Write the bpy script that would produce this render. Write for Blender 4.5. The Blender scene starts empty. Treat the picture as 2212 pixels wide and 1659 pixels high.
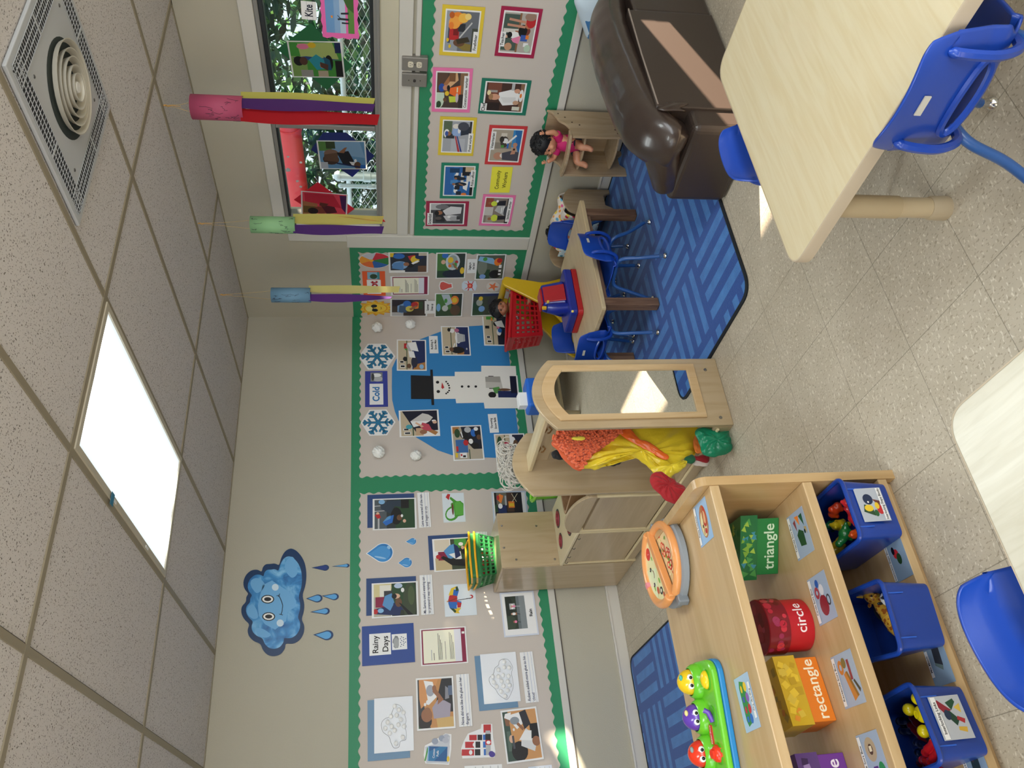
import bpy, math, random
from mathutils import Vector as V, Matrix
random.seed(7)
SC = bpy.context.scene
COL = bpy.context.collection
# ---------------------------------------------------------------- camera
F, YAW, PITCH, ROLL = 1704.463, 0.569844, -0.163178, -0.015005
CAM = V((-3.667053, -4.766581, 1.445565))
def basis():
    cy, sy, cp, sp = math.cos(YAW), math.sin(YAW), math.cos(PITCH), math.sin(PITCH)
    f = V((sy*cp, cy*cp, sp)); r = V((cy, -sy, 0)); u = r.cross(f)
    c, s = math.cos(ROLL), math.sin(ROLL)
    return c*r+s*u, -s*r+c*u, f
RT, UP, FW = basis()
cam = bpy.data.cameras.new('camera'); camo = bpy.data.objects.new('camera', cam); COL.objects.link(camo)
cam.sensor_fit = 'HORIZONTAL'; cam.sensor_width = 36; cam.lens = 36*F/2212; cam.clip_start = .02
m = Matrix((-UP, RT, -FW)).transposed().to_4x4(); m.translation = CAM
camo.matrix_world = m                     # the photograph lies on its side: the camera was held turned by 90 degrees
SC.camera = camo
# ---------------------------------------------------------------- light and exposure
SC.view_settings.view_transform = 'Standard'; SC.view_settings.look = 'None'
SC.view_settings.gamma = 1; SC.view_settings.use_curve_mapping = False
SC.view_settings.exposure = 0.0
w = bpy.data.worlds.new('sky'); SC.world = w; w.use_nodes = True
w.node_tree.nodes['Background'].inputs[0].default_value = (.78, .9, 1, 1)
w.node_tree.nodes['Background'].inputs[1].default_value = 1.5
SUN = V((-1, .6, -.35)).normalized()      # low warm sun through the side window and an added low slit
def lamp(kind, name, loc, direction, energy, color, **k):
    l = bpy.data.lights.new(name, kind); l.energy = energy; l.color = color
    for a, b in k.items(): setattr(l, a, b)
    o = bpy.data.objects.new(name, l); COL.objects.link(o); o.location = loc
    o.rotation_euler = V(direction).to_track_quat('-Z', 'Y').to_euler(); return o
lamp('SUN', 'sun', (6, -4, 4), SUN, 42, (1, .80, .60), angle=.012)
# added area lamps standing in for daylight at unseen windows behind the camera
lamp('AREA', 'added_daylight_front', (-3.4, -7.42, 1.6), (0, 1, -.08), 105, (.93, .97, 1), shape='RECTANGLE', size=4.2, size_y=1.3)
lamp('AREA', 'added_daylight_side', (-7.42, -4.2, 1.6), (1, .1, -.05), 30, (.95, .97, 1), shape='RECTANGLE', size=3.2, size_y=1.3)
# ---------------------------------------------------------------- pixel rays of the photograph's camera
def ray(x, y):
    return (RT*(((1659-y)-829.5)/F) + UP*(-(x-1106)/F) + FW)
def on(x, y, ax, val):
    d = ray(x, y); return CAM + d*((val-CAM[ax])/d[ax])
def pA(x, y, o=0): return on(x, y, 1, -o)
def pB(x, y, o=0): return on(x, y, 0, -o)
def pZ(x, y, z=0): return on(x, y, 2, z)
# ---------------------------------------------------------------- colour and materials
def lin(h, g=1.0):
    h = h.lstrip('#'); c = [int(h[i:i+2], 16)/255 for i in (0, 2, 4)]
    return tuple(min(.93, g*(v/12.92 if v <= .04045 else ((v+.055)/1.055)**2.4)) for v in c)
MC = {}
def mat(h, rough=.5, metal=0, spec=.5, emit=0, coat=0, sheen=0, trans=0, bump=0, bscale=60, alpha=1, sss=0):
    key = (h, rough, metal, spec, emit, coat, sheen, trans, bump, bscale, alpha)
    if key in MC: return MC[key]
    M = bpy.data.materials.new('mat_'+h.strip('#')); M.use_nodes = True; MC[key] = M
    b = M.node_tree.nodes['Principled BSDF']; I = b.inputs
    c = lin(h)+(1,)
    I['Base Color'].default_value = c; I['Roughness'].default_value = rough; I['Metallic'].default_value = metal
    I['Specular IOR Level'].default_value = spec; I['Coat Weight'].default_value = coat
    I['Sheen Weight'].default_value = sheen; I['Transmission Weight'].default_value = trans; I['Alpha'].default_value = alpha
    if emit: I['Emission Color'].default_value = c; I['Emission Strength'].default_value = emit
    if bump:
        N = M.node_tree.nodes; L = M.node_tree.links
        n = N.new('ShaderNodeTexNoise'); n.inputs['Scale'].default_value = bscale; n.inputs['Detail'].default_value = 4
        t = N.new('ShaderNodeTexCoord'); L.new(t.outputs['Object'], n.inputs['Vector'])
        bm = N.new('ShaderNodeBump'); bm.inputs['Strength'].default_value = bump; bm.inputs['Distance'].default_value = .01
        L.new(n.outputs['Fac'], bm.inputs['Height']); L.new(bm.outputs['Normal'], I['Normal'])
    return M
def nodes(M):
    N = M.node_tree.nodes; L = M.node_tree.links
    return N, L, N['Principled BSDF'].inputs
def print_mat(name, rough, gain=1.0, trans=0):
    M = bpy.data.materials.new(name); M.use_nodes = True; N, L, I = nodes(M)
    a = N.new('ShaderNodeAttribute'); a.attribute_name = 'Col'; L.new(a.outputs['Color'], I['Base Color'])
    I['Roughness'].default_value = rough
    if trans:                                   # thin paper lets some daylight through
        t = N.new('ShaderNodeBsdfTranslucent'); L.new(a.outputs['Color'], t.inputs['Color'])
        x = N.new('ShaderNodeMixShader'); x.inputs[0].default_value = trans
        L.new(N['Principled BSDF'].outputs[0], x.inputs[1]); L.new(t.outputs[0], x.inputs[2])
        L.new(x.outputs[0], N['Material Output'].inputs['Surface'])
    return M
PRINT = print_mat('printed_paper', .42)
MATTE = print_mat('matte_paper', .8)
GLOSS = print_mat('glossy_plastic', .22)
THIN = print_mat('thin_paper', .6, trans=.45)
TISSUE = print_mat('crepe_paper', .8, trans=.6)
def wood(name, c1, c2, rough=.4, axis='X', scale=1.0, coat=.1):
    M = bpy.data.materials.new(name); M.use_nodes = True; N, L, I = nodes(M)
    t = N.new('ShaderNodeTexCoord'); mp = N.new('ShaderNodeMapping')
    s = {'X': (1.2, 14, 14), 'Y': (14, 1.2, 14), 'Z': (14, 14, 1.2)}[axis]
    mp.inputs['Scale'].default_value = [v*scale for v in s]
    L.new(t.outputs['Object'], mp.inputs['Vector'])
    n = N.new('ShaderNodeTexNoise'); n.inputs['Scale'].default_value = 1.6; n.inputs['Detail'].default_value = 7; n.inputs['Distortion'].default_value = .8
    L.new(mp.outputs[0], n.inputs['Vector'])
    r = N.new('ShaderNodeValToRGB'); r.color_ramp.elements[0].position = .36; r.color_ramp.elements[1].position = .62
    r.color_ramp.elements[0].color = lin(c2)+(1,); r.color_ramp.elements[1].color = lin(c1)+(1,)
    L.new(n.outputs['Fac'], r.inputs[0]); L.new(r.outputs[0], I['Base Color'])
    I['Roughness'].default_value = rough; I['Coat Weight'].default_value = coat
    return M
# ---------------------------------------------------------------- geometry gatherer
class G:
    def __init__(s): s.v = []; s.f = []; s.c = []; s.mi = []; s.col = None; s.k = 0
    def add(s, vs, fs, M=None):
        o = len(s.v)
        s.v += [tuple(M @ V(v)) if M else tuple(v) for v in vs]
        for f in fs: s.f.append([o+i for i in f]); s.c.append(s.col); s.mi.append(s.k)
        return s
    def paint(s, h): s.col = lin(h) if isinstance(h, str) else h; return s
    def box(s, a, b, M=None):
        (x0, y0, z0), (x1, y1, z1) = a, b
        x0, x1 = sorted((x0, x1)); y0, y1 = sorted((y0, y1)); z0, z1 = sorted((z0, z1))
        vs = [(x0,y0,z0),(x1,y0,z0),(x1,y1,z0),(x0,y1,z0),(x0,y0,z1),(x1,y0,z1),(x1,y1,z1),(x0,y1,z1)]
        return s.add(vs, [(0,3,2,1),(4,5,6,7),(0,1,5,4),(1,2,6,5),(2,3,7,6),(3,0,4,7)], M)
    def prism(s, poly, z0, z1, M=None, cap=True):
        n = len(poly); vs = [(x, y, z0) for x, y in poly]+[(x, y, z1) for x, y in poly]
        fs = [(i, (i+1) % n, n+(i+1) % n, n+i) for i in range(n)]
        if cap: fs += [tuple(range(n-1, -1, -1)), tuple(range(n, 2*n))]
        return s.add(vs, fs, M)
    def flat(s, poly, z, M=None): return s.add([(x, y, z) for x, y in poly], [tuple(range(len(poly)))], M)
    def tube(s, pts, r, n=8, closed=False, cap=True):
        pts = [V(p) for p in pts]; R = r if isinstance(r, (list, tuple)) else [r]*len(pts)
        rings = []; prev = None; N = len(pts)
        for i, p in enumerate(pts):
            a = pts[(i-1) % N] if (closed or i) else p; b = pts[(i+1) % N] if (closed or i < N-1) else p
            t = (b-a).normalized() if (b-a).length > 1e-9 else V((0, 0, 1))
            if prev is None: u = t.orthogonal().normalized()
            else:
                u = prev - t*prev.dot(t); u = u.normalized() if u.length > 1e-6 else t.orthogonal().normalized()
            prev = u; w_ = t.cross(u)
            rings.append([p+(u*math.cos(q*2*math.pi/n)+w_*math.sin(q*2*math.pi/n))*R[i] for q in range(n)])
        vs = [v for rg in rings for v in rg]; fs = []
        for i in range(N if closed else N-1):
            j = (i+1) % N
            for q in range(n): fs.append((i*n+q, i*n+(q+1) % n, j*n+(q+1) % n, j*n+q))
        if cap and not closed: fs += [tuple(range(n-1, -1, -1)), tuple((N-1)*n+q for q in range(n))]
        return s.add(vs, fs)
    def lathe(s, prof, n=24, M=None, a0=0, a1=2*math.pi):
        full = abs(a1-a0-2*math.pi) < 1e-6; m_ = n if full else n+1
        vs = [(r*math.cos(a0+(a1-a0)*q/n), r*math.sin(a0+(a1-a0)*q/n), z) for r, z in prof for q in range(m_)]
        fs = []
        for i in range(len(prof)-1):
            for q in range(n):
                q2 = (q+1) % m_; fs.append((i*m_+q, i*m_+q2, (i+1)*m_+q2, (i+1)*m_+q))
        return s.add(vs, fs, M)
    def ball(s, c, r, n=12, k=8, M=None):
        rx, ry, rz = r if isinstance(r, (tuple, list)) else (r, r, r); c = V(c); vs = [(c.x, c.y, c.z-rz)]; fs = []
        for i in range(1, k):
            a = -math.pi/2+math.pi*i/k
            for q in range(n):
                b = 2*math.pi*q/n; vs.append((c.x+rx*math.cos(a)*math.cos(b), c.y+ry*math.cos(a)*math.sin(b), c.z+rz*math.sin(a)))
        vs.append((c.x, c.y, c.z+rz)); T = len(vs)-1
        for q in range(n):
            q2 = (q+1) % n; fs.append((0, 1+q2, 1+q)); fs.append((T, T-n+q, T-n+q2))
            for i in range(k-2): fs.append((1+i*n+q, 1+i*n+q2, 1+(i+1)*n+q2, 1+(i+1)*n+q))
        return s.add(vs, fs, M)
    def grid(s, fn, nu, nv, M=None, keep=None):
        vs = [fn(i/nu, j/nv) for j in range(nv+1) for i in range(nu+1)]
        fs = [(j*(nu+1)+i, j*(nu+1)+i+1, (j+1)*(nu+1)+i+1, (j+1)*(nu+1)+i) for j in range(nv) for i in range(nu) if keep is None or keep((i+.5)/nu, (j+.5)/nv)]
        return s.add(vs, fs, M)
    def puff(s, outline, depth, rings=6, M=None, back=.25, wob=0, c=None):
        n = len(outline); cx = c[0] if c else sum(p[0] for p in outline)/n; cy = c[1] if c else sum(p[1] for p in outline)/n
        vs = []; fs = []
        for sgn in (1, -1):
            d = depth if sgn > 0 else depth*back; o = len(vs)
            for i in range(rings+1):
                a = math.pi/2*i/rings; sc = math.cos(a); h = math.sin(a)*d
                if i == rings: vs.append((cx, cy, sgn*h)); break
                for q, (x, y) in enumerate(outline):
                    wv = wob*math.sin(q*1.9+i*.8)*math.sin(a*2) if wob else 0
                    vs.append((cx+(x-cx)*sc, cy+(y-cy)*sc, sgn*(h+wv)))
            for i in range(rings-1):
                for q in range(n):
                    f = (o+i*n+q, o+i*n+(q+1) % n, o+(i+1)*n+(q+1) % n, o+(i+1)*n+q); fs.append(f if sgn > 0 else f[::-1])
            t = o+rings*n
            for q in range(n):
                f = (o+(rings-1)*n+q, o+(rings-1)*n+(q+1) % n, t); fs.append(f if sgn > 0 else f[::-1])
        return s.add(vs, fs, M)
    def build(s, name, mats, parent=None, smooth=False, bev=0, loc=None, seg=2, sub=0, solid=0, weld=False):
        me = bpy.data.meshes.new(name); me.from_pydata(s.v, [], s.f)
        for m_ in (mats if isinstance(mats, (list, tuple)) else [mats]): me.materials.append(m_)
        me.polygons.foreach_set('material_index', s.mi)
        if any(c is not None for c in s.c):
            ca = me.color_attributes.new('Col', 'FLOAT_COLOR', 'CORNER'); d = []
            for p, c in zip(me.polygons, s.c): d += (list(c or (.5, .5, .5))+[1])*p.loop_total
            ca.data.foreach_set('color', d)
        if smooth:
            me.polygons.foreach_set('use_smooth', [True]*len(s.f))
        me.update()
        o = bpy.data.objects.new(name, me); COL.objects.link(o)
        if smooth and not sub:
            try: me.set_sharp_from_angle(angle=.75)
            except Exception: pass
        if weld: w_ = o.modifiers.new('w', 'WELD'); w_.merge_threshold = .0004
        if solid: q = o.modifiers.new('s', 'SOLIDIFY'); q.thickness = solid; q.offset = 0
        if sub: q = o.modifiers.new('u', 'SUBSURF'); q.levels = q.render_levels = sub
        if bev: q = o.modifiers.new('b', 'BEVEL'); q.width = bev; q.segments = seg; q.limit_method = 'ANGLE'; q.angle_limit = .6; q.harden_normals = False
        if parent: o.parent = parent
        if loc is not None: o.location = loc
        return o
def tag(o, label, cat, group=None):
    o['label'] = label; o['category'] = cat
    if group: o['group'] = group
    return o
def struct(o): o['kind'] = 'structure'; return o
def stuff(o): o['kind'] = 'stuff'; return o
def thing(name, label, cat, loc=(0, 0, 0), rz=0, group=None, M=None):
    o = bpy.data.objects.new(name, None); COL.objects.link(o); o.empty_display_size = .05
    if M is not None: o.matrix_world = M
    else: o.location = loc; o.rotation_euler = (0, 0, rz)
    return tag(o, label, cat, group)
def copy_tree(o, parent=None):
    c = o.copy(); COL.objects.link(c)
    if parent: c.parent = parent; c.matrix_parent_inverse = o.matrix_parent_inverse
    for ch in [q for q in bpy.data.objects if q.parent is o]: copy_tree(ch, c)
    return c
def Ry(poly, r, n=5):
    """round every corner of a polygon"""
    out = []; N = len(poly)
    for i in range(N):
        p = V(poly[i]); a = V(poly[i-1])-p; b = V(poly[(i+1) % N])-p
        rr = min(r, a.length*.48, b.length*.48); p0 = p+a.normalized()*rr; p1 = p+b.normalized()*rr
        for k in range(n+1):
            t = k/n; q = p0*(1-t)**2+p*2*t*(1-t)+p1*t*t; out.append((q.x, q.y))
    return out
def RR(x0, y0, x1, y1, r, n=5): return Ry([(x0, y0), (x1, y0), (x1, y1), (x0, y1)], r, n)
def ell(cx, cy, rx, ry, n=20, rot=0, a0=0, a1=2*math.pi):
    c, s_ = math.cos(rot), math.sin(rot); o = []
    for q in range(n):
        a = a0+(a1-a0)*q/(n if abs(a1-a0-2*math.pi) < 1e-6 else n-1); x = rx*math.cos(a); y = ry*math.sin(a)
        o.append((cx+x*c-y*s_, cy+x*s_+y*c))
    return o
# ---------------------------------------------------------------- flat frames: a sheet lying on a wall (or a shelf)
WA = (V((1, 0, 0)), V((0, 0, 1)), V((0, -1, 0)))
WB = (V((0, -1, 0)), V((0, 0, 1)), V((-1, 0, 0)))
def frameM(c, W, ang=0, off=.001):
    ex, ey, n = W; c_, s_ = math.cos(ang), math.sin(ang)
    X = ex*c_+ey*s_; Y = -ex*s_+ey*c_
    M = Matrix((X, Y, n)).transposed().to_4x4(); M.translation = c+n*off; return M
def place(W, tl, tr, bl, off=.001):
    """frame, width and height of a sheet from three of its corners in the photograph"""
    f = pA if W is WA else pB
    a, b, c = f(*tl), f(*tr), f(*bl); ex, ey, n = W
    d = b-a; ang = math.atan2(d.dot(ey), d.dot(ex)); e = c-a
    Y = -ex*math.sin(ang)+ey*math.cos(ang); X = ex*math.cos(ang)+ey*math.sin(ang)
    w_, h_ = d.length, abs(e.dot(Y)); cen = a+X*(w_/2)-Y*(h_/2)
    return frameM(cen, W, ang, off), w_, h_
PAL = dict(k='17171a', K='3a3a3e', g='808488', l='b8babc', w='f0f0f0', r='c02c30', R='8c2044', o='ee8434', y='e8c430', n='1c2c5c', b='2c6cc0', B='88b8e0',
           c='3a8c98', G='2a4a2e', e='4a9a40', E='a0c878', t='d2aa78', T='6c4c36', s='9c6a4c', S='deb498', p='ea86ac', P='5c3c84', d='8a8274', m='ece4cc', u='2e4a7c')
def hexof(c): return c[1:] if c[0] == '#' else PAL[c]
def clip(poly, x0, y0, x1, y1):
    for ax, lim, sg in ((0, x0, 1), (0, x1, -1), (1, y0, 1), (1, y1, -1)):
        out = []
        for i in range(len(poly)):
            p, q = poly[i-1], poly[i]; ip = sg*(p[ax]-lim) >= 0; iq = sg*(q[ax]-lim) >= 0
            if ip != iq:
                t = (lim-p[ax])/(q[ax]-p[ax]); out.append((p[0]+(q[0]-p[0])*t, p[1]+(q[1]-p[1])*t))
            if iq: out.append(q)
        poly = out
        if not poly: return []
    return poly
def art(g, s, x0, y0, x1, y1, z, dz=.00007):
    """flat picture from a small shape language; coordinates in percent, y up"""
    w_, h_ = x1-x0, y1-y0
    for it in s.split(';'):
        t = it.split()
        if not t: continue
        c, k, a = t[0], t[1], [float(q) for q in t[2:]]
        if k == 'e': poly = ell(a[0], a[1], a[2], a[3], 16, math.radians(a[4]) if len(a) > 4 else 0)
        elif k == 'r': poly = [(a[0], a[1]), (a[2], a[1]), (a[2], a[3]), (a[0], a[3])]
        elif k == 'l':           # thick line
            p, q, t_ = V(a[0:2]), V(a[2:4]), a[4]; d = (q-p).normalized(); n_ = V((-d.y, d.x))*t_/2
            poly = [tuple(p+n_), tuple(q+n_), tuple(q-n_), tuple(p-n_)]
        else: poly = list(zip(a[::2], a[1::2]))
        poly = clip([(x0+x*w_/100, y0+y*h_/100) for x, y in poly], x0, y0, x1, y1)
        if len(poly) > 2:
            z += dz; g.paint(hexof(c))
            ar = sum(poly[i-1][0]*poly[i][1]-poly[i][0]*poly[i-1][1] for i in range(len(poly)))
            g.flat(poly if ar > 0 else poly[::-1], z)
    return z
def letters(txt, size, name='lettering', parent=None, color='101014', loc=(0, 0, .001), bold=0, mat_=None, align='CENTER', rot=0, shear=0, depth=0, sx=1):
    cu = bpy.data.curves.new('t', 'FONT'); cu.body = txt; cu.size = size; cu.align_x = align; cu.align_y = 'CENTER'
    cu.offset = bold; cu.shear = shear; cu.extrude = depth; cu.resolution_u = 3; cu.space_line = .95
    t = bpy.data.objects.new('t', cu); COL.objects.link(t)
    dg = bpy.context.evaluated_depsgraph_get(); me = bpy.data.meshes.new_from_object(t.evaluated_get(dg))
    bpy.data.objects.remove(t); bpy.data.curves.remove(cu)
    me.name = name; me.materials.clear(); me.materials.append(mat_ or mat(color, .6))
    o = bpy.data.objects.new(name, me); COL.objects.link(o)
    if parent: o.parent = parent
    o.location = loc; o.rotation_euler = (0, 0, rot); o.scale = (sx, 1, 1); return o
# ================================================================ THE ROOM
H = 2.405
def floor_mat():
    M = bpy.data.materials.new('vinyl_tile'); M.use_nodes = True; N, L, I = nodes(M)
    t = N.new('ShaderNodeTexCoord'); P = t.outputs['Object']
    sx = N.new('ShaderNodeSeparateXYZ'); L.new(P, sx.inputs[0])
    def ma(op, a, b=None, c=None):
        m_ = N.new('ShaderNodeMath'); m_.operation = op
        for i, q in enumerate((a, b, c)):
            if q is None: continue
            if isinstance(q, (int, float)): m_.inputs[i].default_value = q
            else: L.new(q, m_.inputs[i])
        return m_.outputs[0]
    def fr(c, o): return ma('FRACT', ma('MULTIPLY', ma('ADD', c, o), 1/.3048))
    fx, fy = fr(sx.outputs[0], 2.53+6.096), fr(sx.outputs[1], 3.45+6.096)
    def edge(q): return ma('MINIMUM', q, ma('SUBTRACT', 1, q))
    e = ma('MINIMUM', edge(fx), edge(fy)); line = ma('LESS_THAN', e, .0035)
    # tile tone: every tile a little different, chips run one way or the other
    ix = ma('FLOOR', ma('MULTIPLY', ma('ADD', sx.outputs[0], 2.53+6.096), 1/.3048)); iy = ma('FLOOR', ma('MULTIPLY', ma('ADD', sx.outputs[1], 3.45+6.096), 1/.3048))
    cb = N.new('ShaderNodeCombineXYZ'); L.new(ix, cb.inputs[0]); L.new(iy, cb.inputs[1])
    wn = N.new('ShaderNodeTexWhiteNoise'); wn.noise_dimensions = '3D'; L.new(cb.outputs[0], wn.inputs[0])
    def chips(scale, lo, hi, stretch):
        mp = N.new('ShaderNodeMapping'); mp.inputs['Scale'].default_value = stretch; mp.inputs['Rotation'].default_value = (0, 0, .5); L.new(P, mp.inputs[0])
        n = N.new('ShaderNodeTexNoise'); n.inputs['Scale'].default_value = scale; n.inputs['Detail'].default_value = 1.5; L.new(mp.outputs[0], n.inputs[0])
        r = N.new('ShaderNodeValToRGB'); r.color_ramp.elements[0].position = lo; r.color_ramp.elements[1].position = hi; L.new(n.outputs[0], r.inputs[0]); return r.outputs[0]
    dark = chips(165, .58, .66, (1, .5, 1)); lite = chips(130, .60, .68, (.5, 1, 1)); soft = chips(9, .3, .7, (1, 1, 1))
    def mixc(f, a, b):
        m_ = N.new('ShaderNodeMix'); m_.data_type = 'RGBA'
        if isinstance(f, float): m_.inputs[0].default_value = f
        else: L.new(f, m_.inputs[0])
        for i, q in ((6, a), (7, b)):
            if isinstance(q, str): m_.inputs[i].default_value = lin(q)+(1,)
            else: L.new(q, m_.inputs[i])
        return m_.outputs[2]
    c = mixc(soft, 'bdb3a0', 'c8beac'); c = mixc(ma('MULTIPLY', wn.outputs[0], .35), c, 'b5aa97')
    c = mixc(ma('MULTIPLY', dark, .5), c, '857661'); c = mixc(ma('MULTIPLY', lite, .65), c, 'e6dfd0'); c = mixc(ma('MULTIPLY', line, .6), c, '5e5648')
    L.new(c, I['Base Color']); I['Roughness'].default_value = .38; I['Specular IOR Level'].default_value = .35
    return M
def ceil_mat():
    M = bpy.data.materials.new('ceiling_tile'); M.use_nodes = True; N, L, I = nodes(M)
    t = N.new('ShaderNodeTexCoord')
    def sp(sc, lo, hi, st=(1, 1, 1)):
        mp = N.new('ShaderNodeMapping'); mp.inputs['Scale'].default_value = st; L.new(t.outputs['Object'], mp.inputs[0])
        n = N.new('ShaderNodeTexNoise'); n.inputs['Scale'].default_value = sc; n.inputs['Detail'].default_value = 1; L.new(mp.outputs[0], n.inputs[0])
        r = N.new('ShaderNodeValToRGB'); r.color_ramp.elements[0].position = lo; r.color_ramp.elements[1].position = hi; L.new(n.outputs[0], r.inputs[0]); return r.outputs[0]
    a = sp(150, .655, .69); b = sp(260, .67, .71, (1, .6, 1))
    mx = N.new('ShaderNodeMath'); mx.operation = 'MAXIMUM'; L.new(a, mx.inputs[0]); L.new(b, mx.inputs[1])
    c = N.new('ShaderNodeMix'); c.data_type = 'RGBA'; L.new(mx.outputs[0], c.inputs[0])
    c.inputs[6].default_value = lin('cfcac8')+(1,); c.inputs[7].default_value = lin('6f6862')+(1,)
    L.new(c.outputs[2], I['Base Color']); I['Roughness'].default_value = .95
    bm = N.new('ShaderNodeBump'); bm.invert = True; bm.inputs['Strength'].default_value = .5; bm.inputs['Distance'].default_value = .003
    L.new(mx.outputs[0], bm.inputs['Height']); L.new(bm.outputs[0], I['Normal']); return M
WALL = mat('b8b3a2', .75, bump=.12, bscale=120); TRIMM = mat('cfccc4', .45); WALLLOW = mat('c2beb2', .7, bump=.25, bscale=90)
struct(G().box((-7.6, -7.6, -.1), (.12, .12, 0)).build('floor', floor_mat()))
struct(G().box((-7.6, -7.6, H), (.12, .12, H+.1)).build('ceiling', ceil_mat()))
def wall(name, fn, u0, u1, holes, m_=WALL):
    """a wall of boxes round its openings; fn(u, z, t) gives the point, t from 0 (room side) to 1"""
    us = sorted({u0, u1, *[h[0] for h in holes], *[h[1] for h in holes]}); zs = sorted({0, H, *[h[2] for h in holes], *[h[3] for h in holes]})
    g = G()
    for a, b in zip(us, us[1:]):
        for c, d in zip(zs, zs[1:]):
            mu, mz = (a+b)/2, (c+d)/2
            if any(h[0] < mu < h[1] and h[2] < mz < h[3] for h in holes): continue
            g.box(fn(a, c, 0), fn(b, d, 1))
    return struct(g.build(name, m_))
wall('wall_left', lambda u, z, t: (u, t*.12, z), -7.6, .12, [])
wall('wall_right', lambda u, z, t: (t*.12, -u, z), 0, 7.6, [(1.0, 3.1, 1.44, 2.03), (3.10, 4.25, .455, .62)])  # second opening is an unseen slit added to throw the sun band on the couch
wall('wall_front', lambda u, z, t: (u, -7.5-t*.12, z), -7.6, 0, [(-5.5, -1.3, .95, 2.2)])
wall('wall_side', lambda u, z, t: (-7.5-t*.12, u, z), -7.5, 0, [(-5.8, -2.6, .95, 2.2)])
# suspended ceiling grid
g = G(); gw, gz = .0125, .005
xs = [-.5687-.6096*k for k in range(12)]; ys = [-1.2231-1.2192*k for k in range(6)]
for y in ys: g.box((-7.5, y-gw, H-gz), (0, y+gw, H+.001))
for x in xs: g.box((x-gw, -7.5, H-gz*.9), (x+gw, 0, H+.001))
g.box((-7.5, -.012, H-gz), (0, 0, H+.001)); g.box((-.012, -7.5, H-gz), (0, 0, H+.001))
struct(g.build('trim_1', mat('8f8570', .5)))
g = G()                                                       # dark strips that paint thin shadow lines beside the grid
for y in ys: g.box((-7.5, y+gw, H-.0015), (0, y+gw+.004, H))
for x in xs: g.box((x+gw, -7.5, H-.0015), (x+gw+.004, 0, H))
struct(g.build('grid_shadow_lines', mat('4a463f', .9)))
# baseboards, rails and board mouldings
def bar(name, a, b, m_=TRIMM, bev=.004): return struct(G().box(a, b).build(name, m_, bev=bev))
BASEM = mat('d6d2ca', .4)
g = G().box((-7.5, -.014, .0), (0, 0, .072)); g.box((-7.5, -.02, .066), (0, 0, .078)); struct(g.build('baseboard_left', BASEM, bev=.003))
g = G().box((-.014, -7.5, .0), (0, -.02, .072)); g.box((-.02, -7.5, .066), (0, -.02, .078)); struct(g.build('baseboard_right', BASEM, bev=.003))
bar('trim_3', (-7.5, -.016, .405), (0, 0, .447)); bar('trim_4', (-.016, -7.5, .405), (0, -.016, .447))
bar('trim_5', (-.02, -.889, .447), (0, -.775, 1.66)); bar('trim_6', (-.014, -.90, 1.23), (0, -.826, 2.03))
bar('trim_7', (-.022, -7.5, 1.265), (0, -.905, 1.335)); bar('trim_8', (-.018, -7.5, 1.225), (0, -.905, 1.25))
bar('trim_9', (-.012, -7.5, 1.335), (0, -.905, 1.44), mat('c6c0aa', .6)); bar('trim_10', (-7.5, -.008, .398), (0, 0, .405), mat('5a544c', .8), 0)
bar('trim_11', (-.008, -7.5, .398), (0, 0, .405), mat('5a544c', .8), 0)
# the window
GLASS = bpy.data.materials.new('window_glass'); GLASS.use_nodes = True
N, L, I = nodes(GLASS); tr = N.new('ShaderNodeBsdfTransparent'); tr.inputs[0].default_value = (.93, .96, .95, 1); gl = N.new('ShaderNodeBsdfGlossy'); gl.inputs['Roughness'].default_value = .02
mx = N.new('ShaderNodeMixShader'); mx.inputs[0].default_value = .06; L.new(tr.outputs[0], mx.inputs[1]); L.new(gl.outputs[0], mx.inputs[2]); L.new(mx.outputs[0], N['Material Output'].inputs['Surface'])
win = struct(thing('window_1', 'x', 'x')); del win['label']; del win['category']
GREY = mat('8e8c88', .35, .3); DARKF = mat('23282c', .3)
G().box((-.02, -.905, 2.03), (0, -3.2, 2.10)).box((-.02, -.90, 1.44), (0, -.985, 2.03)).build('window_casing', TRIMM, win, bev=.004)
g = G()
for a, b in (((1.0, 1.44), (3.1, 1.462)), ((1.0, 2.008), (3.1, 2.03)), ((.985, 1.44), (1.035, 2.03)), ((1.725, 1.462), (1.755, 2.008))):
    g.box((-.005, -a[0], a[1]), (.07, -b[0], b[1]))
g.build('window_frame', GREY, win, bev=.003)
g = G()
for a, b in (((1.755, 1.462), (1.80, 2.008)), ((1.80, 1.462), (3.1, 1.480)), ((1.80, 1.985), (3.1, 2.008)), ((1.035, 1.995), (1.725, 2.008))):
    g.box((.004, -a[0], a[1]), (.05, -b[0], b[1]))
g.build('sash', DARKF, win, bev=.003)
G().box((-.03, -.985, 1.43), (.0, -3.1, 1.445)).build('window_sill', GREY, win, bev=.003)
G().box((.030, -1.035, 1.462), (.034, -1.725, 2.0)).build('pane', GLASS, win); G().box((.022, -1.80, 1.48), (.026, -3.1, 1.985)).build('pane', GLASS, win)
struct(thing('unseen_window_2', 'x', 'x')); struct(thing('unseen_window_3', 'x', 'x'))  # unseen windows put in to hold the added daylight lamps
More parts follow.
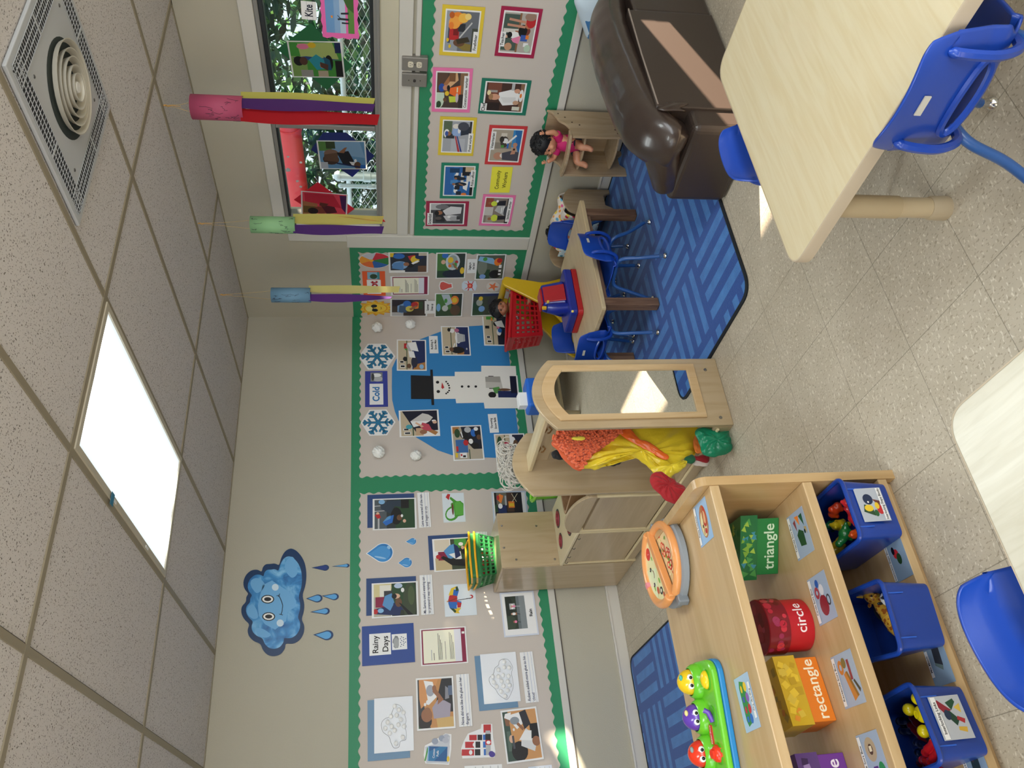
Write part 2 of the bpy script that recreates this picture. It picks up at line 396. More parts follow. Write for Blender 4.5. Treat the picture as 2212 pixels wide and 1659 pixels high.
for nm, a, b in (('unseen_window_2', (-5.5, -7.56, .95), (-1.3, -7.5, 2.2)), ('unseen_window_3', (-7.56, -5.8, .95), (-7.5, -2.6, 2.2))):
    o = bpy.data.objects[nm]; del o['label']; del o['category']
    g = G(); ax = 0 if nm == 'unseen_window_2' else 1; u0, u1 = a[ax], b[ax]
    for k in range(4):
        u = u0+(u1-u0)*k/3
        p, q = list(a), list(b); p[ax] = u-.03; q[ax] = u+.03; g.box(p, q)
    for z in (.95, 2.16):
        p, q = list(a), list(b); p[2] = z; q[2] = z+.04; g.box(p, q)
    g.build('window_frame', GREY, o)
o4 = struct(thing('added_sun_slit', 'x', 'x')); del o4['label']; del o4['category']  # frame of the low slit added for the sun band
g = G()
for a_, b_ in (((3.10, .455), (4.25, .462)), ((3.10, .613), (4.25, .62)), ((3.10, .455), (3.11, .62)), ((4.24, .455), (4.25, .62))): g.box((.04, -a_[0], a_[1]), (.07, -b_[0], b_[1]))
g.build('window_frame', GREY, o4)
# ---------------------------------------------------------------- outdoors, seen through the window
struct(G().box((.12, -14, -.25), (14, 10, -.2)).build('outdoor_ground', mat('7c8060', .9)))  # ground outside the window
LEAF = print_mat('leaf', .45, trans=.5)
random.seed(11); g = G(); greens = ['24463a', '2f5a44', '3d6e4c', '1c3a2c', '446f4c', '6c9c58', '3c6658', '2c5044']
for k in range(27000):
    x = random.uniform(2.3, 3.6); y = random.uniform(-5.2, 3.4); z = random.uniform(-.1, 4.6)
    y0, z0 = y+.6*x, z-.35*x
    if (1.30 < z0 < 1.62 and (-1.45 < y0 < -1.10 or -1.94 < y0 < -1.70)) or (.36 < z0 < .72 and -4.35 < y0 < -3.0): continue  # leaves left out along the sun's path so chosen beams reach the room
    s_ = random.uniform(.05, .10)*(1+.5*(x-2.3)); g.paint(random.choice(greens))
    a = V((random.gauss(0, 1), random.gauss(0, 1), random.gauss(0, 1))).normalized(); b = a.orthogonal().normalized(); c_ = V((x, y, z))
    g.add([c_-a*s_, c_+b*s_*.42-a*s_*.1, c_+a*s_, c_-b*s_*.42-a*s_*.1], [(0, 1, 2, 3)])
o = stuff(g.build('hedge_foliage', LEAF)); tag(o, 'tall dense green hedge growing behind the chain link fence outside', 'hedge')
fx_ = 1.25; GALV = mat('dde8ea', .4, .3)
zr = pB(742, 200, -fx_).z
fn = thing('chain_link_fence', 'galvanised chain link fence standing outside the window', 'fence', (fx_, 0, -.2))
g = G(); d = .052; ya, yb = -3.9, 1.3; nz = int((zr+.2)/d)
for i in range(int((yb-ya)/d)):
    pts = [(.004*(i % 2), ya+i*d+(d/2 if (k+i) % 2 else -d/2)*1.02, k*d*.5) for k in range(int((zr+.26)/(d*.5)))]
    g.tube([p for p in pts if p[2] > .9], .0038, 4, cap=False)
g.build('mesh', GALV, fn)
G().tube([(0, ya, zr+.2), (0, yb, zr+.2)], .02, 10).build('top_rail', GALV, fn, smooth=True)
for y in (-3.3, -1.25+1.9): G().tube([(.03, y, 0), (.03, y, zr+.25)], .026, 10).build('post', GALV, fn, smooth=True)
RED = mat('d8262c', .3)
p0, p1 = pB(625, 285, -1.9), pB(628, 470, -1.9); zc = p0.z
t = thing('playground_tube', 'thick red plastic playground tube running level outside the window', 'playground tube', (1.9, p0.y, zc))
pp = [(0, -.12, 0), (0, -.06, 0), (0, .25, .0), (0, 2.2, .0)]
G().tube(pp, .10, 20).build('tube', RED, t, smooth=True)
for y in (-.05, .9): G().lathe([(.101, -.025), (.11, -.02), (.11, .02), (.101, .025)], 20, Matrix.Translation((0, y, 0)) @ Matrix.Rotation(math.pi/2, 4, 'X')).build('collar', RED, t, smooth=True)
for y in (2.1,): G().box((-.05, y-.1, -zc-.2), (.05, y, -.09)).build('support_post', mat('b9854e', .7), t)
o = G().box((2.1, p0.y-.2, zc+.13), (2.18, p0.y+2.4, zc+.22)).box((2.1, p0.y+2.3, -.2), (2.18, p0.y+2.4, zc+.13)).build('wooden_beam', wood('deck_wood', 'd09a66', 'a8703c'), None); tag(o, 'orange wooden beam above the red playground tube outside', 'beam')
for (a, b), r, l in (((722, 380), .035, 'thick galvanised post standing outside behind the blue diamond kite'), ((731, 401), .018, 'thin galvanised post standing outside between the blue and red kites')):
    p = pB(a, b, -1.05); t = thing('metal_post', l, 'post', (1.05, p.y, -.2))
    G().tube([(0, 0, 0), (0, 0, p.z+.2-r)], r, 14).build('pole', GALV, t, smooth=True)
    G().lathe([(r*1.15, -.01), (r*1.15, r*.3), (r*.8, r*.9), (.001, r*1.2)], 14, Matrix.Translation((0, 0, p.z+.2-r))).build('cap', GALV, t, smooth=True)
    for k in range(2): G().lathe([(r, -.03), (r*1.2, -.025), (r*1.2, .025), (r, .03)], 14, Matrix.Translation((0, 0, p.z-.05-k*.16))).build('clamp', GALV, t, smooth=True)
# ================================================================ THE BULLETIN BOARDS
BACK = mat('cdc3ba', .8, bump=.05, bscale=14); GREEN = mat('2c8a60', .5)
def bwrap(g, W, s, z, o):
    ex, ey, n = W
    return tuple(ex*s+ey*z+n*o) if W is WA else tuple(V((-o, -s, z)))
def board(W, s0, s1, z0, z1, label, sides='LRTB', bw=.058, amp=.006, per=.062):
    ex, ey, n = W; c = ex*((s0+s1)/2)+ey*z0; M = frameM(c, W, 0, .0006)
    t = thing('bulletin_board', label, 'bulletin board', M=M); w_, h_ = s1-s0, z1-z0
    G().box((-w_/2, 0, .0), (w_/2, h_, .004)).build('backing_paper', BACK, t)
    g = G()
    def strip(a, b, inn):   # outer corner points a->b, inn = inward unit vector
        a, b, inn = V(a), V(b), V(inn); Ln = (b-a).length; nn = max(2, int(Ln/per)*8); T = (b-a)/Ln
        vs = []; rot = random.random()
        for i in range(nn+1):
            q = Ln*i/nn; wv = bw+amp*math.cos(2*math.pi*(q/per+rot)); p = a+T*q
            vs += [(p.x, p.y, .0068), (p.x+inn.x*wv, p.y+inn.y*wv, .0072)]
        fs = []
        for i in range(nn):
            f = (2*i, 2*i+1, 2*i+3, 2*i+2)
            fs.append(f if T.cross(inn).z < 0 else f[::-1])
        g.add(vs, fs)
    if 'L' in sides: strip((-w_/2, 0, 0), (-w_/2, h_, 0), (1, 0, 0))
    if 'R' in sides: strip((w_/2, 0, 0), (w_/2, h_, 0), (-1, 0, 0))
    if 'T' in sides: strip((-w_/2, h_, 0), (w_/2, h_, 0), (0, -1, 0))
    if 'B' in sides: strip((-w_/2, 0, 0), (w_/2, 0, 0), (0, 1, 0))
    g.build('scalloped_border', GREEN, t, solid=.0012)
    return t
ZT = 1.656
board(WA, -3.72, -1.385, .447, ZT, 'bulletin board with rainy day photos and cloud crafts, left of the snowman board', 'LRTB')
board(WA, -1.385, -.004, .447, ZT, 'bulletin board with the paper snowman on a blue hill', 'LTB')
board(WB, .004, .775, .447, ZT-.01, 'narrow bulletin board with summer photos, beach ball and sun by the room corner', 'RTB')
board(WB, .889, 3.3, .447, 1.222, 'bulletin board with pictures of community workers under the window', 'LTB', bw=.06)
def inset(W, c, ang=0, off=0): return frameM(c, W, ang, off)
LAY = .0075
def sheet(W, tl, tr, bl, base, label, cat, pics=(), txt=(), lay=0, group=None, name='paper_sheet', m_=None, poly=None, thick=.0006):
    M, w_, h_ = place(W, tl, tr, bl, LAY+lay*.0026); g = G(); g.paint(hexof(base))
    if poly: g.prism([((x/100-.5)*w_, (y/100-.5)*h_) for x, y in poly], 0, thick)
    else: g.box((-w_/2, -h_/2, 0), (w_/2, h_/2, thick))
    z = thick
    for p in pics:
        s, x0, y0, x1, y1 = p if len(p) == 5 else (p[0], 0, 0, 1, 1)
        z = art(g, s, (x0-.5)*w_, (y0-.5)*h_, (x1-.5)*w_, (y1-.5)*h_, z)
    o = g.build(name, m_ or PRINT); o.matrix_world = M; tag(o, label, cat, group)
    for q in txt:
        s, fx, fy, sz, col = q[:5]; b = q[5] if len(q) > 5 else 0; rot = q[6] if len(q) > 6 else 0; sx = q[7] if len(q) > 7 else 1
        l = letters(s, sz*h_, 'lettering', o, hexof(col), ((fx-.5)*w_, (fy-.5)*h_, z+.0003), b*sz*h_, rot=rot, sx=sx)
    return o
# ================================================================ PAPERS ON THE BOARDS
def crop(ox, oy, s): return lambda x, y: (ox+x*s, oy+y*s)
k1, k2, k3, k4, k5, k6 = crop(740, 1040, .21700), crop(740, 1340, .21700), crop(740, 520, .18083), crop(740, 780, .18987), crop(880, 0, .18087), crop(880, 240, .16878)
def photo(W, tl, tr, bl, pic, label, frame='w', fr_=.035, inner=None, lay=1, txt=(), group=None, cat='photo', extra=()):
    """a printed picture with a pale rim, or a coloured mount round a white rim"""
    pics = []
    if inner: a = inner; b = inner+.02; pics.append(('w r 0 0 100 100', a, a*1.1, 1-a, 1-a*1.1)); pics.append((pic, b+.01, b+.02, 1-b-.01, 1-b-.02))
    else: pics.append((pic, fr_, fr_*1.2, 1-fr_, 1-fr_*1.2))
    return sheet(W, tl, tr, bl, frame, label, cat, pics+list(extra), txt, lay, group, name='photograph')
def tagtxt(s, fx, fy, w_, h_, sz, bold=.02, sx=1):
    """a white caption strip glued on a picture: rectangle plus words"""
    return ('w r 0 0 100 100', fx-w_/2, fy-h_/2, fx+w_/2, fy+h_/2), (s, fx, fy, sz, 'k', bold, 0, sx)
# --- rainy days board
def blue_mount(K, tl, tr, bl, label, c='u', W=WA): return sheet(W, K(*tl), K(*tr), K(*bl), c, label, 'paper', name='paper_sheet')
blue_mount(k1, (247, 468), (247, 140), (722, 446), 'dark blue paper behind the photo of an adult holding a red watering can, top row')
photo(WA, k1(300, 493), k1(300, 182), k1(740, 468), '#30363a r 0 0 100 100;G r 0 0 100 48;e r 20 20 100 40;G e 50 25 60 26;#545c62 r 0 70 100 100;w l 62 70 60 100 1.5;w l 80 70 78 100 1.5;l r 0 88 40 92;k e 42 46 30 14;b p 10 72 22 80 40 68 46 52 20 56;#5a9ad0 p 22 80 40 68 44 60 34 60;#2e3c4c p 50 60 68 84 86 86 96 60 98 32 72 30 76 50;k r 68 14 98 34;S e 52 92 5 4;r p 34 92 48 100 50 88 38 84;B e 92 82 8 8;T e 36 38 10 7;S e 24 26 6 4;w e 42 32 5 3;k e 50 40 4 6', 'photo of a blue umbrella and an adult in navy with a red can on grass')
STRIP = 'w r 0 0 100 100;#9aa8c8 r 0 64 100 66.5;#9aa8c8 r 0 38 100 40.5;#9aa8c8 r 0 14 100 16'
def strip(K, tl, tr, bl, a, b, label, n, col='#22264a', W=WA):
    o = sheet(W, K(*tl), K(*tr), K(*bl), 'w', label, 'caption strip', [(STRIP,)], (), 1, name='caption_strip')
    M, w_, h_ = place(W, K(*tl), K(*tr), K(*bl))
    for s, y in ((a, .20), (b, -.16)):
        if not s: continue
        sz = h_*.30; l = letters(s, sz, 'handwriting', o, hexof(col), (-w_*.47, y*h_, .0014), .012*sz, align='LEFT', shear=.12)
        k = min(1.35, w_*.94*(len(s)/n)/max(l.dimensions.x, .01)) if n else 1
        l.scale = (k, 1, 1)
    return o
strip(k1, (762, 467), (742, 120), (882, 460), 'Lena was scared of the rain', 'and began to cry.', 'lined caption strip about Lena being scared of the rain', 28)
sheet(WA, k1(1005, 415), k1(988, 125), k1(1225, 402), '#dce6ee', 'watering can picture, green can with red spout on pale card', 'picture card', [('#4a9a34 p 22 8 62 4 72 18 70 46 64 62 28 62 18 40;#5cae44 e 46 34 26 28;#7cc05a e 34 36 10 18;#4a9a34 p 60 40 80 66 88 62 72 36;r p 76 70 96 62 98 74 86 84;#4a9a34 e 30 58 24 34 20;#dce6ee e 30 60 17 26 20;#4a9a34 p 18 48 66 52 64 30 22 22;#6c3c2c e 44 55 20 4.5;#5cae44 p 24 10 60 8 68 26 66 44 24 44',)], lay=0, name='picture_card')
def drop(tip, bot, ya, yb, label, W=WA, K=k1):
    """a raindrop cut out of paper: tip up, in pixels of the crop"""
    a, b, c = K(*tip), K(bot, (ya+yb)/2), K((tip[0]+bot)/2, ya); c2 = K((tip[0]+bot)/2, yb)
    P = pA(*a); Q = pA(*b); w_ = (pA(*c)-pA(*c2)).length; h_ = (P-Q).length; cen = (P+Q)/2
    def outl(k, dy=0):
        r = w_/2*k; cy = -h_/2+w_/2+dy; o = [(0, cy+(h_-w_/2)*k)]
        o += [(r*math.cos(t), cy+r*math.sin(t)*(1.0)) for t in [math.radians(150+q*240/22) for q in range(23)]]
        return o
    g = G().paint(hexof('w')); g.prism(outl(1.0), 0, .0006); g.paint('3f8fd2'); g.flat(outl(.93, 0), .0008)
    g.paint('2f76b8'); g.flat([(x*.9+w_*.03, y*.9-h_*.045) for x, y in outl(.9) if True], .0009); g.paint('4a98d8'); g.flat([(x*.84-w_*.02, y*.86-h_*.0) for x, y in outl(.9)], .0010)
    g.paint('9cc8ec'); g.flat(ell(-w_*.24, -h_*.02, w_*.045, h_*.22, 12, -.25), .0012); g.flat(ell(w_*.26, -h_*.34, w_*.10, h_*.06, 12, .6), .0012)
    o = g.build('paper_raindrop', PRINT); o.matrix_world = frameM(cen, WA, 0, LAY); return tag(o, label, 'paper raindrop')
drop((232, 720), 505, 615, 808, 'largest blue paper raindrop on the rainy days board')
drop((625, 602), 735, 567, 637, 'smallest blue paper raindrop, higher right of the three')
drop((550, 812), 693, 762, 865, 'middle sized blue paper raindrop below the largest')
blue_mount(k1, (868, 888), (848, 547), (1332, 862), 'dark blue paper behind the photo above the shopping baskets')
photo(WA, k1(912, 908), (k1(890, 582)), k1(1352, 880), '#c8b48a r 0 60 40 100;#e0d4c0 r 62 62 100 100;R r 32 60 60 92;#404a38 r 0 0 100 60;G r 30 0 100 50;e r 70 20 100 50;#5a9ad0 p 34 66 62 78 80 62 84 50 40 48;w p 28 44 50 66 58 36 34 34;n p 34 50 84 52 76 42 44 36;k p 4 0 30 0 34 60 46 80 40 86 14 60;r e 44 92 7 6;k e 62 28 14 8;S e 70 30 6 4;w e 82 34 6 6', 'photo of a blue and white umbrella in the garden, partly behind the shopping baskets')
strip(k1, (1345, 850), (1328, 508), (1455, 845), '', '', 'lined caption strip sticking out behind the shopping baskets', 0)
blue_mount(k1, (236, 1342), (236, 972), (742, 1310), 'dark blue paper behind the photo of a child under a blue umbrella')
photo(WA, k1(292, 1370), k1(290, 1022), k1(760, 1335), '#b8b4a4 r 0 60 100 100;#d8cc98 r 60 58 100 100;R r 28 62 60 96;#e8e4d8 r 60 60 96 86;#2c3428 r 0 0 100 58;G e 70 30 50 30;#3c4834 e 40 16 60 16;K r 44 56 78 76;n p 0 40 8 96 24 98 30 70 22 36;r e 16 96 8 6;B e 18 84 7 7;#5a94c8 p 16 62 34 80 62 74 70 58 40 52;n p 24 56 40 54 34 40 16 30;S e 60 48 8 10;k e 60 52 8 6;T e 40 42 14 8;w e 78 32 7 4;#b8c8e0 e 92 42 8 10;#4c5c3c e 60 12 30 8;k p 0 20 40 42 36 36 0 8', 'photo of a child under a blue umbrella on dark grass, left of the raindrops')
strip(k1, (783, 1335), (765, 940), (910, 1328), 'Ms. Samara used a watering can', 'to pretend it was raining.', 'lined caption strip about using a watering can to pretend it was raining', 31)
sheet(WA, k1(1020, 1352), k1(1003, 1035), k1(1338, 1333), '#dfe8f0', 'picture card of an umbrella in red, yellow, blue and green', 'picture card', [('G p 10 56 30 84 50 88 36 66;y p 8 54 10 70 32 86 24 62;G p 10 68 26 84 42 88 16 64;b p 30 62 48 60 50 88 34 84;r p 48 60 70 58 72 80 50 88;b p 48 60 36 64 30 50 44 46;#2c6cc0 p 26 84 46 88 44 62 22 62;r p 44 60 66 58 64 84 46 88;y p 66 60 84 66 94 58 88 76 66 86;b p 62 58 80 52 84 68 66 72;G p 80 52 94 56 90 62 78 62;y p 8 62 26 62 24 48 12 60;r p 26 60 44 60 40 46 26 50;K l 49 60 53 20 2;#5a3c30 l 46 90 56 58 2;r e 58 14 6 6;#dfe8f0 e 58 17 3.2 4.5;#dfe8f0 r 50 18 60 24;K l 52.5 30 53 16 2.5;#d8a070 e 47 90 2.5 2.5',)], name='picture_card')
photo(WA, k1(1510, 520), k1(1478, 108), k1(1862, 500), 'w r 0 0 100 100', 'pale page with a photo, half hidden behind the tall cabinet', frame='#c8d4e4', extra=[('k r 0 0 100 100;#6c6c60 r 62 40 100 92;#4a3428 r 40 30 100 55;o p 66 76 80 92 96 80 90 66;r e 84 86 8 5;n r 36 58 60 88;w e 58 80 8 8;o r 52 28 72 50;y r 56 30 66 48;l r 60 56 90 62;G r 40 90 62 100;#d8cfb0 l 70 20 96 36 2;#d8cfb0 l 70 36 96 14 2', .18, .14, .97, .93)])
photo(WA, k1(1608, 1558), k1(1560, 1115), k1(1955, 1530), 'w r 0 0 100 100', 'white page titled Rain with a dark photo of children running in rain', frame='#d6dcea', extra=[('#6a7478 r 0 0 100 100;#2c382e r 0 45 100 100;#3c4a3a e 20 80 22 26;#1e2820 e 70 85 30 24;#848c90 r 0 0 100 30;l r 60 52 78 80;w e 68 66 8 8;p r 66 50 72 68;#c8a088 e 69 70 4 5;s r 42 46 50 66;w e 46 62 4 10;#c8a088 e 46 72 3 4;s e 22 60 4 10;p e 22 56 4 6;K l 46 46 44 30 2;K l 22 50 20 32 2;l l 69 50 68 26 2', .16, .30, .90, .87)], txt=[('Rain', .5, .16, .125, 'k', .03)])
sheet(WA, k2(195, 460), k2(192, 66), k2(722, 425), '#2c4a94', 'dark blue sheet with white title Rainy Days and a rain cloud picture', 'title card', [('w r 0 0 100 100', .24, .45, .79, .86), ('w r 0 0 100 100;g p 12 60 10 80 22 90 36 86 48 96 66 92 76 84 90 78 88 62 70 54 30 54;#a8aaac e 44 72 32 18;#2c4a74 e 20 42 3 4;#2c4a74 e 32 36 3 4;#2c4a74 e 44 42 3 4;#2c4a74 e 56 36 3 4;#2c4a74 e 68 42 3 4;#2c4a74 e 80 36 3 4;#2c4a74 e 26 24 3 4;#2c4a74 e 38 20 3 4;#2c4a74 e 50 24 3 4;#2c4a74 e 62 20 3 4;#2c4a74 e 74 24 3 4;#2c4a74 e 44 10 3 4;#2c4a74 e 66 8 3 4', .34, .14, .74, .43)], [('Rainy', .51, .74, .155, 'k', .012), ('Days', .51, .55, .155, 'k', .012)], name='title_card')
DOC = 'w r 0 0 100 100;#f4f2dc r 0 0 100 100;l r 8 78 40 80;K r 8 72 30 73.5;K r 8 60 90 61.2;K r 8 57 84 58.2;K r 8 54 70 55.2;K r 8 51 60 52;K r 8 42 64 43;K r 8 30 92 31;K r 8 27 88 28;K r 8 24 82 25;K r 8 21 60 22;#e4e4ee r 0 0 100 18'
sheet(WA, k2(782, 460), k2(768, 92), k2(1250, 425), 'w', 'printed document with a maroon frame on the rainy days board', 'document', [('R r 0 0 100 100', .03, .03, .97, .97), (DOC, .06, .12, .94, .94), ('w r 0 0 100 100', .8, .04, .86, .10)], name='framed_document')
def cotton(K, M, w_, h_, o, pts, c0):
    pass
def cloudart(btl, btr, bbl, tl, tr, bl, balls, edge, label, lb):
    blue_mount(k2, btl, btr, bbl, lb, c='#6c90b0')
    M, w_, h_ = place(WA, k2(*tl), k2(*tr), k2(*bl), LAY+.0026)
    t = thing('cloud_craft', label, 'cloud craft', M=M)
    G().paint('eef1f8').box((-w_/2, -h_/2, 0), (w_/2, h_/2, .0008)).build('paper_sheet', PRINT, t)
    Mi = M.inverted()
    ln = [Mi @ pA(*k2(*p)) for p in edge]; ln = [V((p.x, p.y, .0012)) for p in ln]
    sm = []
    for i in range(len(ln)):
        a, b, c, d = ln[i-1], ln[i], ln[(i+1) % len(ln)], ln[(i+2) % len(ln)]
        for q in range(4):
            u = q/4; sm.append(.5*((2*b)+(c-a)*u+(2*a-5*b+4*c-d)*u*u+(3*b-a-3*c+d)*u**3))
    G().tube(sm, .0008, 4, closed=True).build('cloud_outline', mat('2c2e34', .6), t)
    rnd = random.Random(len(balls))
    for p in balls:
        q = Mi @ pA(*k2(*p)); g = G(); r = .0135
        g.ball((0, 0, 0), (r, r*.95, r*.72), 12, 8); g.v = [tuple(V(v)*(1+.06*rnd.uniform(-1, 1))) for v in g.v]
        g.build('cotton_ball', mat('f4f4f2', .9, sheen=.3), t, smooth=True, loc=(q.x, q.y, .0095), sub=1)
    return t
cloudart((250, 1407), (248, 800), (672, 1362), (315, 1330), (315, 783), (710, 1293), [(518, 862), (560, 898), (482, 962), (538, 950), (580, 992), (448, 1020), (487, 1060), (425, 1080), (556, 1045), (612, 1060), (470, 1130), (518, 1100), (598, 1170), (532, 1232), (606, 925)],
         [(520, 840), (580, 860), (612, 930), (632, 1000), (620, 1060), (634, 1120), (628, 1190), (575, 1210), (560, 1265), (510, 1272), (480, 1215), (460, 1160), (400, 1110), (388, 1030), (420, 985), (470, 960), (500, 900)],
         'white sheet with a cotton ball cloud at the far left of the top row', 'grey blue paper behind the cotton ball cloud in the top row')
photo(WA, k2(742, 1105), k2(728, 583), k2(1125, 1075), '#c89058 r 0 0 100 100;#3c4044 p 0 66 34 80 100 96 100 100 0 100;G r 0 84 10 100;#2c2c30 p 30 56 100 30 100 0 30 0;#d89860 p 40 92 60 60 100 40 100 96 60 96;w p 46 70 62 46 94 56 98 82 78 76;#a4a8b4 e 76 64 12 12;#d4b070 p 0 0 20 0 22 50 0 46;#2a2020 e 14 82 16 20;s e 26 76 14 16;#9c6c4c e 34 74 8 10;#a8a0b0 p 18 56 40 60 56 44 54 24 46 6 20 10;s p 46 44 56 26 80 48 74 58 60 42;s e 80 52 7 6;#8c8c94 p 56 22 84 20 78 10 58 10;#5c6c88 r 64 0 84 12;w e 52 72 5 5;w e 48 80 3.5 3.5', 'photo of a child in a grey shirt gluing at a wooden table, left half')
strip(k2, (1160, 1065), (1128, 545), (1292, 1055), 'Nova did not like the glue on her', 'fingers.', 'lined caption strip about Nova and the glue on her fingers', 34)
cloudart((1360, 907), (1310, 360), (1748, 865), (1408, 840), (1366, 345), (1772, 805), [(1605, 420), (1655, 480), (1548, 500), (1606, 475), (1492, 568), (1545, 565), (1594, 555), (1648, 562), (1500, 622), (1578, 612), (1640, 615), (1532, 668), (1598, 660), (1660, 655), (1575, 715), (1640, 705), (1615, 762)],
         [(1600, 390), (1650, 400), (1690, 470), (1680, 530), (1692, 600), (1698, 660), (1680, 720), (1640, 790), (1600, 780), (1550, 740), (1520, 690), (1470, 640), (1458, 580), (1500, 535), (1515, 480), (1550, 450), (1560, 410)],
         'white sheet with a cotton ball cloud in the lower row', 'grey blue paper behind the cotton ball cloud in the lower row')
strip(k2, (1823, 828), (1760, 325), (1952, 815), 'Robert added more glue to his', 'cloud', 'lined caption strip about Robert adding more glue', 31)
sheet(WA, k2(795, 1440), k2(815, 1122), k2(1075, 1440), 'w', 'cut out picture of a bag of cotton puffs in blue wrapping', 'cut out picture', [('#c8ccd4 p 5 86 55 94 66 60 92 18 94 6 8 10;#c8ccd4 p 5 8 8 88 50 88 66 50 62 6;#1c5a94 r 12 14 58 84;#2a78ac p 58 14 58 40 40 84 12 84 12 60;e l 12 92 54 84 5;y e 20 10 9 5;B p 12 80 58 80 58 84 12 84;#9aa2b4 e 74 60 10 12;#9aa2b4 e 84 34 10 14;#b8bcc8 e 78 22 9 12;#b8bcc8 e 92 20 6 10',)], [('Cotton', .36, .62, .105, 'w', .01), ('Puffs', .36, .48, .105, 'w', .01)], poly=[(2, 6), (4, 90), (30, 98), (60, 96), (72, 70), (100, 24), (98, 2), (50, 0)], name='cut_out_picture')
sheet(WA, k2(1178, 1378), k2(1178, 1037), k2(1522, 1378), 'w', 'cut out picture of red and white glue sticks', 'cut out picture', [('r r 8 74 26 98;r r 8 62 26 76;#f4f4f4 r 8 30 26 62;w e 17 72 7 5;k r 8 44 26 60;b r 8 22 26 34;#b8324c r 8 16 26 24;r r 30 62 48 88;#f4f4f4 r 30 30 48 62;w e 39 62 6 4;k r 30 44 48 58;b r 30 24 48 36;r r 52 54 68 76;#f4f4f4 r 52 30 68 54;k r 52 38 68 52;b r 52 28 68 36;r r 74 12 98 34;l r 34 14 80 28;k r 52 13 70 29;r r 38 12 52 29;w e 45 20 5 6;#4c3c94 e 10 10 8 9;l r 8 14 36 28;#4c3c94 e 12 12 8 8',)], poly=[(2, 2), (0, 96), (28, 100), (50, 92), (72, 80), (86, 42), (100, 40), (100, 8), (60, 6), (20, 0)], name='cut_out_picture')
photo(WA, k2(1635, 1435), k2(1568, 905), k2(2003, 1390), '#d29a62 r 0 0 100 100;#3c5248 p 0 70 0 100 100 100 100 84 40 80;#586c62 r 20 84 60 94;w p 62 62 74 40 96 50 92 88 84 82;#9098a0 e 80 66 8 14;#8c6248 p 72 94 92 96 84 80 70 84;w p 82 80 98 74 96 92 88 96;#1e1a1c e 18 62 20 24;#dcdcdc p 28 56 46 52 62 36 42 4 14 18;k r 40 0 70 24;w p 40 60 58 40 56 20 36 24;s p 58 46 72 62 76 56 62 40;S e 44 82 8 7;#4c4c54 r 24 74 50 80;#2c2c34 p 60 40 96 50 100 30 70 20;s e 34 10 10 12;w e 62 72 3 3', 'photo of children working at a table, lowest in the far left column')
for tl, tr, bl, c, l in (((1222, 1790), (1212, 1452), (1602, 1760), 'w', 'white paper edge cut by the picture, left of the glue sticks'), ((1880, 1790), (1845, 1462), (2118, 1760), '#dde4f0', 'pale page edge at the bottom left of the rainy days board')):
    sheet(WA, k2(*tl), k2(*tr), k2(*bl), c, l, 'paper', [('l r 4 10 96 12;l r 4 30 96 32;l r 4 50 96 52;l r 4 70 96 72',)])
# --- snowman board
g = G(); hill = [k3(1665, 1020), k3(1500, 1030), k3(1165, 1095), k3(925, 1185), k3(640, 1420), k3(590, 1530), k4(562, 150), k4(560, 300), k4(565, 450), k4(595, 580), k4(635, 680), k4(720, 790), k4(840, 875), k4(1080, 1020), k4(1240, 1075), k4(1450, 1098), k4(1745, 1106), k4(2085, 1095), k4(2042, 830), k4(1960, 20), k3(2048, 1262), k3(2040, 1010)]
pts = [pA(*p) for p in hill]; cx = sum(p.x for p in pts)/len(pts); cz = .9
g.prism([(p.x-cx, max(p.z, .512)-cz) for p in pts][::-1], 0, .0006); o = g.build('blue_paper_hill', mat('2f83c4', .6, bump=.08, bscale=9)); o.matrix_world = frameM(V((cx, 0, cz)), WA, 0, .0073)
tag(o, 'large round topped blue paper hill behind the paper snowman', 'paper hill')
def cutout(W, pts_px, color, label, cat, name, lay=1, K=None, parts=(), m_=None):
    f = pA if W is WA else pB; ex, ey, n = W
    P = [f(*(K(*p) if K else p)) for p in pts_px]; c = sum(P, V())/len(P)
    t = thing(name, label, cat, M=frameM(c, W, 0, LAY+lay*.0026))
    def loc(p): q = f(*(K(*p) if K else p))-c; return (q.dot(ex), q.dot(ey))
    def pg(pp, z0, z1, col, nm):
        q = [loc(p) for p in pp]; ar = sum(q[i-1][0]*q[i][1]-q[i][0]*q[i-1][1] for i in range(len(q)))
        if ar < 0: q = q[::-1]
        G().paint(hexof(col)).prism(q, z0, z1).build(nm, m_ or PRINT, t)
    pg(pts_px, 0, .0008, color, 'paper_sheet')
    for i, (nm, col, pp) in enumerate(parts): pg(pp, .0009+i*.00004, .0013+i*.00004, col, nm)
    return t
def dot(x, y, rx, ry=None): return [(x+rx*math.cos(a*math.pi/7), y+(ry or rx)*math.sin(a*math.pi/7)) for a in range(14)]
cutout(WA, [(1030, 181), (1275, 181), (1275, 131), (1576, 129), (1576, 62), (1968, 65), (2000, 545), (1615, 548), (1605, 482), (1292, 488), (1284, 438), (1038, 440)], '#f2efe8', 'white paper snowman made of three stacked rectangles with coal dots', 'paper snowman', 'paper_snowman', 1, k4,
       [('eye', 'k', dot(1080, 250, 19, 16)), ('eye', 'k', dot(1088, 356, 20, 17)), ('nose', 'r', [(1130, 250), (1156, 310), (1136, 328), (1122, 312)])] + [('coal_dot', 'k', dot(x, y, 11, 9)) for x, y in ((1178, 244), (1196, 266), (1208, 287), (1214, 315), (1211, 345), (1196, 364), (1178, 379))] + [('coal_button', 'k', dot(x, 299, 15, 13)) for x in (1358, 1432, 1514)])
cutout(WA, [(775, 172), (998, 178), (996, 108), (1024, 108), (1042, 510), (1012, 511), (1008, 442), (778, 440)], '#16161c', 'black paper top hat on the paper snowman', 'paper hat', 'paper_hat', 1.6, k4)
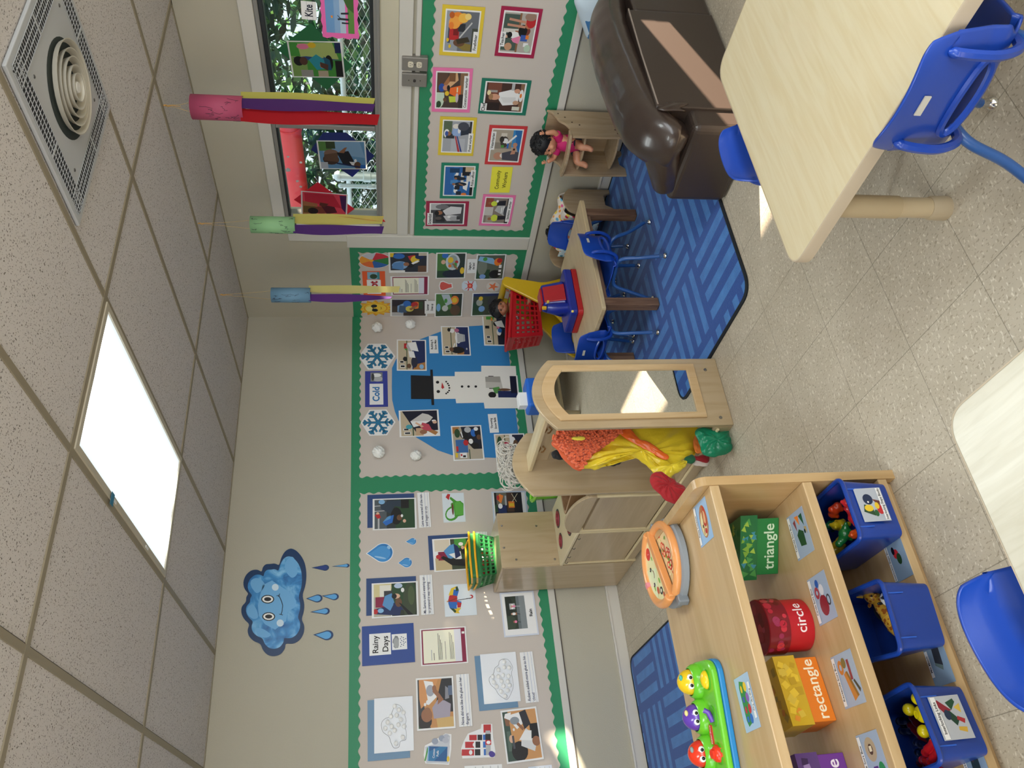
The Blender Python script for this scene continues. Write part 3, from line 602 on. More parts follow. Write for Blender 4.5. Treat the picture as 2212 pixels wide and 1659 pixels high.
def flake(cx, cy, K, r, label, tilt=0):
    P = pA(*K(cx, cy)); R_ = (pA(*K(cx, cy-r))-P).length
    t = thing('paper_snowflake', label, 'paper snowflake', M=frameM(P, WA, 0, LAY))
    G().paint(hexof('w')).prism(ell(0, 0, R_*1.02, R_*1.02, 6, math.pi/2), 0, .0006).build('paper_sheet', PRINT, t)
    for lay, col, wd in ((0, '12343c', 1.35), (1, '2a7ca8', 1)):
        g = G().paint(col); z = .0008+lay*.0003
        for k in range(6):
            a = k*math.pi/3+math.pi/2; d = V((math.cos(a), math.sin(a), 0)); n_ = V((-d.y, d.x, 0))
            def seg(p, q, w_):
                e = (q-p).normalized(); m_ = V((-e.y, e.x, 0))*w_/2; g.add([p+m_, p-m_, q-m_, q+m_], [(0, 1, 2, 3)]); g.v = g.v[:-4]+[(v[0], v[1], z+k*.00002) for v in g.v[-4:]]
            seg(V((0, 0, 0)), d*R_*(.88+.02*(lay == 0)), R_*.11*wd)
            for rr in (.42, .66):
                for s_ in (1, -1): seg(d*R_*rr, d*R_*(rr+.17)+n_*s_*R_*(.26 if rr < .5 else .17), R_*.09*wd)
        g.build('snowflake_outline' if lay == 0 else 'snowflake', PRINT, t)
flake(412, 1390, k3, 172, 'blue snowflake on a white hexagon, right of the Cold card')
flake(405, 705, k4, 164, 'blue snowflake on a white hexagon, left of the Cold card')
sheet(WA, k4(256, 530), k4(256, 122), k4(517, 523), '#34409c', 'dark blue Cold card with a snowy photo', 'title card', [('w r 0 0 100 100', .06, .2, .64, .8), ('g r 0 0 100 100;l e 30 40 30 40;w e 70 50 20 40;K e 50 80 40 12', .70, .22, .96, .76)], [('Cold', .35, .50, .42, '#2a78b8', .03, 0, .92)], name='title_card')
for i, (x, y, K, r) in enumerate(((413, 1058, k3, .036), (810, 1020, k3, .034), (410, 1055, k4, .038), (833, 1090, k4, .034))):
    P = pA(*K(x, y), .02); g = G(); rnd = random.Random(i+3); g.ball((0, 0, 0), r*1.02, 16, 12)
    g.v = [tuple(V(v)*(1+.13*rnd.uniform(-1, 1))) for v in g.v]; o = g.build('crumpled_paper_ball', mat('f2f2ef', .85)); o.location = (P.x, -r*1.05-.007, P.z)
    tag(o, ['crumpled white paper snowball, upper one near the corner', 'crumpled white paper snowball, lower one near the corner', 'crumpled white paper snowball, upper one left of the hill', 'crumpled white paper snowball, lower one left of the hill'][i], 'paper snowball', 'paper snowballs')
SC1 = '#c8b89c r 0 50 100 100;G r 0 66 100 69;w r 6 74 16 92;k r 8 76 14 90;w r 22 78 30 94;k r 23 80 29 92;'
photo(WA, k4(617, 118), k3(648, 1190), k4(957, 118), SC1+'n r 0 0 100 48;#b07840 p 0 0 26 0 18 34 0 46;#2a2c40 e 26 40 20 12;e e 74 70 8 6;r r 72 60 90 78;w p 40 36 62 42 64 62 42 58;w p 62 24 96 34 92 66 66 52;l p 66 52 92 66 80 70 62 60;k e 36 74 8 8;B e 10 14 8 8;T e 12 60 8 8', 'photo with white boxes on dark carpet, right of the Cold card')
sheet(WA, k3(1040, 1355), k3(1030, 1148), k3(1145, 1350), 'w', 'white label reading Building A Snow Man', 'label', (), [('Building A', .5, .70, .33, 'k', .03), ('Snow Man', .5, .28, .33, 'k', .03)], 1, name='caption_label')
photo(WA, k3(1190, 1382), k3(1172, 1030), k3(1533, 1382), SC1+'n r 0 0 100 46;#b07840 p 0 50 22 30 8 20 0 22;w e 60 40 20 12;l p 42 44 78 44 72 14 48 14;#8890a0 r 48 18 72 20;k e 16 44 12 26;T e 18 68 8 8;w e 86 62 8 9;#b86888 e 88 44 7 9;k e 90 74 7 6;w l 26 60 40 54 4;l e 20 10 4 3', 'photo with a white laundry basket full of paper, on the blue hill')
photo(WA, k3(1690, 1262), k3(1665, 900), k3(2030, 1262), SC1+'#1c1e34 r 0 0 100 50;#b07840 p 0 30 20 0 0 0;w e 44 44 12 9;b e 50 40 8 8;k e 74 52 10 12;k e 30 30 8 8;e r 88 60 100 90;p e 62 46 6 6;k r 56 80 66 96;w p 60 20 86 30 80 60 64 50;o r 84 66 96 72', 'photo partly hidden behind the toy shopping cart basket')
photo(WA, k4(1605, 432), k4(1588, 168), k4(2010, 430), '#2c3430 r 0 0 100 100;o r 20 86 80 92;k r 40 70 100 86;#c8c4bc p 42 44 98 50 96 96 44 96;#a8a49c p 70 50 98 50 96 96 72 96;#5a9a50 p 20 46 50 56 44 76 18 70;k e 12 78 14 12;n r 0 0 30 60;#141c34 r 20 0 100 20;T e 36 40 6 20', 'photo of a child pushing a white box, on the snowman lower body')
photo(WA, k4(650, 875), k4(638, 572), k4(1110, 857), SC1+'#12142c p 14 60 100 96 100 0 20 0;#c8a888 r 0 40 30 60;#b47c48 p 0 8 30 44 40 42 12 0;w p 34 66 58 74 76 30 58 20 42 40;#d0ccc8 p 58 74 90 40 84 24 72 12 58 20;#4aa4b4 e 36 78 9 9;#c84c60 p 20 16 44 24 52 42 34 48 18 36;s e 14 40 9 10;S p 32 44 50 62 54 58 36 38;w e 58 10 4 6;S e 52 8 6 6', 'photo of a child in a red top stacking white boxes, upper left on the hill')
photo(WA, k4(1262, 1145), k4(1230, 748), k4(1615, 1128), '#b8ac98 r 0 0 100 100;G r 0 44 30 47;w r 4 56 24 80;k r 6 60 12 70;r r 10 72 16 78;#3a6ca8 r 20 50 60 92;r r 24 84 40 92;y r 6 88 20 96;#b07840 p 78 100 100 100 100 74 84 86;#1c2030 p 30 0 100 0 100 70 60 60 30 30;k e 40 24 10 14;k e 58 40 12 14;r e 50 56 9 9;w e 54 38 8 8;k e 74 60 12 14;l e 90 46 9 12;b e 80 26 12 10;k e 80 12 12 10;w e 92 16 6 8;T e 66 8 8 8;G e 80 84 14 10;w l 66 66 84 70 4', 'photo of a group of children on the carpet, left edge of the hill')
sheet(WA, k4(1675, 825), k4(1650, 612), k4(1778, 818), 'w', 'white label reading Throwing Snow Balls', 'label', (), [('Throwing', .5, .70, .33, 'k', .03), ('Snow Balls', .5, .28, .33, 'k', .03)], 1, name='caption_label')
photo(WA, k4(1757, 1238), k4(1718, 838), k4(2110, 1220), SC1+'#24283c r 40 0 100 40;#b07840 p 40 36 64 40 48 0 30 0;#3c9aa8 r 0 36 20 60;k e 50 16 18 12;#b4324c e 66 60 14 14;s e 60 74 8 8;G e 70 86 26 10;w e 84 40 10 10;T e 74 30 10 8', 'photo half hidden by the grey yarn, bottom left of the snowman board')
# --- summer board on the window wall
P = pB(*k3(388, 225)); R_ = (pB(*k3(388, 135))-P).length
t = thing('paper_beach_ball', 'round beach ball picture in red, green, blue, orange and white', 'beach ball picture', M=frameM(P, WB, 0, LAY))
g = G(); g.paint(hexof('w')); g.prism(ell(0, 0, R_*1.03, R_*1.03*1.42, 28), 0, .0006)
hub = (-.02, .28)
for k, c in enumerate(('d02c3c', 'c4c8d4', 'f0a030', 'e87030', '2a64b0', '2c7c3c')):
    a0 = math.radians(-64+60*k); pl = [(hub[0]*R_, hub[1]*R_)]+[(R_*math.cos(a0+q*math.radians(60)/6), R_*1.4*math.sin(a0+q*math.radians(60)/6)) for q in range(7)]
    g.paint(c); g.flat(pl, .0008)
g.paint('f0b028'); g.flat(ell(hub[0]*R_, (hub[1]+.05)*R_, R_*.16, R_*.2, 14), .0010); g.build('picture', PRINT, t)
sheet(WB, k3(252, 648), k3(232, 355), k3(515, 640), '#f0602c', 'orange card with the word Hot in red and a palm tree photo', 'title card', [('w r 0 0 100 100', .08, .2, .66, .82), ('#88b8d0 r 0 0 100 100;G e 40 50 34 30;k l 50 0 50 50 6;c r 0 0 100 20', .68, .24, .97, .78)], [('Hot', .37, .51, .50, '#b8202c', .04)], name='title_card')
P = pB(*k3(395, 795)); R_ = (pB(*k3(395, 700))-P).length*1.0
t = thing('paper_sun', 'yellow paper sun wearing sunglasses', 'sun picture', M=frameM(P, WB, 0, LAY))
g = G(); Q = 1.5
g.paint('e8a028'); g.prism([(R_*(1 if k % 2 == 0 else .72)*math.cos(k*math.pi/14), R_*Q*(1 if k % 2 == 0 else .72)*math.sin(k*math.pi/14)) for k in range(28)], 0, .0006)
g.paint('f0c838'); g.flat([(R_*(.86 if k % 2 == 0 else .66)*math.cos(k*math.pi/14+.11), R_*Q*(.86 if k % 2 == 0 else .66)*math.sin(k*math.pi/14+.11)) for k in range(28)], .0007)
g.paint('e89a24'); g.flat(ell(0, 0, R_*.62, R_*Q*.62, 28), .0008); g.paint('f6d24c'); g.flat(ell(0, 0, R_*.56, R_*Q*.56, 28), .0009)
g.paint('fae88c'); g.flat(ell(-R_*.12, R_*.5, R_*.34, R_*.26, 20), .0010)
g.paint('16202a'); g.flat(ell(-R_*.25, R_*.06, R_*.2, R_*.24, 18, -.2), .0012); g.flat(ell(R_*.27, R_*.12, R_*.2, R_*.24, 18, .2), .0012); g.flat([(-R_*.1, R_*.16), (R_*.12, R_*.18), (R_*.12, R_*.24), (-R_*.1, R_*.22)], .0012)
g.paint('8a5a1c'); g.flat([(-.2*R_, -.35*R_), (-.1*R_, -.46*R_), (.1*R_, -.46*R_), (.22*R_, -.33*R_), (.1*R_, -.41*R_), (-.1*R_, -.41*R_)], .0012); g.build('picture', PRINT, t)
photo(WB, k3(555, 370), k3(545, 125), k3(1020, 370), '#2a2e38 r 0 0 100 100;#8ab0d8 e 36 74 22 22;#5a8cc4 p 10 64 56 64 48 92 20 96;w r 0 60 10 100;y r 80 90 100 100;b e 84 76 14 16;k e 40 44 16 10;s e 42 56 10 8;r p 50 28 76 20 90 34 84 52 62 46;y e 66 32 20 12;n e 80 20 12 12;w l 44 40 60 22 8;#c8bca8 r 86 0 100 22;T r 0 0 34 24', 'photo of a child in a blue sun hat with a beach ball')
sheet(WB, k3(580, 640), k3(570, 410), k3(1030, 645), 'w', 'printed document with maroon frame on the summer board', 'document', [('R r 0 0 100 100', .04, .04, .96, .95), (DOC, .09, .13, .91, .93)], name='framed_document', lay=1)
photo(WB, k3(570, 890), k3(570, 682), k3(1008, 890), '#3c3430 r 0 0 100 100;#b8b8bc r 0 66 22 100;#1e1c2c r 60 40 100 100;b e 74 56 20 12;#7ca4d0 p 14 68 78 66 62 84 26 84;S e 44 64 14 9;#3c5a7c p 20 56 60 60 66 78 22 80;#d8cc60 e 44 48 18 12;o e 66 30 22 14;r e 70 34 16 10;G p 40 10 90 10 86 22 44 22;s p 34 44 60 24 66 30 44 50', 'photo of a child in a sun hat holding an orange ball')
sheet(WB, k3(980, 855), k3(980, 703), k3(1100, 853), 'w', 'white label reading Summer Dress up', 'label', (), [('Summer', .5, .70, .30, 'k', .03), ('Dress up', .5, .28, .30, 'k', .03)], 2, name='caption_label')
SAND = '#4a7c3c r 0 40 100 100;#2c3830 r 0 0 100 40;G r 0 0 30 100;'
photo(WB, k3(1110, 440), k3(1118, 130), k3(1460, 445), SAND+'#1c2434 e 16 40 18 40;#c8d0d8 e 66 44 34 26;#98a8a8 e 68 44 26 18;y e 74 52 12 10;r e 66 30 6 6;o e 50 54 7 6;S e 66 78 9 8;e e 52 34 12 6;s l 36 26 60 44 6;b e 92 72 10 12;y e 30 8 14 8', 'photo of children digging in a sand tub, near the corner post')
sheet(WB, k3(1485, 372), k3(1490, 203), k3(1590, 372), 'w', 'white label reading Digging in the Sand', 'label', (), [('Digging in', .5, .70, .32, 'k', .03), ('the Sand', .5, .28, .32, 'k', .03)], 2, name='caption_label')
photo(WB, k3(1575, 452), k3(1603, 150), k3(1915, 457), '#5c6458 r 0 0 100 100;G r 0 50 40 100;#7c8478 e 50 80 34 18;B p 56 20 88 44 96 92 78 98;o e 72 24 16 14;r e 78 18 10 10;e e 84 72 8 8;k e 20 30 18 22;#7ca0d8 e 10 76 10 12;w r 16 8 60 18;k r 24 8 30 18;k r 40 8 46 18', 'photo of sand toys, lower one beside the board edge')
photo(WB, k3(1097, 898), k3(1103, 615), k3(1425, 890), SAND+'#c8ccc8 e 36 64 14 12;#5a4434 e 26 24 24 20;o e 72 28 20 16;y e 72 28 12 10;#b8c4d0 p 46 60 98 80 98 50 60 36;e e 70 62 10 6;#7cb0e0 e 40 90 18 8', 'photo of a child with an orange sand bowl, below the summer label')
photo(WB, k3(1532, 888), k3(1550, 612), k3(1870, 888), '#3c4438 r 0 0 100 100;G r 0 60 60 100;#7ca8e0 e 30 66 14 12;#a8b0a8 e 60 76 16 12;y e 78 72 10 8;n r 88 0 100 100;#d8d4c4 e 18 22 16 16;K e 60 24 30 22', 'photo half hidden behind the doll in the shopping cart')
cutout(WB, [(1150, 530), (1165, 478), (1200, 468), (1275, 500), (1310, 495), (1318, 555), (1275, 560), (1200, 592), (1162, 578)], 'w', 'red scallop shell picture on the summer board', 'shell picture', 'paper_shell', 0, k3, [('shell', '#dc5a50', [(1160, 530), (1172, 488), (1200, 480), (1272, 508), (1300, 506), (1304, 546), (1272, 552), (1200, 580), (1170, 570)])])
cutout(WB, [(1425, 500), (1450, 470), (1590, 470), (1606, 530), (1590, 585), (1450, 585), (1425, 560)], '#d8e4f0', 'red crab picture on a pale card', 'crab picture', 'paper_crab', 0, k3,
       [('crab_body', '#d84034', dot(1522, 527, 32, 30))] + [('claw', '#d84034', [(a, b), (a+18*s_, b+6*q), (c, d), (c-6, d+8*q)]) for a, b, c, d, s_, q in ((1450, 490, 1505, 508, 1, 1), (1450, 575, 1505, 548, 1, -1), (1572, 472, 1540, 508, -1, 1), (1572, 584, 1540, 548, -1, -1), (1490, 470, 1512, 500, 1, 1), (1490, 586, 1512, 556, 1, -1), (1560, 495, 1540, 515, -1, 1), (1560, 560, 1540, 540, -1, -1))] + [('crab_face', '#f09070', dot(1522, 527, 16, 16))])
st = [(1798+(70 if k % 2 == 0 else 26)*math.cos(k*math.pi/5+.1), 537+(55 if k % 2 == 0 else 20)*math.sin(k*math.pi/5+.1)) for k in range(10)]
cutout(WB, dot(1798, 537, 82, 62), '#dcd4cc', 'orange starfish picture above the shopping cart', 'starfish picture', 'paper_starfish', 0, k3, [('starfish', '#ee7a48', st)])
# --- community workers board
def worker(tl, tr, bl, K, col, pic, cap, cx, cy, cw, label, ch=.13):
    a, b = tagtxt(cap, cx, cy, cw, ch, ch*.95)
    return photo(WB, K(*tl), K(*tr), K(*bl), pic, label, frame=col, inner=.075, extra=[a], txt=[(b[0], b[1], b[2], b[3]*.82)+tuple(b[4:])], lay=0, cat='poster')
worker((378, 645), (420, 40), (860, 678), k5, '#e6c83c', '#6c7078 r 0 0 100 100;#9aa0a8 r 0 60 100 100;#3c4a5c r 20 84 60 92;r r 28 58 62 88;#801c20 r 40 60 60 76;#2c3038 r 50 40 70 62;#f08a30 e 82 66 16 22;#f8a848 e 72 74 16 18;#f8c050 e 84 48 12 16;#fcd880 e 88 34 8 10;o e 64 84 9 8;#c06028 e 90 84 8 8;#c8c8c8 l 34 56 74 20 4;#8c7a3c p 2 40 16 70 24 60 18 10 2 12;T e 22 56 10 18;#3c3426 p 18 60 30 66 38 30 26 22;y e 28 92 5 4;y e 12 84 5 4;#484c44 r 0 0 60 18', 'Firefighter', .30, .15, .44, 'yellow framed poster captioned Firefighter at the top right')
worker((1037, 655), (1123, 58), (1505, 692), k5, '#a8244c', '#b8b0a8 r 0 0 100 100;#4a5c54 r 4 52 96 100;#8c6444 r 0 46 100 52;#d8d4cc r 50 50 60 98;#a86c50 r 50 30 56 60;#f0f0f0 e 44 60 9 16;p p 26 62 34 70 44 40 22 44;#2c2c30 e 40 86 6 8;S e 40 86 4 6;k e 44 76 8 8;#c89878 e 14 76 10 12;#7c3c30 e 56 26 12 14;k e 56 36 16 14;#c07858 e 72 20 10 12;#c89078 l 78 30 84 84 6;#c89078 l 66 30 70 88 6;r e 82 14 18 16;#3a5cb0 r 30 18 46 40;#a08070 e 92 18 10 18;o r 36 14 46 24;w r 16 12 26 28;#b8d0b8 e 12 14 10 10', 'Teacher', .36, .86, .30, 'dark red framed poster captioned Teacher')
worker((288, 1322), (305, 792), (742, 1335), k5, '#ee7ab0', '#4a3c38 r 0 0 100 100;#c8dcc8 e 30 88 30 14;#5c4438 r 44 66 100 100;#8a6a50 r 0 0 100 24;#d8ac80 p 52 66 60 74 100 46 100 34 80 30;#a87048 p 60 72 90 44 96 58 66 80;#7c5438 r 76 40 100 60;#2a50a8 e 58 84 12 10;#c88c70 e 58 70 8 10;k e 58 62 8 5;#f07030 p 42 58 58 56 66 20 38 20 34 40;#e8e4c0 r 46 30 60 34;#c8d848 p 16 56 34 60 34 34 18 30;y e 42 66 7 7;T e 24 72 6 6;#c8b8c0 e 30 32 14 5;#342c2c r 0 0 40 26;G e 10 92 10 8', 'Construction  worker', .46, .14, .76, 'pink framed poster captioned Construction worker')
worker((840, 1343), (890, 920), (1408, 1372), k5, '#1e7a64', '#4a322c r 0 0 100 100;#7c4a3c r 60 60 100 96;#2c2020 r 0 60 30 100;#a8a4a0 r 66 70 74 96;#f0e4b0 e 64 92 9 5;w p 20 52 40 64 66 66 80 30 64 12 26 12;#e0e0e0 p 30 50 50 60 52 20 34 18;#d8a084 e 50 76 11 14;#a8805c e 50 86 11 6;#d8a084 e 74 18 8 8;#8c6a50 r 0 0 100 10;w e 58 6 22 6;o e 58 7 8 3;#c8a084 e 32 18 8 8;#d8d8c8 r 4 6 18 26;l r 76 26 100 34', 'Chef', .20, .90, .22, 'dark green framed poster captioned Chef')
worker((388, 550), (418, 55), (838, 568), k6, '#e4c83c', '#a8acb4 r 0 0 100 100;#b8bcc4 r 0 20 44 70;#5c6c54 r 44 70 100 100;w e 60 88 14 10;#30343c r 44 60 60 90;#7c9cd4 e 64 50 12 20;#98b4e0 p 54 66 76 66 78 40 52 38;s e 60 80 7 8;#3c5ca8 e 60 88 8 6;#2c3444 p 54 38 78 38 84 6 60 6;#e8e4dc e 84 56 8 12;#b43440 p 0 44 52 58 52 54 0 36;#34468c p 0 34 52 52 52 48 0 28;w e 70 44 9 5;#484c58 e 84 30 14 20;K r 40 0 100 8', 'Postal worker', .34, .12, .52, 'yellow framed poster captioned Postal worker')
worker((985, 668), (1050, 165), (1450, 685), k6, '#d03c40', '#b0a494 r 0 0 100 100;#8c8478 r 40 30 60 100;#3c8cc8 r 46 0 100 30;#2c6cb0 p 20 0 100 0 100 24 50 14;#d8d0c4 r 60 50 90 70;#c08c74 e 16 72 12 16;#e8e0d8 e 18 56 8 10;#4c4c58 p 0 0 4 56 26 60 34 30 30 0;#c08c74 p 22 30 54 20 56 12 24 14;#4c4440 e 62 56 18 14;w e 66 54 8 10;#38322e e 70 66 10 8;w l 56 48 84 18 6;e r 44 56 52 66;#c08c74 e 54 18 7 8;k r 36 16 42 22;b r 42 40 58 46', 'Veterinarian', .62, .86, .46, 'red framed poster captioned Veterinarian')
worker((412, 1105), (435, 648), (870, 1107), k6, '#1e8468', '#2c68b0 r 0 0 100 100;#3c80c4 r 0 54 100 70;w e 16 60 9 7;w e 32 62 6 5;w e 66 62 9 6;w e 76 58 7 5;#20283c r 0 40 14 58;#1c2030 r 20 46 34 64;#4c8cc8 r 40 54 54 80;#182030 r 60 48 70 68;#184068 r 80 50 96 84;#d8d4cc r 40 34 80 44;w p 16 20 24 34 48 36 50 16;#e4e0d8 p 50 24 74 24 76 12 50 10;#1c1e28 r 70 14 100 40;k e 90 14 10 10;#1c2838 e 40 44 7 22;s e 40 68 4 6;#1c2838 e 60 44 6 18;s e 60 62 4 5;s l 42 50 36 34 4;#c8b090 r 84 0 100 30;k r 0 0 84 10;o e 4 30 5 10', 'Police officer', .58, .13, .48, 'teal framed poster captioned Police officer')
sheet(WB, k6(1048, 1030), k6(1085, 702), k6(1303, 1040), '#f0ea48', 'bright yellow card reading Community Workers', 'title card', (), [('Community', .5, .66, .27, 'k', .01, 0, .92), ('Workers', .5, .30, .27, 'k', .01)], name='title_card')
worker((232, 1460), (240, 1140), (763, 1460), k6, '#a42448', '#48484c r 0 0 100 100;l r 70 70 100 100;#28282c r 10 56 70 84;#c8c8cc p 14 50 40 62 46 40 40 10 16 10;#d8d8dc p 44 54 66 64 88 40 84 6 52 8;#5c5450 e 28 76 8 10;s e 56 74 10 10;k e 54 82 11 7;#78787c e 86 66 12 20;#a8a8ac e 26 26 12 16;K r 22 10 40 20;w e 36 44 6 5', 'Scientist', .30, .90, .48, 'dark red framed poster captioned Scientist in the board corner')
worker((910, 1452), (970, 1052), (1312, 1462), k6, '#ee7ab0', '#8c8078 r 0 0 100 100;#984c3c r 60 70 100 100;#c8c4c0 r 30 66 64 100;#a89c90 r 0 60 30 90;l p 30 20 50 60 70 50 80 20;w r 40 30 64 34;w r 44 22 68 26;#d0e048 e 20 56 14 14;#d0e048 e 78 66 10 12;s e 16 76 6 7;s e 80 84 5 6;#202430 p 12 44 30 44 30 8 16 8;#202430 p 70 54 88 54 92 20 72 20;w e 88 54 5 5;k r 0 0 100 14;#484c54 e 50 14 20 10', 'Sanitation  worker', .52, .13, .74, 'pink framed poster captioned Sanitation worker')
# --- cloud painted board piece on the wall
k7 = crop(500, 1160, .16878)
co = [(760, 145), (830, 175), (900, 250), (945, 350), (962, 480), (950, 620), (905, 750), (935, 850), (930, 950), (895, 1060), (935, 1130), (930, 1230), (880, 1320), (800, 1370), (690, 1365), (690, 1420), (640, 1500), (560, 1530), (470, 1520), (400, 1450), (375, 1365), (290, 1340), (220, 1270), (205, 1190), (235, 1120), (165, 1060), (125, 980), (130, 890), (190, 835), (190, 770), (220, 730), (160, 660), (150, 570), (190, 480), (260, 425), (340, 420), (390, 455), (400, 390), (440, 350), (490, 350), (560, 340), (610, 370), (640, 260), (690, 180)]
P = [pA(*k7(*p)) for p in co]; c = sum(P, V())/len(P); c.y = 0
t = thing('cloud_painting', 'smiling blue painted cloud cut out on the wall above the boards', 'cloud painting', M=frameM(c, WA, 0, .001))
def L7(p): q = pA(*k7(*p))-c; return (q.x, q.z)
def up(pl):
    ar = sum(pl[i-1][0]*pl[i][1]-pl[i][0]*pl[i-1][1] for i in range(len(pl))); return pl if ar > 0 else pl[::-1]
o2 = Ry(up([L7(p) for p in co]), .04, 3); G().prism(o2, 0, .004).build('cloud_backing', mat('0e3560', .4), t)
PM = bpy.data.materials.new('cloud_paint'); PM.use_nodes = True; N, L, I = nodes(PM)
tc = N.new('ShaderNodeTexCoord'); nn = N.new('ShaderNodeTexNoise'); nn.inputs['Scale'].default_value = 9; nn.inputs['Detail'].default_value = 5; nn.inputs['Distortion'].default_value = 1.4; L.new(tc.outputs['Object'], nn.inputs[0])
rp = N.new('ShaderNodeValToRGB'); e = rp.color_ramp.elements; e[0].position = .30; e[0].color = lin('1a5a9c')+(1,); e[1].position = .70; e[1].color = lin('8cc8ee')+(1,); q = e.new(.5); q.color = lin('3f90cf')+(1,)
L.new(nn.outputs[0], rp.inputs[0]); L.new(rp.outputs[0], I['Base Color']); I['Roughness'].default_value = .35
cxy = L7((560, 880)); cxm, cym = cxy
inner = [(cxm+(x-cxm)*.86, cym+(y-cym)*.86) for x, y in o2]; G().flat(inner, .0044).build('blue_paint', PM, t)
g = G().paint('6fb0e2'); up_ = up
def up(pl): return Ry(up_(pl), .03, 3) if len(pl) < 13 and len(pl) != 14 else up_(pl)
g.flat(up([L7(p) for p in [(400, 620), (520, 560), (640, 640), (760, 720), (830, 820), (820, 900), (720, 960), (700, 1080), (560, 1190), (430, 1120), (350, 1010), (340, 880), (370, 740)]]), .0047)
g.flat(up([L7(p) for p in [(240, 560), (320, 520), (400, 560), (440, 620), (380, 700), (320, 730), (250, 640)]]), .0047); g.flat(up([L7(p) for p in [(700, 300), (780, 240), (840, 340), (850, 480), (780, 540), (700, 460), (680, 380)]]), .0047)
g.flat(up([L7(p) for p in [(200, 900), (280, 860), (330, 940), (350, 1040), (280, 1060), (200, 1000)]]), .0047); g.flat(up([L7(p) for p in [(300, 1160), (420, 1180), (520, 1260), (440, 1300), (330, 1260)]]), .0047); g.build('pale_blue_paint', PRINT, t)
up = up_
for x, y, r in ((562, 648, 44), (625, 1105, 46)): G().paint('cfe4f4').flat(up([L7(p) for p in dot(x, y, r)]), .0050).build('cheek', PRINT, t)
for x, y in ((465, 800), (478, 1022)):
    for a, b, col, z in ((84, 56, '141820', .0050), (70, 44, 'f4f4f2', .0052), (46, 26, '16181c', .0054)):
        G().paint(col).flat(up([L7(p) for p in dot(x, y, a, b)]), z).build('eye' if z == .005 else 'eye_white' if z == .0052 else 'pupil', PRINT, t)
G().tube([V((*L7(p), .0052)) for p in [(580, 760), (608, 750), (640, 820), (658, 880), (650, 950), (636, 1000)]], .0022, 5).tube([V((*L7(p), .0052)) for p in [(612, 990), (660, 1004)]], .0018, 5).tube([V((*L7(p), .0052)) for p in [(600, 770), (620, 730)]], .0018, 5).build('smile', mat('1c1e2c', .5), t)
for i, (tip, b, yy, lab) in enumerate((((1030, 395), 1240, (365, 440), 'dark blue painted raindrop under the right end of the cloud'), ((1290, 378), 1505, (343, 390), 'slim painted raindrop touching the green border'), ((955, 790), 1155, (742, 842), 'painted raindrop just under the smiling cloud, larger of two in line'), ((1158, 755), 1362, (742, 828), 'painted raindrop second below the cloud, smaller of two in line'), ((1010, 962), 1250, (908, 992), 'painted raindrop under the middle of the cloud'), ((1048, 1252), 1290, (1210, 1336), 'painted raindrop under the left part of the cloud'))):
    p0 = pA(*k7(*tip)); p1 = pA(*k7(b, sum(yy)/2)); wd = (pA(*k7(b, yy[0]))-pA(*k7(b, yy[1]))).length; hh = (p0-p1).length; cen = (p0+p1)/2
    sk = (p0.x-p1.x)/hh
    def ol(k): 
        r = wd/2*k; cy = -hh/2+wd/2
        return [(sk*(hh/2), cy+(hh-wd/2)*k)]+[(r*math.cos(q), cy+r*1.2*math.sin(q)) for q in [math.radians(150+j*240/16) for j in range(17)]]
    t = thing('painted_raindrop', lab, 'painted raindrop', M=frameM(V((cen.x, 0, cen.z)), WA, 0, .001))
    G().paint('143a68').prism(up(ol(1)), 0, .003).build('drop_backing', PRINT, t); G().paint('1c3a80' if i == 0 else '5aa4dc').flat(up([(x*.8, y*.82) for x, y in ol(.95)]), .0033).build('drop_paint', PRINT, t)
# --- papers on the window
k8 = crop(350, 0, .33153)
def wq(pts, o=-.006): return [pB(*k8(*p), o) for p in pts]
def kite_diamond(pts, col, ptl, ptr, pbl, pic, label, la):
    P = wq(pts); c = sum(P, V())/len(P); M = frameM(c, WB, 0, .001); t = thing('paper_diamond', la, 'paper kite', M=M); Mi = M.inverted()
    q = [(Mi @ p) for p in P]; G().paint(hexof(col)).prism(up([(a.x, a.y) for a in q]), 0, .0006).build('paper_sheet', THIN, t)
    A_, B_, C_ = wq([ptl, ptr, pbl]); d = B_-A_; ex, ey, n = WB; ang = math.atan2(d.dot(ey), d.dot(ex)); w_ = d.length
    Y = -ex*math.sin(ang)+ey*math.cos(ang); X = ex*math.cos(ang)+ey*math.sin(ang); h_ = abs((C_-A_).dot(Y)); cen = A_+X*w_/2-Y*h_/2
    g = G().paint(hexof('w')); g.box((-w_/2, -h_/2, 0), (w_/2, h_/2, .0006)); art(g, pic, -w_*.47, -h_*.47, w_*.47, h_*.47, .0007)
    o = g.build('photograph', THIN); o.matrix_world = frameM(cen, WB, ang, .0035); tag(o, label, 'photo')
kite_diamond([(970, 150), (750, 320), (1075, 585), (1240, 430)], '#2e7a4c', (852, 500), (812, 262), (1195, 512), 'e r 0 0 100 100;#8cae60 r 0 70 60 100;#b8c878 p 52 6 100 16 96 84 50 80;#2c4c8c p 50 0 60 70 56 96 48 90;n r 70 0 100 12;#141414 e 42 26 22 8;k e 46 86 14 10;#5c3c30 e 46 76 12 8;#2c9cb0 p 20 52 50 66 66 50 46 30 24 34;#1e5c78 p 20 34 60 36 50 24 20 22;o e 34 40 8 5;#5c3c30 p 18 30 36 28 44 44 30 44;p e 88 74 8 12;y e 92 56 8 8;#a8a4a0 r 0 60 20 84;#c8b49c r 0 30 18 50;k r 0 0 48 14', 'photo of a child painting, on the green paper kite in the window', 'green paper diamond kite stuck to the window, top edge right')
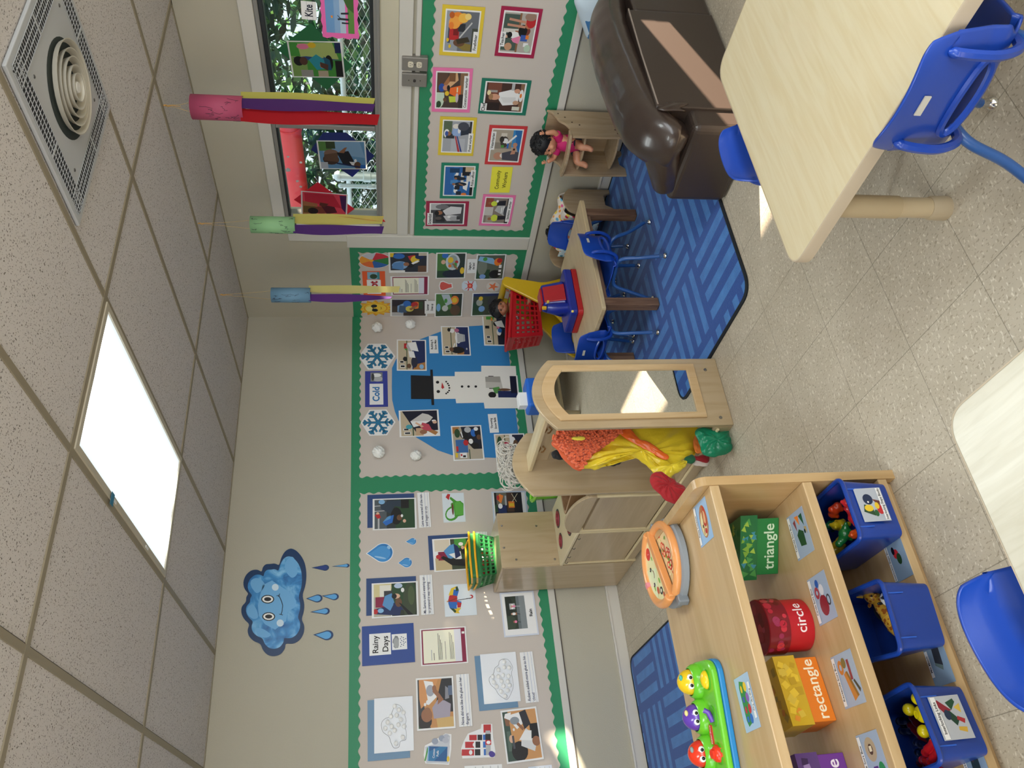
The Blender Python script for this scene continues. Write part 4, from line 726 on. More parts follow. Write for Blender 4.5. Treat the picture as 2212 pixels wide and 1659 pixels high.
kite_diamond([(1050, 862), (970, 975), (1240, 1153), (1386, 1015), (1200, 862)], '#26367c', (1030, 1098), (1005, 912), (1337, 1088), '#6c9cc4 r 0 0 100 100;#8cb4d4 p 40 0 100 10 100 90 60 92;#5c8c48 r 66 72 100 100;#3c4a30 r 74 64 100 84;#4a3830 e 34 76 20 18;#8c6c5c e 56 74 16 16;#6c5040 p 24 60 60 60 52 90 30 92;#1c1e28 p 14 50 60 62 66 36 30 26 10 30;s p 60 58 78 44 80 38 58 46;#c8ccd4 r 0 84 24 100;w p 10 30 26 36 24 22 8 22;T e 12 18 14 8;w e 30 22 6 3;n l 4 8 20 64 5;b r 0 0 14 12', 'photo of a child leaning over blue paper, on the blue paper kite', 'dark blue paper diamond kite stuck to the window')
kite_diamond([(1015, 1185), (858, 1300), (1055, 1425), (1160, 1428), (1255, 1360)], '#e02c44', (908, 1398), (905, 1240), (1205, 1405), '#e84c64 r 0 0 100 100;#b87c54 r 0 66 60 100;#7c6030 r 10 70 40 98;#8c4438 e 26 58 16 18;#2a1a1c e 20 76 14 12;#5c1c2c p 10 44 46 58 56 30 20 20;#d02c48 p 40 10 96 30 96 96 60 94;#501c5c p 20 0 96 0 96 16 40 10;#6c3028 p 40 50 56 40 60 60 46 62', 'photo of a child painting red paper, on the red paper kite', 'red paper diamond kite stuck to the window near its corner')
P = wq([(1030, -90), (1040, 245)]); 
t = sheet(WB, k8(1043, 248), k8(1020, -60), k8(1288, 262), '#ee6ab4', 'pink wavy edged frame with a photo of people flying a kite', 'framed picture', [('#8cb0d8 r 0 40 100 100;#6c9cd0 r 0 70 100 100;#b8cce0 r 0 30 100 50;#5c8c3c r 0 0 100 22;#3c6428 p 60 0 100 0 100 36 76 24;#1c2430 p 38 18 44 18 45 52 39 52;#1c2430 p 56 18 62 18 60 46 55 46;#1c2430 p 28 18 32 18 33 44 28 44;#1c2430 l 44 48 52 58 2;#1c2430 e 41 55 3 3;y e 47 78 4 3;o p 44 76 50 84 50 74', .13, .13, .87, .87)], lay=-3.6, poly=[(2, 3), (10, 0), (20, 4), (32, 1), (44, 5), (56, 1), (68, 4), (80, 0), (92, 3), (99, 2), (97, 14), (100, 28), (97, 42), (100, 56), (97, 70), (100, 84), (98, 98), (86, 100), (74, 96), (62, 100), (50, 97), (38, 100), (26, 96), (14, 99), (3, 98), (0, 86), (4, 72), (0, 58), (3, 44), (0, 30), (3, 16)], name='framed_picture')
sheet(WB, k8(910, 125), k8(903, 5), k8(1008, 127), 'w', 'white card with the handwritten word Kite in the window', 'word card', [('l r 0 24 100 26;l r 0 62 100 64',)], [('Kite', .5, .48, .74, '#1a2238', .02, 0, .72)], lay=-3.6, name='word_card')
random.seed(4)
for i, (x, y) in enumerate(((945, 540), (908, 625), (1038, 632), (760, 603), (1255, 550), (905, 1057), (820, 1020), (820, 1105), (882, 1178), (905, 1215), (1010, 873), (1165, 1240))):
    p = pB(*k8(x, y), -.012 if y > 700 else -.004); r = random.uniform(.009, .016); pl = [(r*random.uniform(.7, 1.2)*math.cos(a), r*random.uniform(.7, 1.2)*math.sin(a)) for a in [k*1.257 for k in range(5)]]
    o = G().paint('dfe2e4').prism(pl, 0, .0004).build('paper_scrap', THIN); o.matrix_world = frameM(p, WB, 0, .002); tag(o, 'small torn white paper scrap stuck to the window pane', 'paper scrap', 'torn paper scraps on the window')
# --- electrical plates on the window wall
for nm, a, b, lab in (('power_outlet', (868, 114), (923, 146), 'grey metal outlet box with two sockets between window and board'), ('switch_plate', (868, 149), (921, 180), 'grey metal box with a round knob beside the sockets')):
    p, q = pB(*a), pB(*b); c = (p+q)/2; w_ = abs(p.y-q.y); h_ = abs(p.z-q.z)
    t = thing(nm, lab, 'electrical box', M=frameM(c, WB, 0, .0)); me = mat('8f8b86', .4, .5)
    G().box((-w_/2, -h_/2, 0), (w_/2, h_/2, .036)).build('box', me, t, bev=.004)
    if nm == 'power_outlet':
        for s_ in (1, -1):
            so = G().prism(RR(-.017, -.014, .017, .014, .010), .036, .0385).build('socket', mat('d8d0bc', .4), t, loc=(0, s_*.022, 0))
            g = G(); g.box((-.007, -.002, .0385), (-.005, .006, .0387)); g.box((.005, -.002, .0385), (.007, .006, .0387)); g.prism(ell(0, -.008, .0022, .0022, 10), .0385, .0387); g.build('slot', mat('1a1a1a', .6), so)
        G().prism(ell(0, 0, .003, .003, 10), .036, .038).build('screw', mat('6a6864', .3, .8), t)
    else:
        G().lathe([(.007, 0), (.007, .006), (.004, .010), (.001, .010)], 12, Matrix.Translation((0, 0, .036))).build('knob', mat('2a2624', .4), t)
        for s_ in (1, -1): G().prism(ell(0, s_*.030, .003, .003, 8), .036, .0375).build('screw', mat('4a4846', .4, .5), t)
# ================================================================ FURNITURE
def qf(a, b, c, d): return lambda t: a
def cr(P, n=6, closed=False):
    """Catmull-Rom through points"""
    P = [V(p) for p in P]; out = []; N = len(P)
    for i in range(N if closed else N-1):
        a = P[i-1] if (i or closed) else P[0]; b = P[i]; c = P[(i+1) % N]; d = P[(i+2) % N] if (closed or i+2 < N) else P[-1]
        for q in range(n):
            u = q/n; out.append(.5*((2*b)+(c-a)*u+(2*a-5*b+4*c-d)*u*u+(3*b-a-3*c+d)*u**3))
    if not closed: out.append(P[-1])
    return out
def loft(g, polys, caps=(True, True)):
    n = len(polys[0][0]); vs = []
    for pl, z in polys: vs += [(x, y, z) for x, y in pl]
    fs = []
    for i in range(len(polys)-1):
        for q in range(n): fs.append((i*n+q, i*n+(q+1) % n, (i+1)*n+(q+1) % n, (i+1)*n+q))
    if caps[0]: fs.append(tuple(range(n-1, -1, -1)))
    if caps[1]: fs.append(tuple((len(polys)-1)*n+q for q in range(n)))
    return g.add(vs, fs)
MAPLE = wood('maple_veneer', 'd0ba96', 'c5ab86', .38, 'X', 1.6); MAPLEZ = wood('maple_upright', 'cfb591', 'c3a67e', .4, 'Z', 1.6)
PALE = wood('pale_maple_top', 'dccfae', 'd6c6a0', .32, 'X', 2.2, .2); PALE2 = wood('pale_linen_top', 'd2cdbb', 'c8c2ae', .35, 'Y', 3, .2)
KITCH = wood('birch_panel', 'bda888', 'b39d7c', .28, 'Y', 1.2, .3); KITCHZ = wood('birch_upright', 'bca787', 'b29c7a', .28, 'Z', 1.2, .3); PLYEDGE = mat('e0cfa6', .5)
SHELFW = wood('shelf_maple', 'c8ab80', 'bf9f72', .35, 'X', 1.3, .2); SHELFZ = wood('shelf_maple_side', 'c2a274', 'b89666', .38, 'Z', 1.3, .2)
BROWNW = wood('brown_leg_wood', '8a6a52', '6c4e3a', .5, 'Z', 2, 0); CHBLUE = mat('1a44a6', .30, coat=.2); TUBE = mat('2c5ca0', .35, coat=.3); CHROME = mat('d8d8d8', .12, 1); STEEL = mat('a8a8a8', .3, 1)
def make_chair(s, label, loc, rz, group, sticker=True):
    t = thing('school_chair', label, 'chair', loc, rz, group)
    prof = cr([(.185, .300), (.172, .325), (.13, .332), (.05, .322), (-.05, .316), (-.11, .325), (-.140, .352), (-.152, .40), (-.165, .46), (-.182, .53), (-.190, .562)], 5)
    NV = len(prof)-1
    def fn(u, v):
        x = 2*u-1; e = abs(x)
        vv = v+(.5-v)*2*.075*(e**5)*(1 if v < .12 else (1 if v > .85 else .15))
        f = max(0, min(NV-.001, vv*NV)); i = int(f); p = prof[i].lerp(prof[i+1], f-i)
        hw = .168 if v < .5 else .168-.024*(v-.5)*2-.012*max(0, v-.9)*10
        if .46 < v < .62: hw -= .022*math.sin((v-.46)/.16*math.pi)
        hw *= s; X = p[0]*s; Z_ = p[1]*s
        if v < .45: Z_ += .020*s*e**4*min(1, v*8)
        else: X += .035*s*e**2.2*min(1, (v-.45)*4)
        return (X, x*hw, Z_)
    cu, cv, ru, rv = .5, .66, .29, .055
    def keep(u, v):
        a = (u-cu)/ru; b = (v-cv)/rv; return not (a*a+b*b < 1)
    G().grid(fn, 40, 90, keep=keep).build('shell', CHBLUE, t, smooth=True, solid=.007*s)
    rim = [fn(cu+ru*1.04*math.cos(a), cv+rv*1.10*math.sin(a)) for a in [k*2*math.pi/32 for k in range(32)]]
    G().tube([(x-.006*s, y, z) for x, y, z in rim], .009*s, 7, closed=True).build('handle_rim', CHBLUE, t, smooth=True)
    for sd in (1, -1):                                   # moulded ribs that hold the frame behind the back
        G().tube(cr([(-.158*s, sd*.115*s, .50*s), (-.172*s, sd*.118*s, .45*s), (-.170*s, sd*.12*s, .38*s), (-.13*s, sd*.12*s, .315*s), (-.05*s, sd*.12*s, .305*s)], 4), [.004*s]+[.012*s]*14+[.015*s]*2, 7).build('frame_rib', CHBLUE, t, smooth=True)
    for sd in (1, -1):
        for fr, pts in ((1, [(-.02, .118, .300), (.08, .12, .298), (.118, .135, .27), (.14, .165, .17), (.165, .205, .045)]), (-1, [(-.02, .118, .300), (-.08, .12, .298), (-.125, .135, .265), (-.155, .165, .16), (-.205, .215, .045)])):
            pp = cr([(x*s, sd*y*s, z*s) for x, y, z in pts], 5)
            l = G().tube(pp, .0125*s+.001, 10).build('leg', TUBE, t, smooth=True)
            e = pp[-1]; g = G(); g.tube([tuple(e+V((0, 0, .004))), (e[0]*1.01, e[1]*1.0, .022*s)], .0115*s+.001, 10)
            g.lathe([(.001, 0), (.016*s+.001, 0), (.019*s+.001, .006*s), (.017*s, .014*s), (.009*s, .024*s), (.006*s, .026*s)], 14, Matrix.Translation((e[0]*1.01, e[1], 0)))
            g.build('foot_glide', CHROME, l, smooth=True)
    if sticker:
        x, y, z = fn(.5, .86); G().box((x-.0085*s-.001, -.024*s, z-.008*s), (x-.0065*s, .024*s, z+.008*s)).build('sticker', mat('c8c4b8', .4), t)
    return t
def big_table(name, label, x0, x1, y0, y1, h, top, leg=(.10, .10)):
    cx, cy = (x0+x1)/2, (y0+y1)/2; t = thing(name, label, 'table', (cx, cy, 0)); a, b = (x1-x0)/2, (y1-y0)/2
    G().prism(RR(-a+.004, -b+.004, a-.004, b-.004, .055, 8), h-.03, h).build('tabletop', top, t)
    P = RR(-a, -b, a, b, .06, 8); Pi = RR(-a+.005, -b+.005, a-.005, b-.005, .055, 8)
    g = G(); n = len(P); vs = []
    for pl, z in ((P, h-.032), (P, h-.004), (RR(-a+.002, -b+.002, a-.002, b-.002, .058, 8), h+.0006), (Pi, h+.0008)): vs += [(x, y, z) for x, y in pl]
    g.add(vs, [(i*n+q, i*n+(q+1) % n, (i+1)*n+(q+1) % n, (i+1)*n+q) for i in range(3) for q in range(n)]); g.build('edge_band', mat('c4b49c', .45), t, smooth=True)
    for sx in (1, -1):
        for sy in (1, -1):
            X, Y = sx*(a-leg[0]-.03), sy*(b-leg[1]); l = G().tube([(X, Y, .14), (X, Y, h-.03)], .029, 20).build('leg', mat('bda987', .4), t, smooth=True)
            G().tube([(X, Y, .045), (X, Y, .15)], .026, 20).build('leg_insert', mat('c4b190', .35), l, smooth=True); G().lathe([(.001, 0), (.031, 0), (.032, .006), (.031, .045), (.028, .052), (.001, .052)], 20, Matrix.Translation((X, Y, 0))).build('foot', mat('b5a58a', .5), l, smooth=True)
            G().box((X-sx*.03, Y-.003, h-.10), (X-sx*.12, Y+.003, h-.03)).build('leg_brace', mat('a08a68', .5), l)
    return t
big_table('activity_table', 'large maple topped activity table with round beige legs at the right', -2.44, -1.64, -4.62, -3.36, .42, PALE)
big_table('activity_table', 'pale linen topped activity table corner nearest the camera', -4.22, -3.02, -4.38, -3.62, .42, PALE2)
make_chair(.85, 'blue school chair pushed in at the left side of the large maple table', (-2.352, -3.90, 0), math.radians(4), 'blue chairs around the big tables')
make_chair(.80, 'blue school chair behind the large maple table, beside the brown couch', (-1.95, -3.425, 0), math.radians(-90), 'blue chairs around the big tables')
make_chair(.85, 'blue school chair between the toy shelf and the pale table', (-3.395, -3.69, 0), math.radians(-78), 'blue chairs around the big tables')
make_chair(.78, 'blue school chair at the right end of the pale table, only its edge in view', (-3.125, -4.015, 0), math.radians(180), 'blue chairs around the big tables')
# small table
t = thing('play_table', 'small wooden play table with brown legs on the blue rug', 'table', (-.865, -1.40, 0))
G().prism(RR(-.39, -.30, .39, .30, .022, 4), .312, .335).build('tabletop', wood('play_top', 'cdb893', 'c0a880', .4, 'X', 1.2, .1), t, bev=.003)
for a, b in (((-.34, -.262, .283), (.34, -.242, .312)), ((-.34, .242, .283), (.34, .262, .312)), ((-.335, -.25, .283), (-.315, .25, .312)), ((.315, -.25, .283), (.335, .25, .312))): G().box(a, b).build('apron', wood('apron_wood', '8f7058', '745541', .5, 'X', 2, 0), t)
for sx in (1, -1):
    for sy in (1, -1): G().box((sx*.345, sy*.275, .0112), (sx*.295, sy*.225, .312)).build('leg', BROWNW, t, bev=.005)
CG = 'blue chairs around the play table'
make_chair(.74, 'blue toddler chair in front of the play table, back turned to the camera', (-.945, -1.70, .0115), math.radians(104), CG)
make_chair(.74, 'blue toddler chair at the left side of the play table next to the mirror', (-1.20, -1.39, .0115), math.radians(12), CG)
make_chair(.74, 'blue toddler chair at the right side of the play table by the doll bed', (-.478, -1.305, .0115), math.radians(180), CG)
make_chair(.74, 'blue toddler chair behind the play table against the wall', (-.94, -1.12, .0115), math.radians(-90), CG)
# ---------------------------------------------------------------- rugs
def rug_mat():
    M = bpy.data.materials.new('blue_rug_pile'); M.use_nodes = True; N, L, I = nodes(M)
    t = N.new('ShaderNodeTexCoord'); s = N.new('ShaderNodeSeparateXYZ'); L.new(t.outputs['Object'], s.inputs[0])
    def ma(op, a, b=None):
        m_ = N.new('ShaderNodeMath'); m_.operation = op
        for i, q in enumerate((a, b)):
            if q is None: continue
            if isinstance(q, (int, float)): m_.inputs[i].default_value = q
            else: L.new(q, m_.inputs[i])
        return m_.outputs[0]
    T_ = .40                                             # tiles with bars running one way, then the other
    ux, uy = ma('MULTIPLY', s.outputs[0], 1/T_), ma('MULTIPLY', s.outputs[1], 1/T_)
    par = ma('MODULO', ma('ADD', ma('ADD', ma('FLOOR', ux), ma('FLOOR', uy)), 40), 2); fx, fy = ma('FRACT', ux), ma('FRACT', uy)
    def bars(a, b):
        k = ma('FRACT', ma('MULTIPLY', a, 4)); on_ = ma('MULTIPLY', ma('GREATER_THAN', k, .28), ma('LESS_THAN', k, .78))
        return ma('MULTIPLY', on_, ma('MULTIPLY', ma('GREATER_THAN', b, .06), ma('LESS_THAN', b, .94)))
    m1 = bars(fx, fy); m2 = bars(fy, fx)
    f = ma('ADD', ma('MULTIPLY', m1, par), ma('MULTIPLY', m2, ma('SUBTRACT', 1, par)))
    n = N.new('ShaderNodeTexNoise'); n.inputs['Scale'].default_value = 260; n.inputs['Detail'].default_value = 3; L.new(t.outputs['Object'], n.inputs[0])
    n2 = N.new('ShaderNodeTexNoise'); n2.inputs['Scale'].default_value = 14; n2.inputs['Detail'].default_value = 3; L.new(t.outputs['Object'], n2.inputs[0])
    f2 = ma('MULTIPLY', f, ma('ADD', .35, ma('MULTIPLY', n2.outputs[0], .9)))
    c = N.new('ShaderNodeMix'); c.data_type = 'RGBA'; L.new(f2, c.inputs[0]); c.inputs[6].default_value = lin('0a4a9c')+(1,); c.inputs[7].default_value = lin('3f82cc')+(1,)
    d = N.new('ShaderNodeMix'); d.data_type = 'RGBA'; d.blend_type = 'MULTIPLY'; d.inputs[0].default_value = .4; L.new(c.outputs[2], d.inputs[6]); L.new(n.outputs[0], d.inputs[7])
    g_ = N.new('ShaderNodeMix'); g_.data_type = 'RGBA'; g_.blend_type = 'MULTIPLY'; g_.inputs[0].default_value = 1; L.new(d.outputs[2], g_.inputs[6]); g_.inputs[7].default_value = (1.3, 1.3, 1.3, 1)
    L.new(g_.outputs[2], I['Base Color']); I['Roughness'].default_value = .95; I['Sheen Weight'].default_value = .25; I['Specular IOR Level'].default_value = .1
    b = N.new('ShaderNodeBump'); b.inputs['Strength'].default_value = .6; b.inputs['Distance'].default_value = .004; L.new(n.outputs[0], b.inputs['Height']); L.new(b.outputs[0], I['Normal'])
    return M
RUG = rug_mat()
def rug(label, x0, x1, y0, y1, rot=.0):
    t = thing('area_rug', label, 'rug', ((x0+x1)/2, (y0+y1)/2, 0)); a, b = (x1-x0)/2, (y1-y0)/2
    P = RR(-a, -b, a, b, .09, 8); G().prism(RR(-a+.012, -b+.012, a-.012, b-.012, .08, 8), .001, .0085).build('pile', RUG, t)
    G().tube([(x, y, .005) for x, y in RR(-a+.009, -b+.009, a-.009, b-.009, .082, 8)], .0075, 6, closed=True).build('binding', mat('131c26', .8), t, smooth=True); return t
rug('bright blue patterned rug under the play table', -1.795, -.013, -2.508, -.15)
rug('bright blue patterned rug behind the toy shelf by the wall', -4.8, -2.60, -1.75, -.03)
# ---------------------------------------------------------------- toy shelf
sx0, sx1, sy0, sy1 = -4.12, -2.775, -2.885, -2.345
sh = thing('toy_shelf', 'low maple toy shelf with blue bins and shape boxes', 'shelf', ((sx0+sx1)/2, (sy0+sy1)/2, 0)); ox, oy = (sx0+sx1)/2, (sy0+sy1)/2
def side(xa, xb):
    pr_ = [(sy0, 0), (sy1, 0)]+[(y, z) for y, z in Ry([(sy1, .3), (sy1, .6), (sy0, .6), (sy0, .3)], .045, 8)[9:-9]]
    pr_ = [(sy0, .0), (sy1, .0)]+Ry([(sy1, .2), (sy1, .600), (sy0, .600), (sy0, .2)], .04, 8)[9:27]
    g = G(); n = len(pr_); vs = [(xa-ox, y-oy, z) for y, z in pr_]+[(xb-ox, y-oy, z) for y, z in pr_]
    g.add(vs, [(i, (i+1) % n, n+(i+1) % n, n+i) for i in range(n)]+[tuple(range(n-1, -1, -1)), tuple(range(n, 2*n))]); return g
side(sx1-.026, sx1).build('side_panel', SHELFZ, sh); side(sx0, sx0+.026).build('side_panel', SHELFZ, sh)
def brd(nm, z0, z1, ya=sy0+.002, yb=sy1-.002): return G().box((sx0+.026-ox, ya-oy, z0), (sx1-.026-ox, yb-oy, z1)).build(nm, SHELFW, sh, bev=.0025)
brd('top_board', .534, .562); brd('middle_board', .258, .287); brd('bottom_board', .028, .055); brd('toe_board', 0, .028, sy0+.03, sy0+.05)
G().box((sx0+.026-ox, sy1-.012-oy, .055), (sx1-.026-ox, sy1-.004-oy, .258)).build('back_panel', SHELFW, sh)
WF = (V((1, 0, 0)), V((0, 1, 0)), V((0, 0, 1)))
def card(x, y, z, w_, h_, rot, bg, pic, txt, label, tr=False):
    g = G().paint(hexof(bg)).box((-w_/2, -h_/2, 0), (w_/2, h_/2, .0005)); art(g, pic, -w_/2, -h_/2, w_/2, h_/2, .0005)
    g.paint(hexof('w')); tw = min(.9, .065*len(txt))*w_/2; yy = h_*.40; g.flat([(-w_*.46, yy-h_*.07), (w_*.46, yy-h_*.07), (w_*.46, yy+h_*.07), (-w_*.46, yy+h_*.07)] if len(txt) > 10 else [(-tw, yy-h_*.07), (tw, yy-h_*.07), (tw, yy+h_*.07), (-tw, yy+h_*.07)], .0021)
    o = g.build('picture_label', GLOSS); o.location = (x, y, z+.0006); o.rotation_euler = (0, 0, rot); tag(o, label, 'label card')
    l = letters(txt, h_*.115, 'lettering', o, '101014', (0, yy, .0023), h_*.002); k = min(1, w_*.88/max(l.dimensions.x, .001)); l.scale = (k, 1, 1); return o
PIZ = '#b0764c e 50 42 40 28;#e8dca8 e 44 46 30 20;#c03c30 e 60 34 26 14;#e8b080 e 58 34 16 8;k e 40 52 4 4;r e 26 38 7 7;#b0764c l 20 52 82 36 5'
card(-2.868, -2.786, .562, .118, .098, -.06, '#9cc0e6', PIZ, 'Pizza Counter', 'pale blue label card with a pizza picture on the shelf top')
card(-3.347, -2.784, .562, .128, .092, math.pi, '#a8c4e0', '#2c8a44 p 8 30 14 62 86 62 92 30 80 22 20 22;y e 22 60 9 10;#8c5cb0 e 42 62 9 10;r e 62 60 9 10;b e 80 58 9 10;y e 24 36 7 6;#3c5cb0 r 38 30 48 42;r e 62 36 7 6;b r 74 30 84 42', 'Pop Up Toy', 'pale blue label card with the pop up toy picture on the shelf top')
card(-2.918, -2.792, .287, .128, .10, -.04, '#a4b4cc', 'G p 20 30 24 60 50 66 60 50 50 28;#8c3440 p 56 60 80 72 84 58;o p 66 40 90 58 88 36;#2c5c40 p 60 16 86 34 88 14;#b8a070 p 40 10 58 22 56 8;k e 48 20 5 4', 'Triangle Sort Box', 'label card with green triangle pictures on the middle shelf')
card(-3.105, -2.800, .287, .125, .10, -.03, '#a4b4cc', '#8c2c38 e 34 46 22 22;#a43c48 e 64 66 13 12;#a4b4cc e 64 66 5 5;#2c5cb0 e 82 56 9 9;#dcdce4 e 66 40 12 11;#44484c e 40 18 12 10;#a4b4cc e 40 18 8 6', 'Circle Sort Box', 'label card with round toy pictures on the middle shelf')
card(-3.315, -2.802, .287, .128, .105, -.02, '#a4b4cc', '#c8803c p 8 44 60 60 64 50 14 26;#8c6430 p 14 26 64 50 64 42 16 18;#c87c3c e 74 66 14 12;#a4b4cc e 74 66 6 5;#8c2c40 r 46 24 84 34;#3c3834 p 20 10 44 26 46 20 26 4;#7c6c3c e 80 48 10 10', 'Rectangle Sort Box', 'label card with rectangle toy pictures on the middle shelf')
card(-3.505, -2.806, .287, .125, .10, 0, '#a4b4cc', '#b8a488 e 70 50 22 24;#5c4434 e 70 50 10 10;#e8dcc0 r 66 44 76 56;#2c8c50 e 30 24 16 14;#5c3c84 r 16 40 40 60', 'Square Sort Box', 'label card with square toy pictures on the middle shelf, cut by the picture')
card(-3.025, -2.842, .055, .11, .085, -.03, '#8ca4bc', 'r e 64 50 12 14;k e 74 60 10 8;G e 50 40 14 12', 'Interlocking Shape Blocks', 'label card on the bottom shelf beside the fruit shape bin')
card(-3.30, -2.848, .055, .11, .085, -.03, '#8ca4bc', '#3c4048 p 40 30 50 64 80 60 84 26;#6c8080 p 40 30 50 64 44 66 30 36', 'Mix Match', 'label card on the bottom shelf beside the animal bin')
card(-3.545, -2.842, .055, .11, .085, 0, '#8ca4bc', '#2c3c40 p 40 30 50 64 80 60 84 26;#a43c48 p 60 50 84 70 90 60', 'Interlocking', 'label card on the bottom shelf beside the link bin')
# boxes on the shelf
rnd = random.Random(5)
def scatter_shapes(g, kind, cols, w_, z0, z1, n, y, r=.008):
    for _ in range(n):
        cx, cz = rnd.uniform(-w_/2+r, w_/2-r), rnd.uniform(z0+r*.6, z1-r*.6); g.paint(rnd.choice(cols)); a = rnd.uniform(0, 6.28); q = rnd.uniform(.7, 1.3)*r
        m_ = {'tri': 3, 'sq': 4, 'cir': 12}[kind]; yy = y-rnd.uniform(.0002, .0012)
        pl = [(max(-w_/2, min(w_/2, cx+q*math.cos(a+k*6.2832/m_))), max(z0, min(z1, cz+q*math.sin(a+k*6.2832/m_)))) for k in range(m_)]
        g.add([(x, yy, z) for x, z in pl], [tuple(range(m_))])
def top_shapes(g, kind, cols, inside, z, n, r=.012):
    k = 0
    while k < n:
        x, y = rnd.uniform(-.12, .12), rnd.uniform(-.12, .12)
        if not inside(x, y): continue
        k += 1; g.paint(rnd.choice(cols)); a = rnd.uniform(0, 6.28); q = rnd.uniform(.6, 1.2)*r; m_ = {'tri': 3, 'sq': 4, 'cir': 14}[kind]
        g.add([(x+q*math.cos(a+j*6.2832/m_), y+q*math.sin(a+j*6.2832/m_), z+.0002+k*.00005) for j in range(m_)], [tuple(range(m_))])
# triangular box
t = thing('triangle_box', 'green triangular sorting box with a patterned lid and the word triangle', 'sorting box', (-2.86, -2.60, .288), math.radians(-36))
tri = [(-.085, -.07), (.085, -.07), (.0, .075)]; tril = [(-.097, -.077), (.097, -.077), (.0, .090)]
G().prism(tri, 0, .09).build('box', mat('1f7a3a', .45), t, bev=.002)
g = G().paint('246e3c'); g.prism(tril, .072, .125); scatter_shapes(g, 'tri', ['7fae3c', '4c9a4c', '3c8c9c', '9cc048', '2c7c48'], .18, .074, .123, 26, -.0772, .011); top_shapes(g, 'tri', ['5c8c34', '7fa040', '3c7c48'], lambda x, y: y > -.06 and abs(x) < (.075-y)*.5, .125, 26, .014); g.build('lid', GLOSS, t)
letters('triangle', .046, 'lettering', t, 'c9e2c2', (0, -.0712, .030), .0006).rotation_euler = (math.pi/2, 0, 0)
# round box
t = thing('round_box', 'red round sorting box with dotted lid and the word circle', 'sorting box', (-3.135, -2.655, .288), math.radians(4))
G().lathe([(.001, 0), (.070, 0), (.071, .004), (.071, .085)], 40).build('box', mat('b81824', .4), t, smooth=True)
g = G().paint('7c1420'); g.lathe([(.0715, .072), (.076, .073), (.076, .132), (.074, .134), (.001, .134)], 40)
for _ in range(22):
    a, z, r = rnd.uniform(-3.0, -.2), rnd.uniform(.078, .126), rnd.uniform(.006, .012); g.paint(rnd.choice(['b82438', '9c2c50', 'c83040', '681018']))
    g.add([((.0763+_*.00003)*math.cos(a+r*math.cos(q)/.076), (.0763+_*.00003)*math.sin(a+r*math.cos(q)/.076), max(.0735, min(.131, z+r*math.sin(q)))) for q in [k*6.2832/12 for k in range(12)]], [tuple(range(12))])
top_shapes(g, 'cir', ['8c1c28', '681018', '9c2c40', 'a42834'], lambda x, y: x*x+y*y < .0036, .134, 14, .013); g.build('lid', GLOSS, t, smooth=True)
o = letters('circle', .040, 'lettering', t, 'f0e0e0', (0, 0, 0), .0004)
for v in o.data.vertices: x, y = v.co.x, v.co.y; a = -math.pi/2+x/.0715; v.co = (.0715*math.cos(a), .0715*math.sin(a), y+.036)
# rectangular box
t = thing('rectangle_box', 'orange sorting box with a yellow patterned lid and the word rectangle', 'sorting box', (-3.315, -2.625, .288), math.radians(4))
G().box((-.083, -.06, 0), (.083, .06, .09)).build('box', mat('e07a1c', .4), t, bev=.002)
g = G().paint('c9a41e'); g.box((-.089, -.066, .066), (.089, .066, .128)); scatter_shapes(g, 'sq', ['e0bc30', 'b89418', 'dc8c28', 'd4b43c'], .17, .070, .126, 22, -.0662, .013); top_shapes(g, 'sq', ['b08c1c', 'c07c20', '9c8420'], lambda x, y: abs(x) < .075 and abs(y) < .05, .128, 20, .014); g.build('lid', GLOSS, t)
letters('rectangle', .042, 'lettering', t, 'f2e6c8', (0, -.0602, .030), .0005).rotation_euler = (math.pi/2, 0, 0)
t = thing('square_box', 'purple square sorting box with a patterned lid at the picture edge', 'sorting box', (-3.545, -2.60, .288), math.radians(2))
G().box((-.075, -.075, 0), (.075, .075, .10)).build('box', mat('6c3490', .4), t, bev=.002)
g = G().paint('5a3c78'); g.box((-.081, -.081, .075), (.081, .081, .135)); scatter_shapes(g, 'sq', ['9c80b4', '3c2450', '7c5c9c', 'b8a4cc'], .155, .08, .132, 20, -.0812, .013); top_shapes(g, 'sq', ['4c3064', '7c6094', '3c2450'], lambda x, y: abs(x) < .07 and abs(y) < .07, .135, 20, .014); g.build('lid', GLOSS, t)
letters('square', .046, 'lettering', t, 'ece4f0', (0, -.0752, .034), .0006).rotation_euler = (math.pi/2, 0, 0)
# blue bins
BIN = mat('163f9c', .28, coat=.2)
def bin_(x, y, rz, label):
    t = thing('storage_bin', label, 'bin', (x, y, .057), rz, 'blue bins on the bottom shelf'); g = G(); D = .155
    def R_(s, r): return RR(-.088*s, -D*s-.0, .088*s, D*s, r, 5)
    loft(g, [(R_(.90, .02), 0), (R_(1.0, .024), .135), (R_(.97, .022), .135), (R_(.875, .018), .006)], (True, True)); g.build('tub', BIN, t, smooth=True)
    G().tube([(x_, y_, .137) for x_, y_ in R_(1.015, .026)], .0065, 8, closed=True).build('rim', BIN, t, smooth=True)
    for s_ in (-1, 1): G().box((s_*.055-.0015, -D-.0005, .085), (s_*.055+.0015, -D*.98, .130)).build('rib', mat('2c62cc', .3), t)
    return t
b1 = bin_(-2.900, -2.765, math.radians(0), 'blue bin of fruit coloured shape blocks with a front picture label'); b2 = bin_(-3.180, -2.775, math.radians(-6), 'blue bin holding the giraffe and zebra tubes'); b3 = bin_(-3.455, -2.765, math.radians(4), 'blue bin of yellow and red links with a front picture label')
